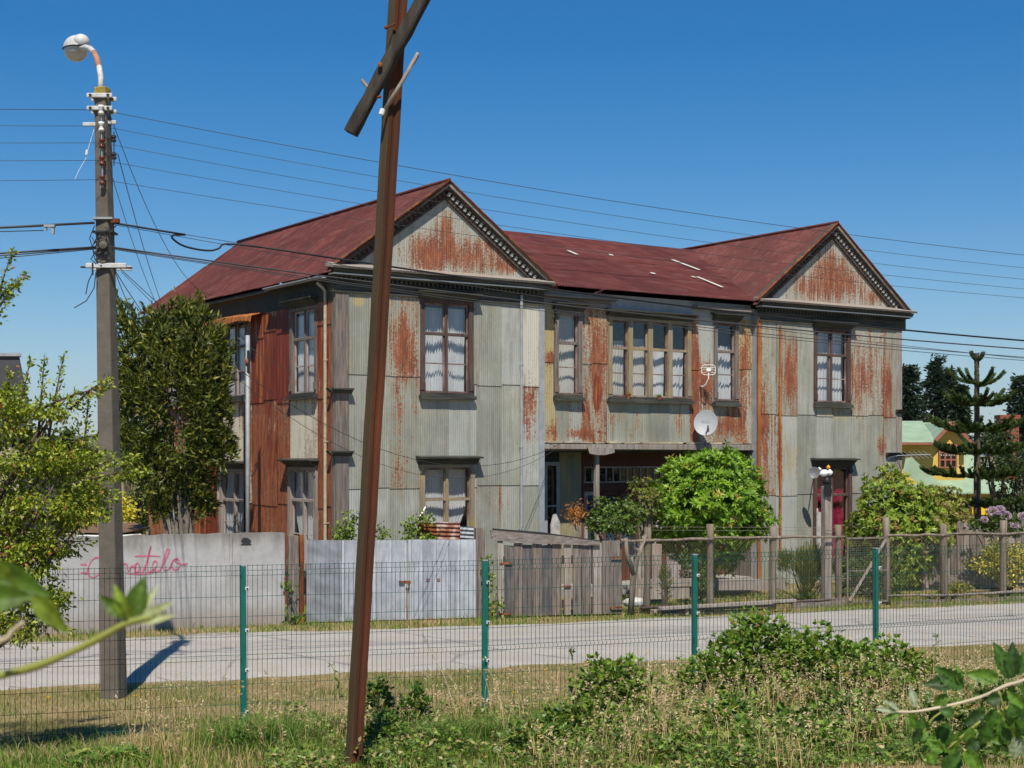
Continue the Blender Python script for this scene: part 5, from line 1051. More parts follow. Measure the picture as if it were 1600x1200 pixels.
# plank at right of ground window
# wooden board fence
WFN = frame_world(Pt(752, 0, 26.95).xy, Pt(975, 0, 27.6).xy)
def boards():
    root = empty('board_fence', WFN.pt(0, 0, 0), 0, 'weathered vertical board fence and gate under a sagging top plank', 'fence')
    edges = [788, 803, 816, 832, 847, 862, 878, 881, 892, 895, 909, 924, 926, 941, 955, 972]; mats = ['wood_grey']*6+[None, 'wood_pale', None, 'wood_grey', 'wood_grey', None, 'wood_pale', 'wood_grey', 'wood_grey']
    for i in range(len(edges)-1):
        if mats[i] is None: continue
        a0 = WFN.hit(edges[i], 900)[0]+.004; a1 = WFN.hit(edges[i+1], 900)[0]-.004; py = 850+random.uniform(-2, 3)-(3 if edges[i] > 920 else 0); zt = WFN.hit(edges[i], py)[1]
        mb = MB(); dz = random.uniform(-.02, .02); mb.poly(WFN, [(a0, .03), (a1, .03+dz*.3), (a1+random.uniform(-.004, .004), zt+dz), (a0+random.uniform(-.004, .004), zt)], random.uniform(-.01, .006)-.025, random.uniform(-.008, .016)); o = mb.build('board', M[mats[i]] if i > 5 or i % 2 else M['wood_brown'], bevel=.003); rel(o, root)
    mb = MB(); P = [WFN.hit(765, 828), WFN.hit(768, 842), WFN.hit(800, 848), WFN.hit(936, 852), WFN.hit(936, 846), WFN.hit(880, 838)]; mb.poly(WFN, P, .01, .06); o = mb.build('top_plank', M['wood_grey_h']); rel(o, root)
    mb = MB(); P = [WFN.hit(772, 826), WFN.hit(772, 829), WFN.hit(850, 836), WFN.hit(940, 848), WFN.hit(940, 845), WFN.hit(850, 832)]; mb.poly(WFN, P, -.15, .004); o = mb.build('top_strip', M['dark_metal']); rel(o, root)
    mb = MB(); a = WFN.hit(781, 0)[0]; mb.box(WFN, a-.05, a+.05, -.03, .03, 0, WFN.hit(780, 846)[1], .01); o = mb.build('post', M['wood_pale']); rel(o, root)
    for (px, py, w) in ((790, 880, 10), (788, 959, 10), (962, 871, 9), (962, 949, 10), (885, 916, 8)):
        a, z = WFN.hit(px, py); mb = MB(); ww = w*27/FX; mb.box(WFN, a-ww, a+ww, .03, .045, z-.015, z+.015); o = mb.build('hinge', M['rust']); rel(o, root)
    for (x0, x1, yc, yd) in ((765, 950, 870, 880), (765, 950, 940, 948)):
        mb = MB(); a0, z1 = WFN.hit(x0+20, yc); a1, z0 = WFN.hit(x1+15, yd); mb.box(WFN, a0, a1, -.09, -.04, z0, z1); o = mb.build('rail', M['wood_dark']); rel(o, root)
boards()
# wire and log fence
WR = frame_world((2.05, 27.58), (10.64+1.9, 30.6+.67))
def chain(F, a0, a1, z0, z1, pitch, mat, r=.0022, o=0.0):
    mb = MB(); H_ = z1-z0; k = a0-H_
    V = []; Fs = []
    for sgn in (1, -1):
        k = a0-H_
        while k < a1:
            s0 = max(a0, k); s1 = min(a1, k+H_)
            if s1-s0 > .02:
                za, zb = (z0+(s0-k), z0+(s1-k)) if sgn > 0 else (z1-(s0-k), z1-(s1-k))
                p = F.pt(s0, o+.001*sgn, za); q = F.pt(s1, o+.001*sgn, zb); d = (q-p).normalized(); x = F.N*r; y = d.cross(F.N)*r
                n = len(V); V += [p+x, p-x*.5+y, p-x*.5-y, q+x, q-x*.5+y, q-x*.5-y]; Fs += [(n, n+1, n+4, n+3), (n+1, n+2, n+5, n+4), (n+2, n, n+3, n+5)]
            k += pitch
    mb.add(V, Fs); return mb
def wire_fence():
    root = empty('wire_fence', WR.pt(0, 0, 0), 0, 'rustic garden fence of chain-link wire on log posts with a log top rail', 'fence')
    posts = [(1011, 824, 5.5), (1110, 819, 5.5), (1208, 822, 5.5), (1312, 820, 5), (1387, 808, 6), (1476, 819, 6), (1568, 813, 6), (1660, 818, 6)]
    for (px, py, w) in posts:
        a, zt = WR.hit(px, py); r = w*29/FX; mb = MB(); sl = random.uniform(-.03, .03); pts = [WR.pt(a+sl*k/6, -.02+random.uniform(-.01, .01), -.05+(zt+.05)*k/6) for k in range(7)]
        mb.tube(pts, [r*random.uniform(.9, 1.1) for _ in range(7)], 9); o = mb.build('post', M['wood_log'], smooth=True); rel(o, root)
    # crooked forked post near the board fence
    mb = MB(); a, z = WR.hit(985, 940); mb.tube([WR.pt(a-.02, .05, 0), WR.pt(a+.02, .05, .5), WR.pt(a+.08, .05, .95), WR.pt(a+.3, .05, 1.5)], [.06, .055, .045, .03], 8); mb.tube([WR.pt(a+.05, .05, .75), WR.pt(a-.1, .06, 1.15), WR.pt(a-.12, .06, 1.45)], [.05, .04, .035], 8); o = mb.build('forked_branch', M['wood_log'], smooth=True); rel(o, root)
    def rail(x0, y0, x1, y1, r, mat='wood_log', o_=.05, n=8):
        mb = MB(); pts = []
        for k in range(n+1):
            f = k/n; a, z = WR.hit(x0+(x1-x0)*f, y0+(y1-y0)*f+random.uniform(-1.2, 1.2)); pts.append(WR.pt(a, o_+random.uniform(-.01, .01), z))
        mb.tube(pts, [r*.85*random.uniform(.7, 1.2) for _ in pts], 8); o = mb.build('rail', M[mat], smooth=True); rel(o, root)
    rail(968, 845, 1112, 842, .035); rail(1108, 840, 1318, 838, .033); rail(1384, 837, 1480, 835, .034); rail(1476, 834, 1660, 833, .034)
    rail(1000, 950, 1316, 936, .03, 'wood_dark'); rail(1384, 930, 1480, 929, .03, 'wood_grey_h'); rail(1480, 930, 1660, 920, .035, 'wood_grey_h')
    for (x0, x1) in ((1000, 1314), (1388, 1660)):
        a0 = WR.hit(x0, 900)[0]; a1 = WR.hit(x1, 900)[0]; mb = chain(WR, a0, a1, .28, 1.42, .075, None, .0014, .06); o = mb.build('wire_netting', M['chain'], fixn=False); rel(o, root)
    mb = MB(); mb.beam(WR.pt(WR.hit(1400, 0)[0], .03, WR.hit(1400, 946)[1]), WR.pt(WR.hit(1480, 0)[0], .03, WR.hit(1480, 941)[1]), .05, .15)
    mb.beam(WR.pt(WR.hit(1485, 0)[0], .03, WR.hit(1485, 940)[1]), WR.pt(WR.hit(1660, 0)[0], .03, WR.hit(1660, 932)[1]), .05, .11); o = mb.build('base_board', M['wood_grey_h']); rel(o, root)
    mb = MB(); mb.beam(WR.pt(WR.hit(1236, 0)[0], .04, WR.hit(1236, 945)[1]), WR.pt(WR.hit(1320, 0)[0], .04, WR.hit(1320, 940)[1]), .05, .17); o = mb.build('base_board', M['wood_grey_h']); rel(o, root)
    # barbed strands
    mb = MB()
    for y0 in (824, 829): mb.tube([WR.pt(WR.hit(x, 0)[0], .0, WR.hit(x, y0+(x-1180)*.005)[1]) for x in (1010, 1110, 1208, 1310)], .004, 4)
    o = mb.build('wire_strand', M['chain']); rel(o, root)
M['chain'] = simple('dull_wire', (.22, .19, .15), .6, .3)
wire_fence()
def wire_gate():
    root = empty('wire_gate', WR.pt(WR.hit(1320, 0)[0], .05, 0), 0, 'narrow wire garden gate with a diagonal wooden brace', 'gate')
    a0 = WR.hit(1320, 0)[0]; a1 = WR.hit(1384, 0)[0]; zb = WR.hit(1350, 941)[1]; zt = WR.hit(1350, 839)[1]; zm = WR.hit(1350, 891)[1]
    mb = MB(); mb.box(WR, a0, a0+.035, .05, .08, zb, zt); mb.box(WR, a1-.035, a1, .05, .08, zb, zt); mb.box(WR, a0+.035, a1-.035, .05, .08, zt-.035, zt); mb.box(WR, a0+.035, a1-.035, .05, .08, zb, zb+.035); mb.box(WR, a0+.035, a1-.035, .052, .078, zm-.015, zm+.015); o = mb.build('frame', M['wood_grey']); rel(o, root)
    mb = MB(); mb.beam(WR.pt(a0+.05, .095, zb+.05), WR.pt(a1-.06, .095, zt-.05), .025, .05); o = mb.build('brace', M['wood_pale']); rel(o, root)
    mb = MB(); x = a0+.04
    while x < a1-.04: mb.box(WR, x, x+.004, .063, .067, zb+.035, zt-.035); x += .045
    z = zb+.05
    while z < zt-.04: mb.box(WR, a0+.035, a1-.035, .0672, .0705, z, z+.004); z += .045
    o = mb.build('mesh', M['chain'], fixn=False); rel(o, root)
wire_gate()
fpost('tall_post', WR, 1291, 1302, 758, 'wood_pale', 'tall thick timber post standing before the maroon window', -.2, -.04)
def ornament():
    a, z = WR.hit(1297, 757); b = WR.pt(a, -.12, z); root = empty('bird_ornament', b, 0, 'small white bird ornament with an orange head on top of the tall timber post', 'ornament')
    mb = MB(); mb.lathe((0, 0, .0), (0, 0, 1), [(.0, 0), (.07, .0), (.09, .05), (.06, .13), (.0, .16)], 12); mb.build('base', M['black'], root, smooth=True)
    mb = MB(); mb.lathe((-.07, 0, .22), (1, 0, .25), [(0, -.08), (.05, -.05), (.075, 0), (.06, .07), (.0, .12)], 12); mb.lathe((.06, 0, .17), (0, 0, 1), [(0, 0), (.05, .03), (.06, .08), (.0, .14)], 12)
    mb.lathe((-.12, 0, .29), (-.6, 0, .6), [(0.02, 0), (.02, .05), (0, .07)], 8); mb.build('body', M['white_paint'], root, smooth=True)
    mb = MB(); mb.lathe((.03, 0, .30), (0, 0, 1), [(0, 0), (.035, .02), (.04, .05), (.0, .09)], 10); mb.build('head', M['orange'], root, smooth=True)
    mb = MB(); mb.poly(Fr((0, -.11, 0), (1, 0, 0), (0, -1, 0)), [(-.08, 0), (.05, 0), (.075, -.12), (.06, -.24), (-.06, -.24), (-.075, -.1)], -.01, .03); o = mb.build('dark_rag', M['black']); o.location = b; tag(o, 'black rag hanging from the top of the tall timber post', 'rag')
ornament()
# loose planks in front of the wire fence
PL = frame_world(Pt(1020, 0, 27.35).xy, Pt(1240, 0, 28.3).xy)
for i, (x0, y0, x1, y1, h) in enumerate(((1022, 956, 1212, 946, .05), (1036, 962, 1200, 954, .05), (1026, 950, 1238, 937, .05))):
    mb = MB(); p = PL.pt(PL.hit(x0, 0)[0], .1*i-.1, PL.hit(x0, y0)[1]); q = PL.pt(PL.hit(x1, 0)[0], .1*i-.1, PL.hit(x1, y1)[1]); p.z = max(p.z, .035); q.z = max(q.z, .035); mb.beam(p, q, .16, h); mb.beam(p.lerp(q, .2)-Vector((0, 0, .03)), p.lerp(q, .2)-Vector((0, 0, p.z-.0)), .06, .06, Vector((0, 1, 0)))
    tag(mb.build('loose_plank', M['wood_pale'], bevel=.004), ('middle plank of the loose planks lying below the wire fence', 'lowest plank of the loose planks, nearest the road', 'topmost plank of the loose planks, against the wire fence')[i], 'plank', 'loose planks below the wire fence')
p = Pt(993, 934, 27.9); p.z = .22; mb = MB(); mb.lathe((0, 0, 0), (0, 0, 1), [(.0, -.1), (.22, -.08), (.26, 0), (.18, .06), (0, .09)], 12); o = mb.build('white_sack', M['sack'], smooth=True); o.scale = (1, .6, 1); o.location = p; tag(o, 'crumpled white sack on the ground behind the forked post', 'sack')
# raised bed edging in the garden and the earth behind the fence
BK = frame_world(Pt(985, 0, 29.3).xy, Pt(1230, 0, 29.9).xy)
mb = MB(); 
for k, (x0, x1, y0, y1) in enumerate(((985, 1080, 905, 916), (985, 1075, 920, 935), (1120, 1225, 905, 920))): a0, z1 = BK.hit(x0, y0); a1, z0 = BK.hit(x1, y1); mb.box(BK, a0, a1, .05*k, .06+.05*k, max(0, z0), z1, .01)
tag(mb.build('bed_edging', M['wood_pale']), 'low timber edging of the garden bed behind the wire fence', 'edging')
# pale boards leaning inside the garden, seen through the wire
BD = frame_world(Pt(990, 0, 29.6).xy, Pt(1040, 0, 29.7).xy)
for i, (x0, x1, y0) in enumerate(((988, 1002, 848), (1003, 1012, 838), (1018, 1032, 850), (983, 992, 818))):
    a0, z1 = BD.hit(x0, y0); a1 = BD.hit(x1, y0)[0]; mb = MB(); mb.box(BD, a0, a1, .02*i, .03+.02*i, 0, z1, .01); tag(mb.build('pale_board', M['wood_pale']), ('pale board behind the forked post, second from the left', 'narrow pale board behind the forked post, third from the left', 'wide pale board behind the log post, rightmost', 'pale board behind the forked post, leftmost and tallest')[i], 'board', 'pale boards behind the wire fence')
# dark picket fence at the right back
PK = frame_world(Pt(1440, 0, 32.6).xy, Pt(1650, 0, 33.6).xy)
root = empty('picket_fence', PK.pt(0, 0, 0), 0, 'grey close-boarded picket fence behind the yellow flowering bush', 'fence'); x = 1440; i = 0
while x < 1640:
    w = random.uniform(9, 14); a0 = PK.hit(x, 0)[0]; a1 = PK.hit(x+w-1.2, 0)[0]; zt = PK.hit(x, (850 if x < 1490 else 815)+random.uniform(-5, 6))[1]; mb = MB(); mb.poly(PK, [(a0, 0), (a1, 0), (a1, zt-.04), ((a0+a1)/2, zt+.03), (a0, zt-.03)], -.015, .01); rel(mb.build('picket', M['wood_grey' if i % 3 else 'wood_pale']), root); x += w; i += 1
mb = MB(); a0, z1 = PK.hit(1496, 825); a1, z0 = PK.hit(1640, 830); mb.box(PK, a0, a1, .01, .05, z0, z1); rel(mb.build('rail', M['wood_grey_h']), root); mb = MB(); a0, z1 = PK.hit(1450, 900); mb.box(PK, a0, a1, .01, .06, z1-.2, z1); rel(mb.build('rail', M['wood_grey_h']), root)

# ------------------------------------------------------------------ garden plants behind the fence
def shrub(name, label, C, R, n, L, Wd, ca, cb, third=None, p3=0, cat='shrub', up=.0, k=30, spread=.3, group=None):
    C = Vector(C); root = empty(name, (C.x, C.y, 0), 0, label, cat, group); P, c = clump_points(n, C, R, k, spread, .3); D = c+rdir(n)*.7; D[:, 2] += up
    leaves('foliage', P-np.array(root.location), D, L, Wd, cols(n, ca, cb, .25, third, p3), M['leaf'], root); mb = MB(); limbs(mb, (0, 0, 0), [Vector(P[i])-root.location for i in range(0, 7)], .03); mb.build('stem', M['bark'], root); return root
shrub('heather_shrub', 'feathery dark green shrub behind the wire fence, left of the wire gate', Pt(1256, 898, 29.9), (.48, .4, .55), 4500, .16, .014, (.06, .10, .015), (.16, .20, .02), (.3, .24, .03), .12, up=1.2)
shrub('flowering_bush', 'bush covered in yellow flowers at the right end of the wire fence', Pt(1572, 882, 31.5), (.70, .5, .58), 3800, .07, .045, (.06, .10, .02), (.14, .19, .03), (.72, .60, .09), .55)
shrub('garden_shrub', 'leafy shrub below the big rhododendron, seen through the wire', Pt(1085, 900, 29.7), (.3, .3, .55), 900, .09, .035, (.05, .09, .02), (.13, .18, .03))
shrub('garden_shrub', 'leafy shrub behind the wire gate', Pt(1362, 900, 31.0), (.75, .5, .65), 2600, .09, .04, (.05, .09, .015), (.14, .2, .03))
shrub('garden_shrub', 'spiky young plant beside the log post, seen through the wire', Pt(1040, 915, 28.1), (.10, .1, .35), 220, .12, .02, (.10, .16, .03), (.2, .24, .05), (.36, .2, .06), .2, up=.5)
shrub('garden_shrub', 'low yellow-flowered weeds at the foot of the fence post right of the gate', Pt(1490, 918, 30.4), (.35, .25, .14), 500, .06, .03, (.10, .14, .02), (.22, .24, .04), (.75, .55, .02), .2)
h = shrub('hydrangea', 'hydrangea with mauve flower heads above the picket fence', Pt(1560, 822, 32.2), (.6, .4, .28), 900, .10, .06, (.04, .08, .015), (.12, .18, .03))
for (px, py, r) in ((1551, 799, .10), (1562, 797, .09), (1571, 806, .10), (1598, 807, .08), (1585, 822, .06), (1538, 812, .05)):
    c = Pt(px, py, 32.0)-h.location; n = 260; d = rdir(n); leaves('flower_head', d*r*[1, 1, .75]+np.array(c), d+rdir(n)*.5, .045, .04, cols(n, (.50, .42, .62), (.68, .50, .64)), M['petal'], h)
def ivy(label, pts, n, spread, Y, L=.075):
    b = Pt(pts[0][0], pts[0][1], Y); b.z = 0; root = empty('climbing_ivy', b, 0, label, 'climber', 'climbing plants along the street boundary'); P = []
    for (x, y) in pts: P.append(np.array(Pt(x, y, Y))+rng.normal(size=(n//len(pts), 3))*spread)
    P = np.concatenate(P); m = len(P); D = rdir(m); D[:, 1] -= .5; leaves('leaves', P-np.array(b), D, L, L*.75, cols(m, (.09, .16, .015), (.24, .32, .05)), M['leaf'], root)
    mb = MB(); q = [Vector((0, 0, 0))]+[Pt(x, y, Y)-b for x, y in sorted(pts, key=lambda t: -t[1])]; mb.tube(q, .012, 5); mb.build('stem', M['bark'], root)
ivy('climber tuft above the sheet panel, left of the leaning rusty post', [(535, 838), (545, 830), (533, 825), (552, 808), (548, 820), (545, 840), (530, 842)], 330, (.09, .06, .07), 26.9)
ivy('pale climber tuft right of the leaning rusty post', [(597, 840), (592, 828), (600, 835)], 110, (.07, .05, .06), 27.0, .06)
ivy('climber spilling over the gate around the corrugated offcuts', [(638, 840), (645, 830), (640, 822), (655, 812), (662, 842), (672, 843), (668, 812)], 330, (.09, .06, .06), 26.95)
ivy('ivy creeping up the post between the gate and the board fence', [(766, 960), (764, 940), (763, 915), (765, 900), (780, 945), (762, 880)], 150, (.05, .04, .08), 26.8)
ivy('small ivy at the foot of the rusty steel post', [(449, 915), (452, 970), (467, 968), (472, 972)], 110, (.06, .04, .06), 26.0)

# ------------------------------------------------------------------ satellite dishes, antennas
def dish():
    c = WM.pt(WM.hit(1100, 0)[0]-.12, .42, WM.hit(1100, 662)[1]+.0); c = Pt(1103, 662, c.y); root = empty('satellite_dish', c, 0, 'large pale grey satellite dish on the wall above the porch', 'satellite dish')
    ax = Vector((-.25, -1, .30)).normalized(); mb = MB(); R = .255; prof = [(R*k/8, .05*(k/8)**2) for k in range(9)]+[(R+.008, .055), (R+.008, .045), (R*.9, .035), (.05, -.012), (0, -.012)]; mb.lathe((0, 0, 0), ax, prof, 36); dd = mb.build('reflector', M['grey_dish'], root, smooth=True)
    for v in dd.data.vertices:
        v.co.z *= 1.12
    x = ax.cross(Vector((0, 0, 1))).normalized()*-1; x = -x; y = x.cross(ax).normalized()
    if y.z < 0: y = -y
    if x.x < 0: x = -x
    mb = MB()
    def L_(a, b): h = .05*((a*a+b*b)/R/R)+.004; return ax*h+x*a+y*b
    for (a0, b0, a1, b1) in ((-.10, .04, -.02, .10), (-.005, .04, .03, .10), (.04, .04, .052, .10), (.06, .04, .075, .10)):
        mb.add([L_(a0, b0), L_(a1, b0), L_(a1, b1), L_(a0, b1)], [(0, 1, 2, 3)])
    for (a0, a1) in ((-.10, .10),): mb.add([L_(a0, .02), L_(a1, .02), L_(a1, .027), L_(a0, .027)], [(0, 1, 2, 3)])
    mb.build('logo', M['logo'], root, fixn=False)
    mb = MB(); p0 = -y*R*.95; p1 = -y*.22+x*.08+ax*.26; mb.beam(p0, p1, .02, .03); mb.beam(p1, p1+y*.09, .03, .05); mb.beam(p1+y*.03, p1-y*.05, .05, .03); mb.build('feed_arm', M['dark_metal'], root)
    mb = MB(); foot = WM.pt(WM.hit(1095, 0)[0], 0, c.z-.05)-c; mb.tube([(0, 0, 0)+ax*0-ax*.03, (foot.x*.5, foot.y*.5, -.12), foot], .02, 8) if False else mb.tube([-ax*.03, Vector((foot.x*.4, foot.y*.4, -.1)), foot], .02, 8); mb.build('bracket', M['dark_metal'], root)
dish()
def dish2():
    c = Pt(1272, 739, 33.9); root = empty('satellite_dish', c, 0, 'small dark grey dish at the left of the maroon window', 'satellite dish'); ax = Vector((-.3, -1, .2)).normalized(); mb = MB(); R = .135
    mb.lathe((0, 0, 0), ax, [(0, 0), (R*.5, .01), (R, .03), (R+.005, .028), (R*.5, 0), (0, -.008)], 9); mb.build('reflector', M['dark_dish'], root); mb = MB(); w = WF.pt(WF.hit(1270, 0)[0], .05, c.z)-c; mb.tube([(0, 0, 0), w], .012, 6); mb.build('bracket', M['dark_metal'], root)
dish2()
def ant():
    c = Pt(1107, 578, 32.75); root = empty('television_antenna', c, 0, 'small white grid antenna on the upper wall left of the narrow window', 'antenna')
    mb = MB(); r = .11; pts = [Vector((math.copysign(abs(math.cos(t))**.5, math.cos(t))*.155, 0, math.copysign(abs(math.sin(t))**.5, math.sin(t))*.11)) for t in np.linspace(0, 6.283, 25)]; mb.tube(pts, .008, 5)
    for z in (-.055, 0, .055): mb.tube([(-.15, 0, z), (.15, 0, z)], .006, 4)
    mb.build('grid', M['white_paint'], root); mb = MB(); mb.box(Fr((0, 0, 0), (1, 0, 0), (0, -1, 0)), -.05, .05, -.03, .03, -.03, .04); mb.tube([(0, 0, -.03), (.0, .0, -.2), (-.06, .05, -.33), (-.12, .1, -.37)], .014, 6)
    w = WM.pt(WM.hit(1094, 0)[0], 0, c.z-.34)-c; mb.tube([(-.12, .1, -.37), w], .014, 6); mb.build('arm', M['white_paint'], root)
ant()
def ant2():
    b = WF.pt(S3-.2, .1, 2.4); root = empty('television_antenna', b, 0, 'rod antenna with a white cable at the right corner of the rusty house', 'antenna')
    tip = Pt(1455, 710, b.y-.4)-b; base = Vector((0, 0, Pt(1400, 712, b.y).z-b.z)); mb = MB(); mb.tube([base, tip], .012, 5)
    for k in range(6): f = .2+.14*k; p = base.lerp(tip, f); mb.tube([p+Vector((.0, -.02, .0))+Vector((-.10, .1, .09)), p+Vector((.12, -.1, -.09))], .005, 4)
    mb.build('rods', M['galv'], root); mb = MB(); mb.tube([base, base+Vector((-.2, -.05, -.03)), base+Vector((-.32, -.08, -.2)), base+Vector((-.42, -.1, -.55))], .016, 6); mb.build('cable', M['white_paint'], root, smooth=True)
ant2()
# vertical mast by the side wall
mb = MB(); p = Pt(387, 800, 29.0); p.z = 0; zt = Pt(387, 524, 29.0).z; root = empty('service_mast', p, 0, 'thin galvanised service mast standing before the side wall of the rusty house', 'mast')
mb.tube([(0, 0, 0), (0, 0, zt)], .042, 10); mb.build('tube', M['galv'], root, smooth=True); mb = MB(); mb.tube([(0, 0, zt-.35), (-.05, -.02, zt-.15), (-.2, 0, zt-.05)], .012, 5); mb.tube([(.02, -.05, zt-.7), (.02, -.05, zt-.3)], .03, 6); mb.tube([(0, 0, zt-.2), (-.12, 0, zt+.0)], .012, 5); mb.build('hook', M['dark_metal'], root); mb = MB(); mb.lathe((.0, -.05, zt-.55), (0, 0, 1), [(0, 0), (.035, 0), (.04, .05), (.02, .09), (0, .1)], 10); mb.build('insulator', M['terracotta'], root)

# ------------------------------------------------------------------ concrete street light pole
PB = Vector((-4.92, 18.2, 0)); PT = Vector((-5.065, 18.2, Pt(160, 137, 18.2).z))
def pole_at(py): # point on the pole axis for an image row
    z = Pt(0, py, 18.2).z; return PB.lerp(PT, z/PT.z)
def light_pole():
    root = empty('street_light_pole', PB, 0, 'square concrete pole with a street lamp, insulators and cable clamps', 'street light')
    mb = MB(); up = Vector((0.25, 1, 0)); b = Vector((0, 0, -.1)); t = PT-PB; mb.beam(b, t*.984, .25, .25, up, .153, .153); mb.build('shaft', M['pole_concrete'], root, bevel=.02)
    mb = MB(); mb.beam(t*.984, t, .152, .152, up, .15, .15); mb.build('shaft_top', M['lichen'], root, bevel=.012)
    # lamp arm going out over the street
    d = Vector((-.33, 1.0, 0)); A = t; pts = [A+Vector((-.02, 0, -.1))]+[Pt(*q)-PB for q in ((157.5, 120, 18.22), (155, 105, 18.3), (151.5, 92, 18.45), (147, 82, 18.7), (141, 76, 18.95), (134, 74, 19.15), (127, 76, 19.35))]
    mb = MB(); mb.tube(pts, .036, 10); mb.build('lamp_arm', M['white_metal'], root, smooth=True)
    mb = MB(); mb.tube([pts[2], pts[3], pts[4]], .0385, 10); mb.build('rust_band', M['band'], root, smooth=True)
    hc = Pt(119, 76, 19.55)-PB; ax = Vector((-.55, 1, .05)).normalized()
    def shell(mb, c, rx, ry, rz, z0, z1, n=24, m=8):
        s_ = ax.cross(Vector((0, 0, 1))).normalized(); V = []
        for j in range(m+1):
            ph = z0+(z1-z0)*j/m
            for i in range(n): th = 6.283*i/n; V.append(c+ax*math.cos(th)*math.cos(ph)*ry+s_*math.sin(th)*math.cos(ph)*rx+Vector((0, 0, math.sin(ph)*rz)))
        mb.add(V, [(j*n+i, j*n+(i+1) % n, (j+1)*n+(i+1) % n, (j+1)*n+i) for j in range(m) for i in range(n)])
    mb = MB(); shell(mb, hc+Vector((0, 0, .0)), .165, .26, .17, 0, 1.55); hd = mb.build('lamp_head', M['white_metal'], root, smooth=True)
    mb = MB(); shell(mb, hc-ax*.16+Vector((.03, 0, .06)), .11, .12, .10, -.6, 1.55); mb.build('gear_housing', M['white_metal'], hd, smooth=True)
    mb = MB(); shell(mb, hc+Vector((0, 0, -.003)), .175, .27, .012, -1.5, 1.5); mb.build('rim', M['dark_metal'], hd, smooth=True)
    lm = NM('lamp_bowl', .25, .5); lm.color((.42, .42, .42)); mb = MB(); shell(mb, hc+Vector((0, 0, -.012)), .155, .24, .16, -1.55, 0); mb.build('bowl', lm.m, hd, smooth=True)
    # clamps
    f = Fr((0, 0, 0), (1, .0, 0), (0, -1, 0))
    for (py, x0, x1, mat) in ((152, 139, 179, 'white_metal'), (172, 139, 179, 'white_metal')):
        c = pole_at(py)-PB; w0 = (x0-800)/FX*18.2-PB.x; w1 = (x1-800)/FX*18.2-PB.x; mb = MB(); mb.box(f, w0, w1, .085, .115, c.z-.028, c.z+.028); mb.box(f, w0, w1, -.115, -.085, c.z-.028, c.z+.028)
        cl_ = mb.build('clamp', M[mat], root, bevel=.01); mb = MB()
        for w in (w0+.05, w1-.05): mb.tube([(w, -.13, c.z), (w, .13, c.z)], .018, 7)
        mb.build('bolt', M['dark_metal'], cl_)
    c = pole_at(195)-PB; mb = MB(); mb.box(f, (131-800)/FX*18.2-PB.x, c.x-.05, .03, .06, c.z-.03, c.z+.02); mb.box(f, c.x+.05, c.x+.17, .0, .04, c.z-.0, c.z+.05); mb.build('clamp', M['white_metal'], root, bevel=.01)
    c = pole_at(417)-PB; mb = MB(); mb.box(f, c.x-.21, c.x+.29, .12, .15, c.z-.03, c.z+.03); mb.box(f, c.x-.21, c.x+.29, -.15, -.12, c.z-.03, c.z+.03); k = mb.build('clamp', M['white_metal'], root, bevel=.008); mb = MB(); mb.tube([(c.x-.27, -.135, c.z-.02), (c.x+.36, -.135, c.z-.03)], .012, 6); mb.tube([(c.x-.12, -.15, c.z+.03), (c.x-.12, -.15, c.z-.12)], .012, 6); mb.build('bolt', M['dark_metal'], k)
    for py in (343, 364): c = pole_at(py)-PB; mb = MB(); w = .125; mb.box(f, c.x-w, c.x+w, -w, w, c.z-.012, c.z+.012); mb.build('strap', M['galv' if py == 343 else 'dark_metal'], root)
    # insulator rack on the street side right of centre
    def spool(mb, p, r=.042): mb.lathe(p, (0, 0, 1), [(0, -.06), (r, -.055), (r, -.03), (r*.6, -.012), (r*.6, .012), (r, .03), (r, .055), (0, .06)], 12)
    mbr = MB()
    for i, py in enumerate((176, 202, 228, 255, 285)):
        c = pole_at(py)-PB; q = Vector((c.x+.02, -.15, c.z)); m1 = MB(); spool(m1, q, .036); m1.build('insulator', M['white_paint' if i < 2 else 'insul'], root, smooth=True); mbr.tube([(q.x, q.y, q.z-.08), (q.x, -.06, q.z-.08)], .009, 5)
    ct = pole_at(170)-PB; cb = pole_at(296)-PB; mbr.tube([(ct.x+.02, -.15, ct.z), (cb.x+.02, -.15, cb.z)], .008, 5); mbr.box(f, ct.x+.0, ct.x+.045, .08, .10, cb.z, ct.z); mbr.build('insulator_rack', M['galv'], root)
    
    mb = MB()
    for py in (218, 245): c = pole_at(py)-PB; mb.lathe((c.x+.14, -.05, c.z), (0, 0, 1), [(0, -.04), (.03, -.04), (.035, -.015), (.018, 0), (.035, .015), (.03, .04), (0, .04)], 10); mb.tube([(c.x+.14, -.05, c.z), (c.x+.04, -.05, c.z)], .01, 5)
    mb.tube([(c.x+.142, -.05, c.z-.12), (c.x+.142, -.05, c.z+.3)], .007, 5); mb.build('side_insulators', M['dark_metal'], root)
    # messy loops of wire
    for k in range(12):
        c = pole_at(random.uniform(370, 410))-PB; mb = MB(); a = random.uniform(0, 6.28); r = random.uniform(.05, .13); mb.tube([(c.x+math.cos(t+a)*r*.9+random.uniform(-.02, .02), -.14-random.uniform(0, .03), c.z+math.sin(t+a)*r) for t in np.linspace(0, 4.5, 10)], .006, 4); mb.build('wire_loop', M['dark_metal'], root)
    for P_ in ([(148, 352), (140, 372), (146, 392), (150, 400)], [(150, 425), (147, 450), (135, 470), (116, 481)], [(146, 423), (138, 440), (134, 460)], [(175, 360), (182, 352), (178, 355)], [(150, 392), (142, 405), (150, 412)], [(146, 380), (152, 372), (160, 385)]):
        mb = MB(); mb.tube([Pt(x, y, 18.05)-PB for x, y in P_], .0065, 5); mb.build('loose_wire', M['dark_metal'], root)
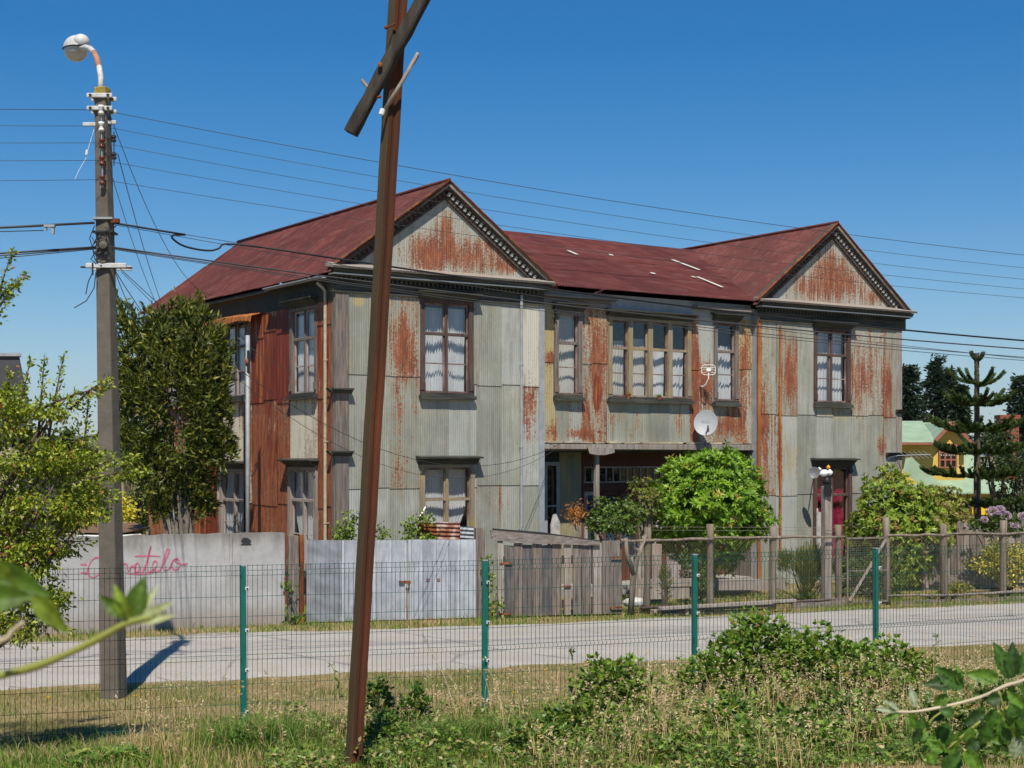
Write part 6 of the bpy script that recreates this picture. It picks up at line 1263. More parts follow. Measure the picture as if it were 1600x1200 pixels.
    mb = MB(); mb.tube([Pt(x, y, 18.05)-PB for x, y in ((147, 202), (143, 215), (137, 235), (134, 248), (124, 265), (117, 280))], .0035, 4); mb.build('loose_wire', M['white_paint'], root); mb = MB(); mb.tube([Pt(136, 234, 18.05)-PB, Pt(135, 242, 18.05)-PB], .015, 6); mb.build('connector', M['white_paint'], root)
    c = pole_at(386)-PB; mb = MB(); mb.lathe((c.x+.02, -.13, c.z), (0, -1, .1), [(0, 0), (.06, 0), (.05, .05), (0, .07)], 9); mb.build('cable_coil', M['pole_concrete'], root)
    c = pole_at(346)-PB; mb = MB(); mb.box(f, c.x+.1, c.x+.2, .05, .11, c.z-.03, c.z+.02); mb.build('cable_grip', M['rust'], root)
light_pole()
# overhead lines
SD = Vector((math.cos(math.radians(20)), math.sin(math.radians(20)), 0))
def line(name, P0, P1, sag, r, label, group='overhead lines', n=48, f1=1.0, mat='wire', cat='cable'):
    P0 = Vector(P0); P1 = Vector(P1); mb = MB(); pts = []
    for i in range(n+1):
        f = f1*i/n; p = P0.lerp(P1, f); p.z -= 4*sag*f*(1-f); pts.append(p-P0)
    mb.tube(pts, r, 5); o = mb.build(name, M[mat], smooth=True); o.location = P0; return tag(o, label, cat, group)
def right_end(z): return PB+SD*40+Vector((0, 0, z))
ordn = ['topmost', 'second', 'third', 'fourth', 'lowest']
for i, (py, yr, yl) in enumerate(((177, 399, 173), (202, 419, 200), (228, 437, 227), (255, 452, 254), (285, 466, 283))):
    c = pole_at(py); p0 = Vector((c.x+.03, 18.02, c.z)); P1 = right_end(c.z)
    # sag so that the line passes x=1600 at yr
    f = .345; d = p0.lerp(P1, f); sag = (d.z-(CAMZ-(yr-HY)*d.y/FX))/(4*f*(1-f))
    line('power_line', p0, P1, sag, .0032 if i else .0042, ordn[i]+' of the five thin lines running right from the pole across the sky')
    P2 = PB-SD*40+Vector((0, 0, c.z)); line('power_line', p0, P2, .75, .0032 if i else .0042, ordn[i]+' of the five thin lines leaving the pole to the left')
# messenger + heavy cable
c = pole_at(350); p0 = Vector((c.x+.12, 18.1, c.z)); P1 = right_end(c.z-.1); f = .345; d = p0.lerp(P1, f); sag = (d.z-(CAMZ-(533-HY)*d.y/FX))/(4*f*(1-f))
def on_line(f): p = p0.lerp(P1, f); return p-Vector((0, 0, 4*sag*f*(1-f)))
mb = MB(); pts = [on_line(f) for f in np.linspace(0, .022, 5)]
a_ = on_line(.022); b_ = on_line(.048)
ctl = [a_, Pt(268, 369, 18.5), Pt(282, 382, 18.58), Pt(305, 389, 18.66), Pt(328, 391.5, 18.72), Pt(342, 388, 18.76), Pt(355, 381, 18.8), b_]
for i in range(len(ctl)-1):
    for k in range(4):
        t = k/4; q0, q1, q2, q3 = ctl[max(i-1, 0)], ctl[i], ctl[i+1], ctl[min(i+2, len(ctl)-1)]; pts.append(.5*((2*q1)+(q2-q0)*t+(2*q0-5*q1+4*q2-q3)*t*t+(3*q1-q0-3*q2+q3)*t**3))
pts += [on_line(f) for f in np.linspace(.048, 1, 50)]
mb.tube([p-p0 for p in pts], .013, 7); o = mb.build('heavy_cable', M['black'], smooth=True); o.location = p0; tag(o, 'thick black cable with a slack loop right of the pole, crossing the house front', 'cable', 'overhead lines')
line('messenger_wire', p0, on_line(.05), .0, .004, 'thin straight wire above the slack loop of the thick cable')
line('heavy_cable', Vector((c.x-.1, 18.1, c.z)), PB-SD*40+Vector((0, 0, c.z)), 1.1, .016, 'thick black cable with a splice box leaving the pole to the left')
p = Pt(77, 355, 17.75); mb = MB(); f = Fr((0, 0, 0), (1, 0, 0), (0, -1, 0)); mb.box(f, -.06, .07, -.03, .03, 0, .03); mb.box(f, .03, .06, -.02, .02, -.08, 0); mb.box(f, -.05, -.03, -.02, .02, -.04, 0); o = mb.build('splice_box', M['galv']); o.location = p; tag(o, 'small splice box hanging on the thick cable left of the pole', 'splice box')
for k, (yr, lab) in enumerate(((546, 'upper cable of the telephone bundle running right in front of the house'), (559, 'middle cable of the telephone bundle running right in front of the house'), (564, 'lowest cable of the telephone bundle running right in front of the house'))):
    c = pole_at(388+k*1.5); q0 = Vector((c.x+.1, 18.08, c.z)); P1 = right_end(c.z-.2); f = .345; d = q0.lerp(P1, f); sg = (d.z-(CAMZ-(yr-HY)*d.y/FX))/(4*f*(1-f)); line('telephone_cable', q0, P1, sg, (.010, .006, .005)[k], lab)
for k, (yl, lab) in enumerate(((392, 'upper cable of the telephone bundle left of the pole'), (395, 'middle cable of the telephone bundle left of the pole'), (398, 'lowest cable of the telephone bundle left of the pole'))):
    c = pole_at(388+k*1.5); line('telephone_cable', Vector((c.x-.08, 18.08, c.z)), PB-SD*40+Vector((0, 0, c.z-.02*k)), 1.2+.15*k, (.012, .008, .006)[k], lab)
c = pole_at(352); line('telephone_cable', Vector((c.x+.1, 18.1, c.z)), right_end(c.z-.9), 1.15, .004, 'thin cable just below the slack loop, crossing the roof')
line('telephone_cable', Pt(68, 360, 17.8), PB-SD*40+Vector((0, 0, c.z-.9)), .6, .006, 'thin cable slanting down to the left from the splice box')
# service drops to the house
def drop(x0, y0, end, sag, r, lab): c = Pt(x0, y0, 18.1); line('service_wire', c, end, sag, r, lab, n=24)
wl_ = lambda px, py, o=.3: WLf.pt(WLf.hit(px, py)[0], o, WLf.hit(px, py)[1])
drop(172, 180, wl_(352, 462), .55, .005, 'long service wire from the pole top down to the eave of the rusty house')
drop(184, 240, wl_(288, 500, .4), .15, .006, 'steep service wire from the side insulators into the conifer')
drop(172, 264, wl_(384, 540, 1.4), .4, .0045, 'service wire from the pole to the top of the galvanised mast')
drop(178, 420, wl_(250, 520, .4), .1, .006, 'short wire from the lower clamp to the far end of the eave')
drop(180, 423, wl_(300, 545, .4), .12, .006, 'second short wire from the lower clamp into the conifer')
pe = WM.pt(WM.hit(866, 0)[0], .2, WM.hit(866, 694)[1])
drop(188, 420, pe, 1.25, .005, 'service wire passing before the near wing to the porch corner'); drop(190, 425, pe-Vector((0, 0, .05)), 1.45, .004, 'lower service wire passing before the near wing to the porch corner')
mast_top = Vector((p.x, p.y, 0)); mt = Pt(386, 540, 29.0); line('service_wire', mt, pe+Vector((-.1, 0, .05)), .55, .0045, 'wire from the galvanised mast across the near wing to the porch', n=24)

# ------------------------------------------------------------------ leaning rusty post with its broken arm
def rusty_post():
    Yp = 11.5; b = Pt(551, 1215, Yp); b.z = float(gz(b.x, b.y))-.1; t = Pt(626, -60, Yp); root = empty('rusty_post', b, 0, 'leaning rusty steel post with broken cross-arm rising out of the weeds in the foreground', 'post')
    d = t-b; bb = Pt(548, 1215, Yp)
    mb = MB(); up = Vector((.0, 0, 1)); ax = d.normalized(); x = Vector((math.cos(math.radians(35)), math.sin(math.radians(35)), 0)); x = (x-ax*x.dot(ax)).normalized(); y = ax.cross(x)
    W1, W2 = .108, .098
    prof = [(-W1/2, -W2/2), (-W1*.18, -W2/2), (-W1*.12, -W2/2+.010), (W1*.12, -W2/2+.010), (W1*.18, -W2/2), (W1/2, -W2/2), (W1/2, W2/2), (-W1/2, W2/2)]
    n = len(prof); m = 24; V = []
    for i in range(m+1):
        f = i/m; k = .93+.10*f; c = d*f
        for (p, q) in prof: V.append(c+x*p*k+y*q*k+x*.002*math.sin(i*1.7))
    mb.add(V, [(j*n+i, j*n+(i+1) % n, (j+1)*n+(i+1) % n, (j+1)*n+i) for j in range(m) for i in range(n)]+[tuple(range(n)), tuple(range((m+1)*n-1, m*n-1, -1))]); mb.build('shaft', M['rust_pole'], root, bevel=.006)
    mb = MB(); V = []
    for i in range(m+1):
        f = i/m; k = .93+.10*f; c = d*f+x*.002*math.sin(i*1.7)
        for (p, q) in ((-W1/2-.004, -W2/2-.001), (-W1/2-.004, W2/2+.001), (-W1/2+.002, W2/2+.001), (-W1/2+.002, -W2/2-.001)): V.append(c+x*p*k+y*q*k)
    mb.add(V, [(j*4+i, j*4+(i+1) % 4, j*4+4+(i+1) % 4, j*4+4+i) for j in range(m) for i in range(4)]); mb.build('flange', M['olive_rust'], root)
    Ya = Yp-.12; p0 = Pt(548, 208, Ya)-b; p1 = Pt(672, -22, Ya)-b
    mb = MB(); mid = p0.lerp(p1, .5); V = []; axd = (p1-p0).normalized(); s1 = axd.cross(Vector((.35, 1, 0))).normalized(); s2 = axd.cross(s1).normalized()
    for f in np.linspace(0, 1, 14):
        cc = p0.lerp(p1, f); w = .056+.004*math.sin(f*20); h = .05+.004*math.sin(f*13+1)
        for (a, c) in ((-1, -.7), (-.7, -1), (.7, -1), (1, -.7), (1, .7), (.7, 1), (-.7, 1), (-1, .7)): V.append(cc+s1*a*w*.88+s2*c*h*.88+s1*random.uniform(-.003, .003))
    mb.add(V, [(8*j+i, 8*j+(i+1) % 8, 8*j+8+(i+1) % 8, 8*j+8+i) for j in range(13) for i in range(8)]+[tuple(range(8)), tuple(range(8*14-1, 8*13-1, -1))]); mb.build('cross_arm', M['arm_wood'], root)
    mb = MB(); mb.tube([Pt(602, 170, Yp-.11)-b, Pt(628, 128, Yp-.10)-b, Pt(653, 83, Yp-.06)-b], [.017, .016, .014], 8); mb.build('stay_rod', M['wood_pale'], root, smooth=True)
    mb = MB(); mb.tube([Pt(652, 86, Yp-.06)-b, Pt(645, 99, Yp-.06)-b], .0165, 8); mb.build('rod_end', M['rust'], root)
    mb = MB(); mb.lathe(Pt(597, 175, Yp-.12)-b, Vector((-.3, 0, -1)), [(0, -.03), (.022, -.02), (.022, .02), (0, .03)], 8); mb.build('insulator_stub', M['white_paint'], root)
    mb = MB(); mb.tube([Pt(618, 37, Yp-.1)-b, Pt(604, 43, Yp-.12)-b], .008, 6); mb.lathe(Pt(603, 43, Yp-.12)-b, (-1, 0, -.3), [(0, -.015), (.016, -.01), (.016, .01), (0, .015)], 8); mb.build('bolt', M['rust'], root)
    mb = MB(); mb.tube([Pt(575, 137, Yp+.0)-b, Pt(565, 125, Yp+.02)-b], .014, 7); mb.build('peg', M['wood_pale'], root); mb = MB(); mb.lathe(Pt(594, 102, Ya-.05)-b, (0, -1, 0), [(.0, .0), (.018, 0), (.018, .03), (0, .035)], 8); mb.lathe(Pt(584, 152, Ya)-b, (1, -.3, 0), [(.012, 0), (.012, .06), (0, .065)], 7); mb.build('bolt', M['rust'], root)
M['arm_wood'] = wood('blackened_wood', (.02, .017, .014), (.075, .065, .055), (.05, .04, .03), axis=2, grain=14)
rusty_post()

# ------------------------------------------------------------------ green mesh fence
def mesh_fence():
    P = [Vector((X, Y, 0)) for X, Y in (((381-800)/FX*14.8, 14.8), ((757-800)/FX*15.5, 15.5), ((1085-800)/FX*16.4, 16.4), ((1369-800)/FX*17.5, 17.5))]
    d0 = (P[1]-P[0]); d3 = (P[3]-P[2]); P = [P[0]-d0*2, P[0]-d0]+P+[P[3]+d3, P[3]+d3*2]
    root = empty('mesh_fence', P[0], 0, 'green welded wire mesh fence on green steel posts with white clips', 'fence')
    tops = [1.86]*8
    for i, p in enumerate(P):
        U = (P[min(i+1, 7)]-P[max(i-1, 0)]).normalized(); f = Fr(p, U, (U.y, -U.x, 0)); lean = .012*math.sin(i*2.3)
        mb = MB(); z0 = -.1+float(gz(p.x, p.y)); q0 = f.pt(0, 0, z0); q1 = f.pt(lean, 0, 1.885); mb.beam(q0, q1, .062, .045, f.N); o = mb.build('post', M['green_coat'], bevel=.008); rel(o, root)
        mb = MB(); mb.beam(q1-Vector((0, 0, .0)), q1+Vector((0, 0, .012)), .066, .049, f.N); c = mb.build('post_cap', M['galv']); c.location = -root.location; c.parent = root
        for z in (1.66, 1.24, .84, .42):
            mb = MB(); mb.box(f, .01, .048, .0232, .045, z-.017, z+.017); k = mb.build('clip', M['white_metal'], bevel=.004); rel(k, root); mb = MB(); mb.tube([f.pt(.03, .046, z), f.pt(.03, .05, z)], .009, 6); k = mb.build('clip_bolt', M['black']); rel(k, root)
    zp = [(.02, 0), (.14, 0), (.165, .03), (.19, 0), (.78, 0), (.845, 0), (.87, .03), (.895, 0), (1.50, 0), (1.69, 0), (1.715, .032), (1.74, 0), (1.80, 0)]
    for i in range(7):
        A, B = P[i], P[i+1]; U = (B-A).normalized(); L = (B-A).length; f = Fr(A, U, (U.y, -U.x, 0)); V = []; Fs = []; n = 50; r = .0028
        for k in range(n+1):
            a = .035+(L-.07)*k/n; ring = []
            for (z, o) in zp:
                b0 = len(V); ring.append(b0); c = f.pt(a, .03+o, z+.10); V += [c+U*r, c+f.N*r-U*r*.5, c-f.N*r-U*r*.5]
            for q in range(len(zp)-1):
                for e in range(3): Fs.append((ring[q]+e, ring[q]+(e+1) % 3, ring[q+1]+(e+1) % 3, ring[q+1]+e))
        for (z, o) in ((.02, 0), (.14, 0), (.19, 0), (.40, 0), (.60, 0), (.845, 0), (.895, 0), (1.08, 0), (1.28, 0), (1.48, 0), (1.69, 0), (1.74, 0), (1.79, 0)):
            b0 = len(V)
            for a in (.03, L-.03): c = f.pt(a, .026+o, z+.10); V += [c+Vector((0, 0, r)), c+f.N*r-Vector((0, 0, r*.5)), c-f.N*r-Vector((0, 0, r*.5))]
            for e in range(3): Fs.append((b0+e, b0+(e+1) % 3, b0+3+(e+1) % 3, b0+3+e))
        mb = MB(); mb.v = [tuple(v) for v in V]; mb.f = Fs; o = mb.build('mesh_panel', M['green_wire'], fixn=False); rel(o, root)
mesh_fence()

# ------------------------------------------------------------------ grass and weeds
def scatter_poly(n, ylo, yhi, xlo=-40, xhi=1640):
    """ground points that the photo shows between two image rows (functions of px)"""
    P = []
    while len(P) < n:
        px = rng.uniform(xlo, xhi, n*2); Y = rng.uniform(9, 32, n*2); X = (px-800)/FX*Y; Z = gz(X, Y); py = HY-(Z-CAMZ)*FX/Y
        a = ylo(px); b = yhi(px); ok = (py > a) & (py < b) & (rng.random(n*2) < (Y/32)); P += list(np.stack([X, Y, Z], 1)[ok])
        if len(P) > n: break
    return np.array(P[:n])
def patch(P, s=1.3, ph=0): return np.sin(P[:, 0]*s*1.3+ph)*np.sin(P[:, 1]*s*.9+1+ph)+.6*np.sin(P[:, 0]*s*3.1+P[:, 1]*2.3*s+ph)
near_y = lambda px: np.interp(px, [-40, 0, 300, 550, 800, 1035, 1480, 1640], [1082, 1080, 1070, 1055, 1045, 1035, 1015, 1008])
# road verge in front of the fence: short, half-dry
P = scatter_poly(52000, lambda x: near_y(x)-2, lambda x: 0*x+1235)
pt = patch(P); g = (rng.random(len(P)) < np.clip(.52+.45*pt, .08, .95))
c = np.where(g[:, None], cols(len(P), (.07, .13, .02), (.17, .25, .05)), cols(len(P), (.30, .22, .10), (.48, .37, .19)))
o = blades('verge_grass', P, rng.uniform(.02, .075, len(P))*(1+.4*np.clip(pt, 0, 1)), .006, rng.uniform(.2, 1.0, len(P)), c, M['grass']); tag(o, 'short half-dry grass on the verge beside the road', 'grass', kind='stuff')
# strip beyond the road
far_y = lambda px: np.interp(px, [-40, 0, 480, 800, 1050, 1500, 1640], [1016, 1013, 987, 981, 971, 950, 944])
P = scatter_poly(26000, lambda x: far_y(x)-42, lambda x: far_y(x)+1.5)
# keep only street side of the boundary or garden grass right
keep = np.ones(len(P), bool); P = P[keep]; pt = patch(P, 1.8, 2.); g = rng.random(len(P)) < np.clip(.68+.3*pt, .1, .95)
c = np.where(g[:, None], cols(len(P), (.08, .15, .02), (.20, .30, .05)), cols(len(P), (.34, .24, .11), (.5, .38, .19)))
o = blades('roadside_grass', P, rng.uniform(.03, .11, len(P))*(1+.5*np.clip(pt, 0, 1)), .010, rng.uniform(.1, .8, len(P)), c, M['grass']); tag(o, 'grass strip along the foot of the walls and fences across the road', 'grass', kind='stuff')
def weed_scatter(n, x0, x1, q0, q1):
    """points near the green fence line: px range and distance q on the camera side"""
    P = []
    while len(P) < n:
        px = rng.uniform(x0, x1, 4*n); Y = rng.uniform(10.9, 19, 4*n); X = (px-800)/FX*Y; q = (X-FP.x)*FN.x+(Y-FP.y)*FN.y; ok = (q > q0) & (q < q1); P += list(np.stack([X, Y, gz(X, Y)], 1)[ok])
    return np.array(P[:n])
# dense understory of green grass
P = weed_scatter(36000, -60, 1660, .5, 6.3); pt = patch(P, 1.6, 3.); g = rng.random(len(P)) < np.clip(.66+.30*pt, .1, .95)
c = np.where(g[:, None], cols(len(P), (.06, .13, .015), (.20, .30, .04)), cols(len(P), (.28, .21, .09), (.50, .39, .20)))
o = blades('long_grass', P, rng.uniform(.08, .26, len(P))*np.interp(P[:, 1], [10.9, 11.3, 13], [.35, .6, 1]), rng.uniform(.004, .009, len(P)), rng.uniform(.1, .9, len(P)), c, M['grass']); tag(o, 'long tangled grass along the green mesh fence', 'grass', kind='stuff')
# dry seed-headed grass on the right half
Pa = weed_scatter(6000, 780, 1640, .5, 5.6); Pa = Pa[patch(Pa, 2.6, .7) > .42]; Pb = np.concatenate([weed_scatter(900, 1200, 1390, .9, 3.2), weed_scatter(260, 1010, 1110, 1.2, 3.4), weed_scatter(300, 1440, 1640, 1.2, 3.6)]); Pc = weed_scatter(900, 200, 800, .5, 2.6); Pc = Pc[patch(Pc, 2.2, 2.7) > .3]; P = np.concatenate([Pa, Pb, Pc]); m = len(P); hh = rng.uniform(.12, .42, m)+rng.uniform(0, .34, m)*(rng.random(m) < .6)*np.interp(P[:, 1], [10.9, 11.4, 13.2], [.5, .72, 1]); th = rng.random(m)*6.28; ld = np.stack([np.cos(th), np.sin(th), 0*th], 1); ln = rng.uniform(.1, .5, m)
cc = cols(m, (.42, .30, .13), (.66, .52, .28)); o = blades('dry_grass', np.concatenate([P, P]), np.concatenate([hh, hh*.9]), .005, np.concatenate([ln, ln]), np.concatenate([cc, cc]), M['grass'], dirs=np.concatenate([ld, ld])); tag(o, 'tall dry straw-coloured grass in the foreground', 'grass', kind='stuff')
tips = P+np.array([[0, 0, 1.]])*(hh*(1-.25*ln))[:, None]+ld*(hh*ln)[:, None]
k_ = 7; T = np.repeat(tips, k_, 0)+rng.normal(size=(m*k_, 3))*[.008, .008, .025]; D = np.repeat(ld, k_, 0)*.8+rdir(m*k_)*.5; D[:, 2] += .3; leaves('seed_heads', T, D, .030, .010, np.repeat(cols(m, (.50, .36, .20), (.72, .58, .38)), k_, 0), M['grass'], o)
# bramble mounds
def bramble(label, spots, n, ca=(.05, .11, .012), cb=(.20, .30, .035), L=.062, third=(.30, .20, .05), p3=.05, name='bramble_bush', canes=12):
    """spots: (px, py, Y, rx, ry, rz metres)"""
    c0 = Pt(spots[0][0], spots[0][1], spots[0][2]); b = Vector((c0.x, c0.y, float(gz(c0.x, c0.y)))); root = empty(name, b, 0, label, 'bush', 'bramble bushes along the mesh fence'); PP = []; DD = []
    vol = np.array([s_[3]*s_[5] for s_ in spots]); vol = vol/vol.sum(); mb = MB()
    for s_, v in zip(spots, vol):
        C_ = np.array(Pt(s_[0], s_[1], s_[2])); R = np.array(s_[3:6]); m = int(n*v/3)
        d = rdir(m); d[:, 2] = np.abs(d[:, 2])*1.1-.35; d = norm(d); rr = rng.uniform(.62, 1.05, (m, 1))*(1+.16*np.sin(d[:, :1]*7+s_[0])*np.sin(d[:, 2:]*9)); p = C_+d*R*rr
        # trifoliate sprays
        o = norm(d+rdir(m)*.5); o[:, 2] += .2
        for a in (-.9, 0, .9):
            up = np.array([[0, 0, 1.]]); sd = norm(np.cross(o, up)); dd = norm(o*math.cos(a)+sd*math.sin(a)); PP.append(p); DD.append(dd)
        for _ in range(canes):
            q = C_+norm(rng.normal(size=(1, 3)))[0]*R*[1.05, 1.05, 1]; q[2] = C_[2]+abs(q[2]-C_[2]); q0 = Vector((C_[0]+random.uniform(-.3, .3)*R[0], C_[1], b.z)); q1 = Vector(q); mid = q0.lerp(q1, .55)+Vector((0, 0, .25*R[2]+.05)); mb.tube([q0-b, mid-b, q1-b, q1-b+Vector((random.uniform(-.12, .12), -.05, -.05))], [.008, .007, .005, .003], 5)
    P = np.concatenate(PP)-np.array(b); D = np.concatenate(DD); m = len(P); third_n = m//3; base = cols(third_n, ca, cb, .25, third, p3); Cc = np.concatenate([base]*3)[:m]
    if len(Cc) < m: Cc = np.concatenate([Cc, cols(m-len(Cc), ca, cb)])
    side = np.tile(np.array([[0, -.4, 1.]]), (m, 1))+rng.normal(size=(m, 3))*.5
    leaves('foliage', P, D, L*rng.uniform(.7, 1.25, m), L*.72*rng.uniform(.8, 1.1, m), Cc, M['leaf'], root, .10, side); mb.build('canes', M['cane'], root, smooth=True); return root
bramble('largest bramble mound, climbing the mesh fence at the right centre', [(1195, 1062, 14.8, .68, .5, .62), (1120, 1085, 14.5, .50, .45, .46), (1290, 1068, 14.9, .66, .5, .54), (1345, 1090, 14.4, .5, .4, .36), (1240, 1110, 14.1, .5, .4, .32), (1390, 1068, 15.5, .58, .45, .44), (1170, 1000, 15.2, .24, .25, .30), (1440, 1085, 15.2, .45, .4, .32)], 17000)
bramble('bramble clump right of the second green post, below the big mound', [(960, 1112, 13.9, .40, .4, .50), (925, 1165, 13.0, .36, .35, .42), (985, 1165, 13.1, .36, .3, .34)], 6500)
bramble('low bramble at the bottom, left of the big mound', [(1060, 1170, 12.4, .36, .3, .24), (1180, 1190, 12.2, .40, .3, .20), (1150, 1120, 13.2, .34, .3, .20), (1310, 1190, 12.2, .3, .3, .2)], 4200, (.07, .13, .02), (.22, .33, .05))
bramble('dark bramble tangle at the bottom right corner', [(1560, 1120, 13.9, .5, .4, .36), (1600, 1190, 12.4, .45, .4, .36), (1430, 1160, 12.9, .4, .35, .26)], 4600, (.05, .10, .02), (.14, .22, .04))
bramble('bright bramble patch at the very bottom, right of centre', [(1090, 1190, 11.9, .36, .3, .24), (1180, 1175, 12.1, .26, .3, .26), (1010, 1200, 11.8, .25, .25, .2)], 3000, (.07, .14, .02), (.22, .34, .05))
bramble('bright bramble patch at the very bottom, left of the right-hand branch', [(1290, 1185, 11.9, .30, .3, .24), (1360, 1165, 12.2, .26, .3, .24)], 2400, (.07, .14, .02), (.22, .34, .05))
bramble('bramble patch at the bottom between the dry grass clumps, right of centre', [(1250, 1150, 12.6, .34, .3, .26), (1330, 1130, 13.0, .34, .3, .28), (1130, 1140, 12.9, .30, .3, .24)], 3600, (.045, .10, .015), (.18, .28, .04))
bramble('bramble patch under the right-hand branch', [(1480, 1150, 12.6, .40, .3, .30), (1560, 1190, 12.0, .4, .3, .28), (1400, 1180, 12.2, .3, .3, .24)], 3600, (.045, .10, .015), (.16, .25, .04))
bramble('low bramble at the bottom centre, left of the central clump', [(840, 1180, 12.2, .34, .3, .24), (880, 1140, 13.0, .26, .3, .22)], 2000, (.045, .10, .015), (.18, .27, .04))
bramble('dark leafy weed clump left of the second green post', [(648, 1135, 13.6, .17, .2, .36), (605, 1180, 12.6, .22, .25, .34), (590, 1110, 13.7, .14, .15, .3)], 3200, (.045, .10, .015), (.13, .22, .03), L=.05)
bramble('green weed clump at the bottom left, by the first green post', [(400, 1185, 12.7, .40, .35, .22), (170, 1195, 12.4, .5, .35, .12), (470, 1195, 12.4, .3, .3, .16)], 3000, (.05, .11, .015), (.16, .27, .04), L=.05)
# tufts of lush grass
for (px, py, Y, r, n, h, lab) in ((410, 1190, 13.0, .45, 2400, .38, 'lush dark green grass tuft at the foot of the first green post'), (700, 1190, 12.9, .45, 1600, .36, 'lush grass tuft right of the leaning rusty post'), (530, 1150, 13.8, .3, 700, .36, 'grass tuft just left of the leaning rusty post'), (820, 1180, 13.2, .5, 1600, .34, 'grass tuft at the bottom centre'), (100, 1195, 12.8, .5, 900, .25, 'shaded grass tuft at the bottom left corner')):
    c0 = Pt(px, py, Y); p = rng.normal(size=(n, 2))*r*.55+[c0.x, c0.y]; P = np.stack([p[:, 0], p[:, 1], gz(p[:, 0], p[:, 1])], 1); off = np.array([c0.x, c0.y, float(gz(c0.x, c0.y))])
    o = blades('grass_tuft', P-off, rng.uniform(.4, 1.1, n)*h, .007, rng.uniform(.2, 1., n), cols(n, (.05, .11, .015), (.17, .27, .05), .2, (.4, .32, .15), .12), M['grass']); o.location = off; tag(o, lab, 'grass tuft', 'grass tufts in the foreground')
# low broad-leaved cover between the grasses
P = weed_scatter(8500, 340, 1640, .3, 6.2); pt = patch(P, 2.0, 4.); P = P[(pt > -.05) | (P[:, 0] > .3)]; k_ = 6; Q = np.repeat(P, k_, 0)+rng.normal(size=(len(P)*k_, 3))*[.06, .06, .0]; Q[:, 2] += rng.uniform(.02, .30, len(Q))*(.6+.4*patch(Q, 3.1, 1.))*np.interp(Q[:, 1], [10.9, 11.3, 13], [.5, .75, 1]); D = rdir(len(Q)); D[:, 2] = abs(D[:, 2])*.5
o = leaves('ground_cover', Q, D, rng.uniform(.03, .065, len(Q)), .03, cols(len(Q), (.045, .10, .015), (.20, .28, .045), .4, (.36, .28, .12), .14), M['leaf'], None, .12, np.tile([[0, -.3, 1.]], (len(Q), 1))+rng.normal(size=(len(Q), 3))*.4); tag(o, 'low leafy weeds spreading between the grasses in the foreground', 'weeds', kind='stuff')
# single tall stalks
for (x0, y0, x1, y1, Y, mat, leafy, lab) in ((575, 1160, 515, 1035, 13.2, 'cane', 1, 'tall thin leafy weed stalk left of the leaning rusty post'), (895, 1130, 893, 1015, 14.0, 'cane', 1, 'tall leafy weed stalk left of the bramble clump'), (900, 1120, 955, 1020, 14.6, 'cane_pink', 0, 'bare dry stalk leaning right of the second green post'), (1465, 1060, 1462, 990, 15.6, 'cane', 1, 'small leafy stalk right of the big bramble mound'),
        (1100, 1160, 1112, 1085, 13.4, 'cane_pink', 0, 'bare dry stalk at the foot of the third green post'), (720, 1060, 660, 990, 14.8, 'cane_pink', 0, 'dry stalk in front of the road, left of the second green post')):
    b = Pt(x0, y0, Y); b.z = float(gz(b.x, b.y)); t = Pt(x1, y1, Y)-b; root = empty('weed_stalk', b, 0, lab, 'weed', 'tall weed stalks'); mb = MB(); mb.tube([(0, 0, 0), t*.5+Vector((.03, 0, .03)), t], [.006, .005, .003], 5); mb.build('stem', M[mat], root)
    n = 26 if leafy else 14; f = rng.uniform(.35 if leafy else .7, 1, (n, 1)); P = np.array(t)*f; d = rdir(n); leaves('leaves', P, d, .05 if leafy else .03, .025 if leafy else .008, cols(n, (.05, .10, .02), (.14, .2, .04)) if leafy else cols(n, (.4, .28, .15), (.55, .4, .24)), M['leaf'], root)
# little yellow flowers in the verge
P = np.array([tuple(Pt(x, y, HYD)) for x, y, HYD in ((75, 1096, 17.6), (212, 1094, 17.6), (371, 1068, 18.6), (366, 1074, 18.4), (373, 1090, 17.8), (852, 1045, 19.8), (1028, 1072, 17.6), (803, 1085, 17.4), (890, 1112, 15.6), (843, 974, 25.9))]); P[:, 2] = gz(P[:, 0], P[:, 1])+.09
DL = ['small yellow flower farthest left on the verge', 'small yellow flower right of the concrete pole base', 'upper yellow flower of the pair left of the first green post', 'lower yellow flower of the pair left of the first green post', 'lone yellow flower at the foot of the first green post', 'small yellow flower at the near road edge, right of the second green post', 'yellow flower beside the bramble clump at centre right', 'yellow flower just right of the second green post', 'yellow flower above the bramble clump at the centre', 'small yellow flower at the foot of the board fence']
for i, p_ in enumerate(P):
    root = empty('dandelion', (p_[0], p_[1], p_[2]-.09), 0, DL[i], 'flower', 'yellow flowers in the grass'); n = 20; d = rdir(n); d[:, 2] = abs(d[:, 2])*.5; leaves('petals', np.zeros((n, 3))+[0, 0, .10], d, .024, .014, cols(n, (.75, .5, .01), (.85, .62, .03)), M['petal'], root)
    mb = MB(); mb.tube([(0, 0, 0), (0, 0, .10)], .0025, 4); mb.build('stem', M['cane'], root)

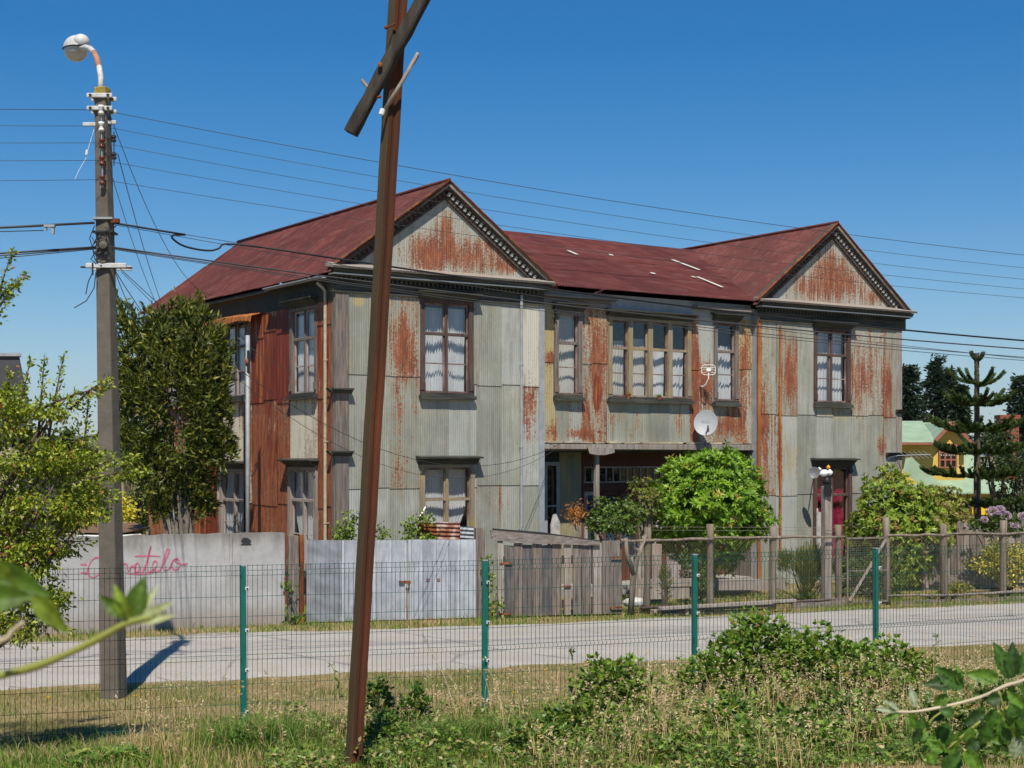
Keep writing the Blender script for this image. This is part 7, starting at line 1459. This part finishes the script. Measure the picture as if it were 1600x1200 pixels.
# ------------------------------------------------------------------ branches right in front of the camera
def big_leaf(mb_v, mb_f, mb_c, base, d, nrm, L, Wd, col_, serr=.0, curl=.15):
    d = Vector(d).normalized(); s_ = d.cross(Vector(nrm)).normalized(); nn = s_.cross(d).normalized(); base = Vector(base); m = 14; n0 = len(mb_v)
    for i in range(m+1):
        f = i/m; w = Wd*.5*math.sin(math.pi*min(1, f*.96+.02)**.8)*(1+serr*(i % 2)); c = base+d*L*f+nn*(-curl*L*f*f)
        for k in (-1, -.5, 0, .5, 1): mb_v.append(c+s_*w*k+nn*(abs(k)*w*.45+.02*L*math.sin(i*2.2)*abs(k))); mb_c.append((*[x*(1 if k else 1.35) for x in col_], 1))
    for i in range(m):
        for k in range(4): a = n0+i*5+k; mb_f.append((a, a+1, a+6, a+5))
def near_branch(name, label, canes, lvs, mat):
    root = empty(name, canes[0][0][0], 0, label, 'branch'); b = root.location.copy(); V = []; Fs = []; Cs = []
    for (pts, r, mt) in canes:
        mb = MB(); Q = [Vector(p)-b for p in pts]; R_ = []
        for i in range(len(Q)-1):
            for k in range(4):
                t = k/4; p0 = Q[max(i-1, 0)]; p1 = Q[i]; p2 = Q[i+1]; p3 = Q[min(i+2, len(Q)-1)]; R_.append(.5*((2*p1)+(p2-p0)*t+(2*p0-5*p1+4*p2-p3)*t*t+(3*p1-p0-3*p2+p3)*t**3))
        R_.append(Q[-1]); n = len(R_); mb.tube(R_, [r*(1-.45*i/n)*(1+.1*math.sin(i*1.3)) for i in range(n)], 8); mb.build('cane', M[mt], root, smooth=True)
    for (p, d, nr, L, Wd, c, se) in lvs: big_leaf(V, Fs, Cs, Vector(p)-b, d, nr, L, Wd, c, se)
    np_mesh('leaves', np.array([tuple(v) for v in V]), np.array(Fs), M[mat], root, True, {'tint': np.array(Cs)})
y = 1.7
G1, G2, G3 = (.07, .13, .012), (.17, .24, .025), (.42, .46, .26)
near_branch('overhanging_branch', 'green shoot reaching in from the left edge close to the camera', [([(-2.3, 1.5, .9), (-1.9, 1.5, 1.6), Pt(-250, 1150, y), Pt(-40, 1068, y), Pt(60, 1040, y), Pt(140, 1005, y), Pt(195, 975, y), Pt(235, 965, y)], .0065, 'cane'), ([Pt(-60, 1010, y-.1), Pt(5, 1000, y-.1), Pt(20, 985, y-.1), Pt(38, 972, y-.1)], .004, 'cane_pink')],
    [(Pt(200, 970, y), (-.35, 0, .9), (.2, -1, .1), .045, .016, G2, 0), (Pt(205, 965, y), (.28, .1, .95), (0, -1, 0), .050, .024, G1, 0), (Pt(198, 965, y), (-.75, -.1, .6), (0, -1, .2), .042, .018, G1, 0), (Pt(215, 968, y), (.85, 0, .45), (0, -1, .3), .045, .012, G3, 0), (Pt(212, 966, y), (.55, .1, .85), (.2, -1, 0), .045, .010, G3, 0), (Pt(218, 972, y), (.95, -.1, .22), (0, -1, .3), .042, .012, G3, 0), (Pt(205, 972, y), (-.2, -.3, .8), (.4, -1, .1), .035, .012, G2, 0),
     (Pt(-50, 900, y-.1), (.95, 0, -.2), (0, -1, .4), .09, .045, G1, 0), (Pt(-35, 860, y-.1), (.6, 0, -.8), (.1, -1, .3), .085, .03, G2, 0), (Pt(50, 930, y-.1), (.7, 0, -.75), (.1, -1, .2), .055, .022, G2, 0), (Pt(-40, 940, y-.15), (.9, 0, .1), (.1, -1, .3), .06, .03, G1, 0), (Pt(188, 976, y), (-.3, 0, -.2), (.1, -1, .2), .02, .008, G2, 0)], 'near_leaf')
y = 4.6; SC = 4.6/3; g1, g2, g3, g4 = (.05, .12, .02), (.11, .22, .03), (.30, .36, .26), (.03, .07, .015)
LV = []
def lf(px, py, dx, dz, L, Wd, c, dy=0., yy=None): LV.append((Pt(px, py, yy or y), (dx, dy, dz), (random.uniform(-.3, .3), -1, random.uniform(.1, .8)), L*SC*.82, Wd*SC*.82, c, .30))
lf(1400, 1112, -.9, .15, .05, .014, g3); lf(1405, 1110, -.7, .5, .05, .012, g3); lf(1405, 1114, -.8, -.35, .05, .014, g2); lf(1430, 1105, -.2, .9, .055, .018, g3); lf(1425, 1112, .2, -.9, .05, .02, g2); lf(1440, 1120, .1, -1, .065, .03, g1)
lf(1505, 1075, -.6, .45, .085, .042, g1); lf(1490, 1070, -.8, .05, .07, .035, g4); lf(1500, 1070, -.1, .9, .05, .02, g2); lf(1480, 1085, -.5, -.5, .05, .025, g2); lf(1560, 1060, -.7, .1, .08, .035, g2); lf(1580, 1060, .05, 1, .09, .035, g4); lf(1575, 1060, -.3, .9, .095, .038, g1); lf(1560, 1065, -.9, .4, .05, .02, g2); lf(1590, 1055, .3, .8, .07, .03, g1)
lf(1555, 1110, -.3, -.8, .095, .055, g1); lf(1570, 1110, .2, -.95, .10, .06, g2); lf(1585, 1120, .6, -.6, .09, .05, g4); lf(1540, 1115, -.6, -.3, .06, .035, g4); lf(1480, 1130, -.3, -.8, .075, .04, g1); lf(1470, 1140, .5, -.8, .08, .045, g2); lf(1500, 1180, -.5, -.6, .075, .042, g1); lf(1505, 1175, .6, -.5, .07, .04, g2); lf(1450, 1140, -.8, -.5, .05, .03, g2); lf(1590, 1150, -.1, -.9, .06, .035, g3); lf(1470, 1160, -.9, .1, .05, .028, g2)
for _ in range(34):
    t_ = random.random(); bx_, by_ = (1430+180*t_, 1108-50*t_+random.uniform(5, 90)); lf(bx_, by_, random.uniform(-1, .6), random.uniform(-1, .4), random.uniform(.03, .06), random.uniform(.018, .032), random.choice([g1, g1, g2, g4, g4]), yy=y+random.uniform(-.12, .25))
near_branch('bramble_branch', 'bramble cane with serrated leaves reaching in from the right edge', [([(3.5, 4.1, .8), (3.0, 4.2, 1.5), Pt(1720, 1000, y), Pt(1610, 1058, y), Pt(1570, 1072, y), Pt(1530, 1090, y), Pt(1480, 1103, y), Pt(1430, 1112, y), Pt(1400, 1112, y)], .0075, 'cane_pink'), ([Pt(1620, 1085, y+.1), Pt(1545, 1120, y), Pt(1510, 1145, y), Pt(1478, 1172, y)], .006, 'cane'), ([Pt(1500, 1100, y), Pt(1460, 1120, y), Pt(1440, 1150, y)], .004, 'cane'), ([Pt(1560, 1080, y), Pt(1570, 1110, y), Pt(1575, 1130, y)], .004, 'cane')], LV, 'near_leaf')

# ------------------------------------------------------------------ haze
hb = bpy.data.meshes.new('haze'); B_ = 16000.; zs_ = (-8., 700.); hb.from_pydata([(x, y, z) for x in (-B_, B_) for y in (-3500., B_) for z in zs_], [], [(0, 1, 3, 2), (4, 6, 7, 5), (0, 4, 5, 1), (2, 3, 7, 6), (0, 2, 6, 4), (1, 5, 7, 3)])
hm = bpy.data.materials.new('haze'); hm.use_nodes = True; ht = hm.node_tree; ht.nodes.clear(); ho = ht.nodes.new('ShaderNodeOutputMaterial'); hv_ = ht.nodes.new('ShaderNodeVolumePrincipled')
hv_.inputs['Color'].default_value = (.62, .78, 1, 1); hv_.inputs['Density'].default_value = 5e-5; hv_.inputs['Anisotropy'].default_value = .0; ht.links.new(hv_.outputs[0], ho.inputs['Volume'])
hb.materials.append(hm); hz = bpy.data.objects.new('haze', hb); COL.objects.link(hz); tag(hz, kind='stuff'); S.cycles.volume_bounces = 0
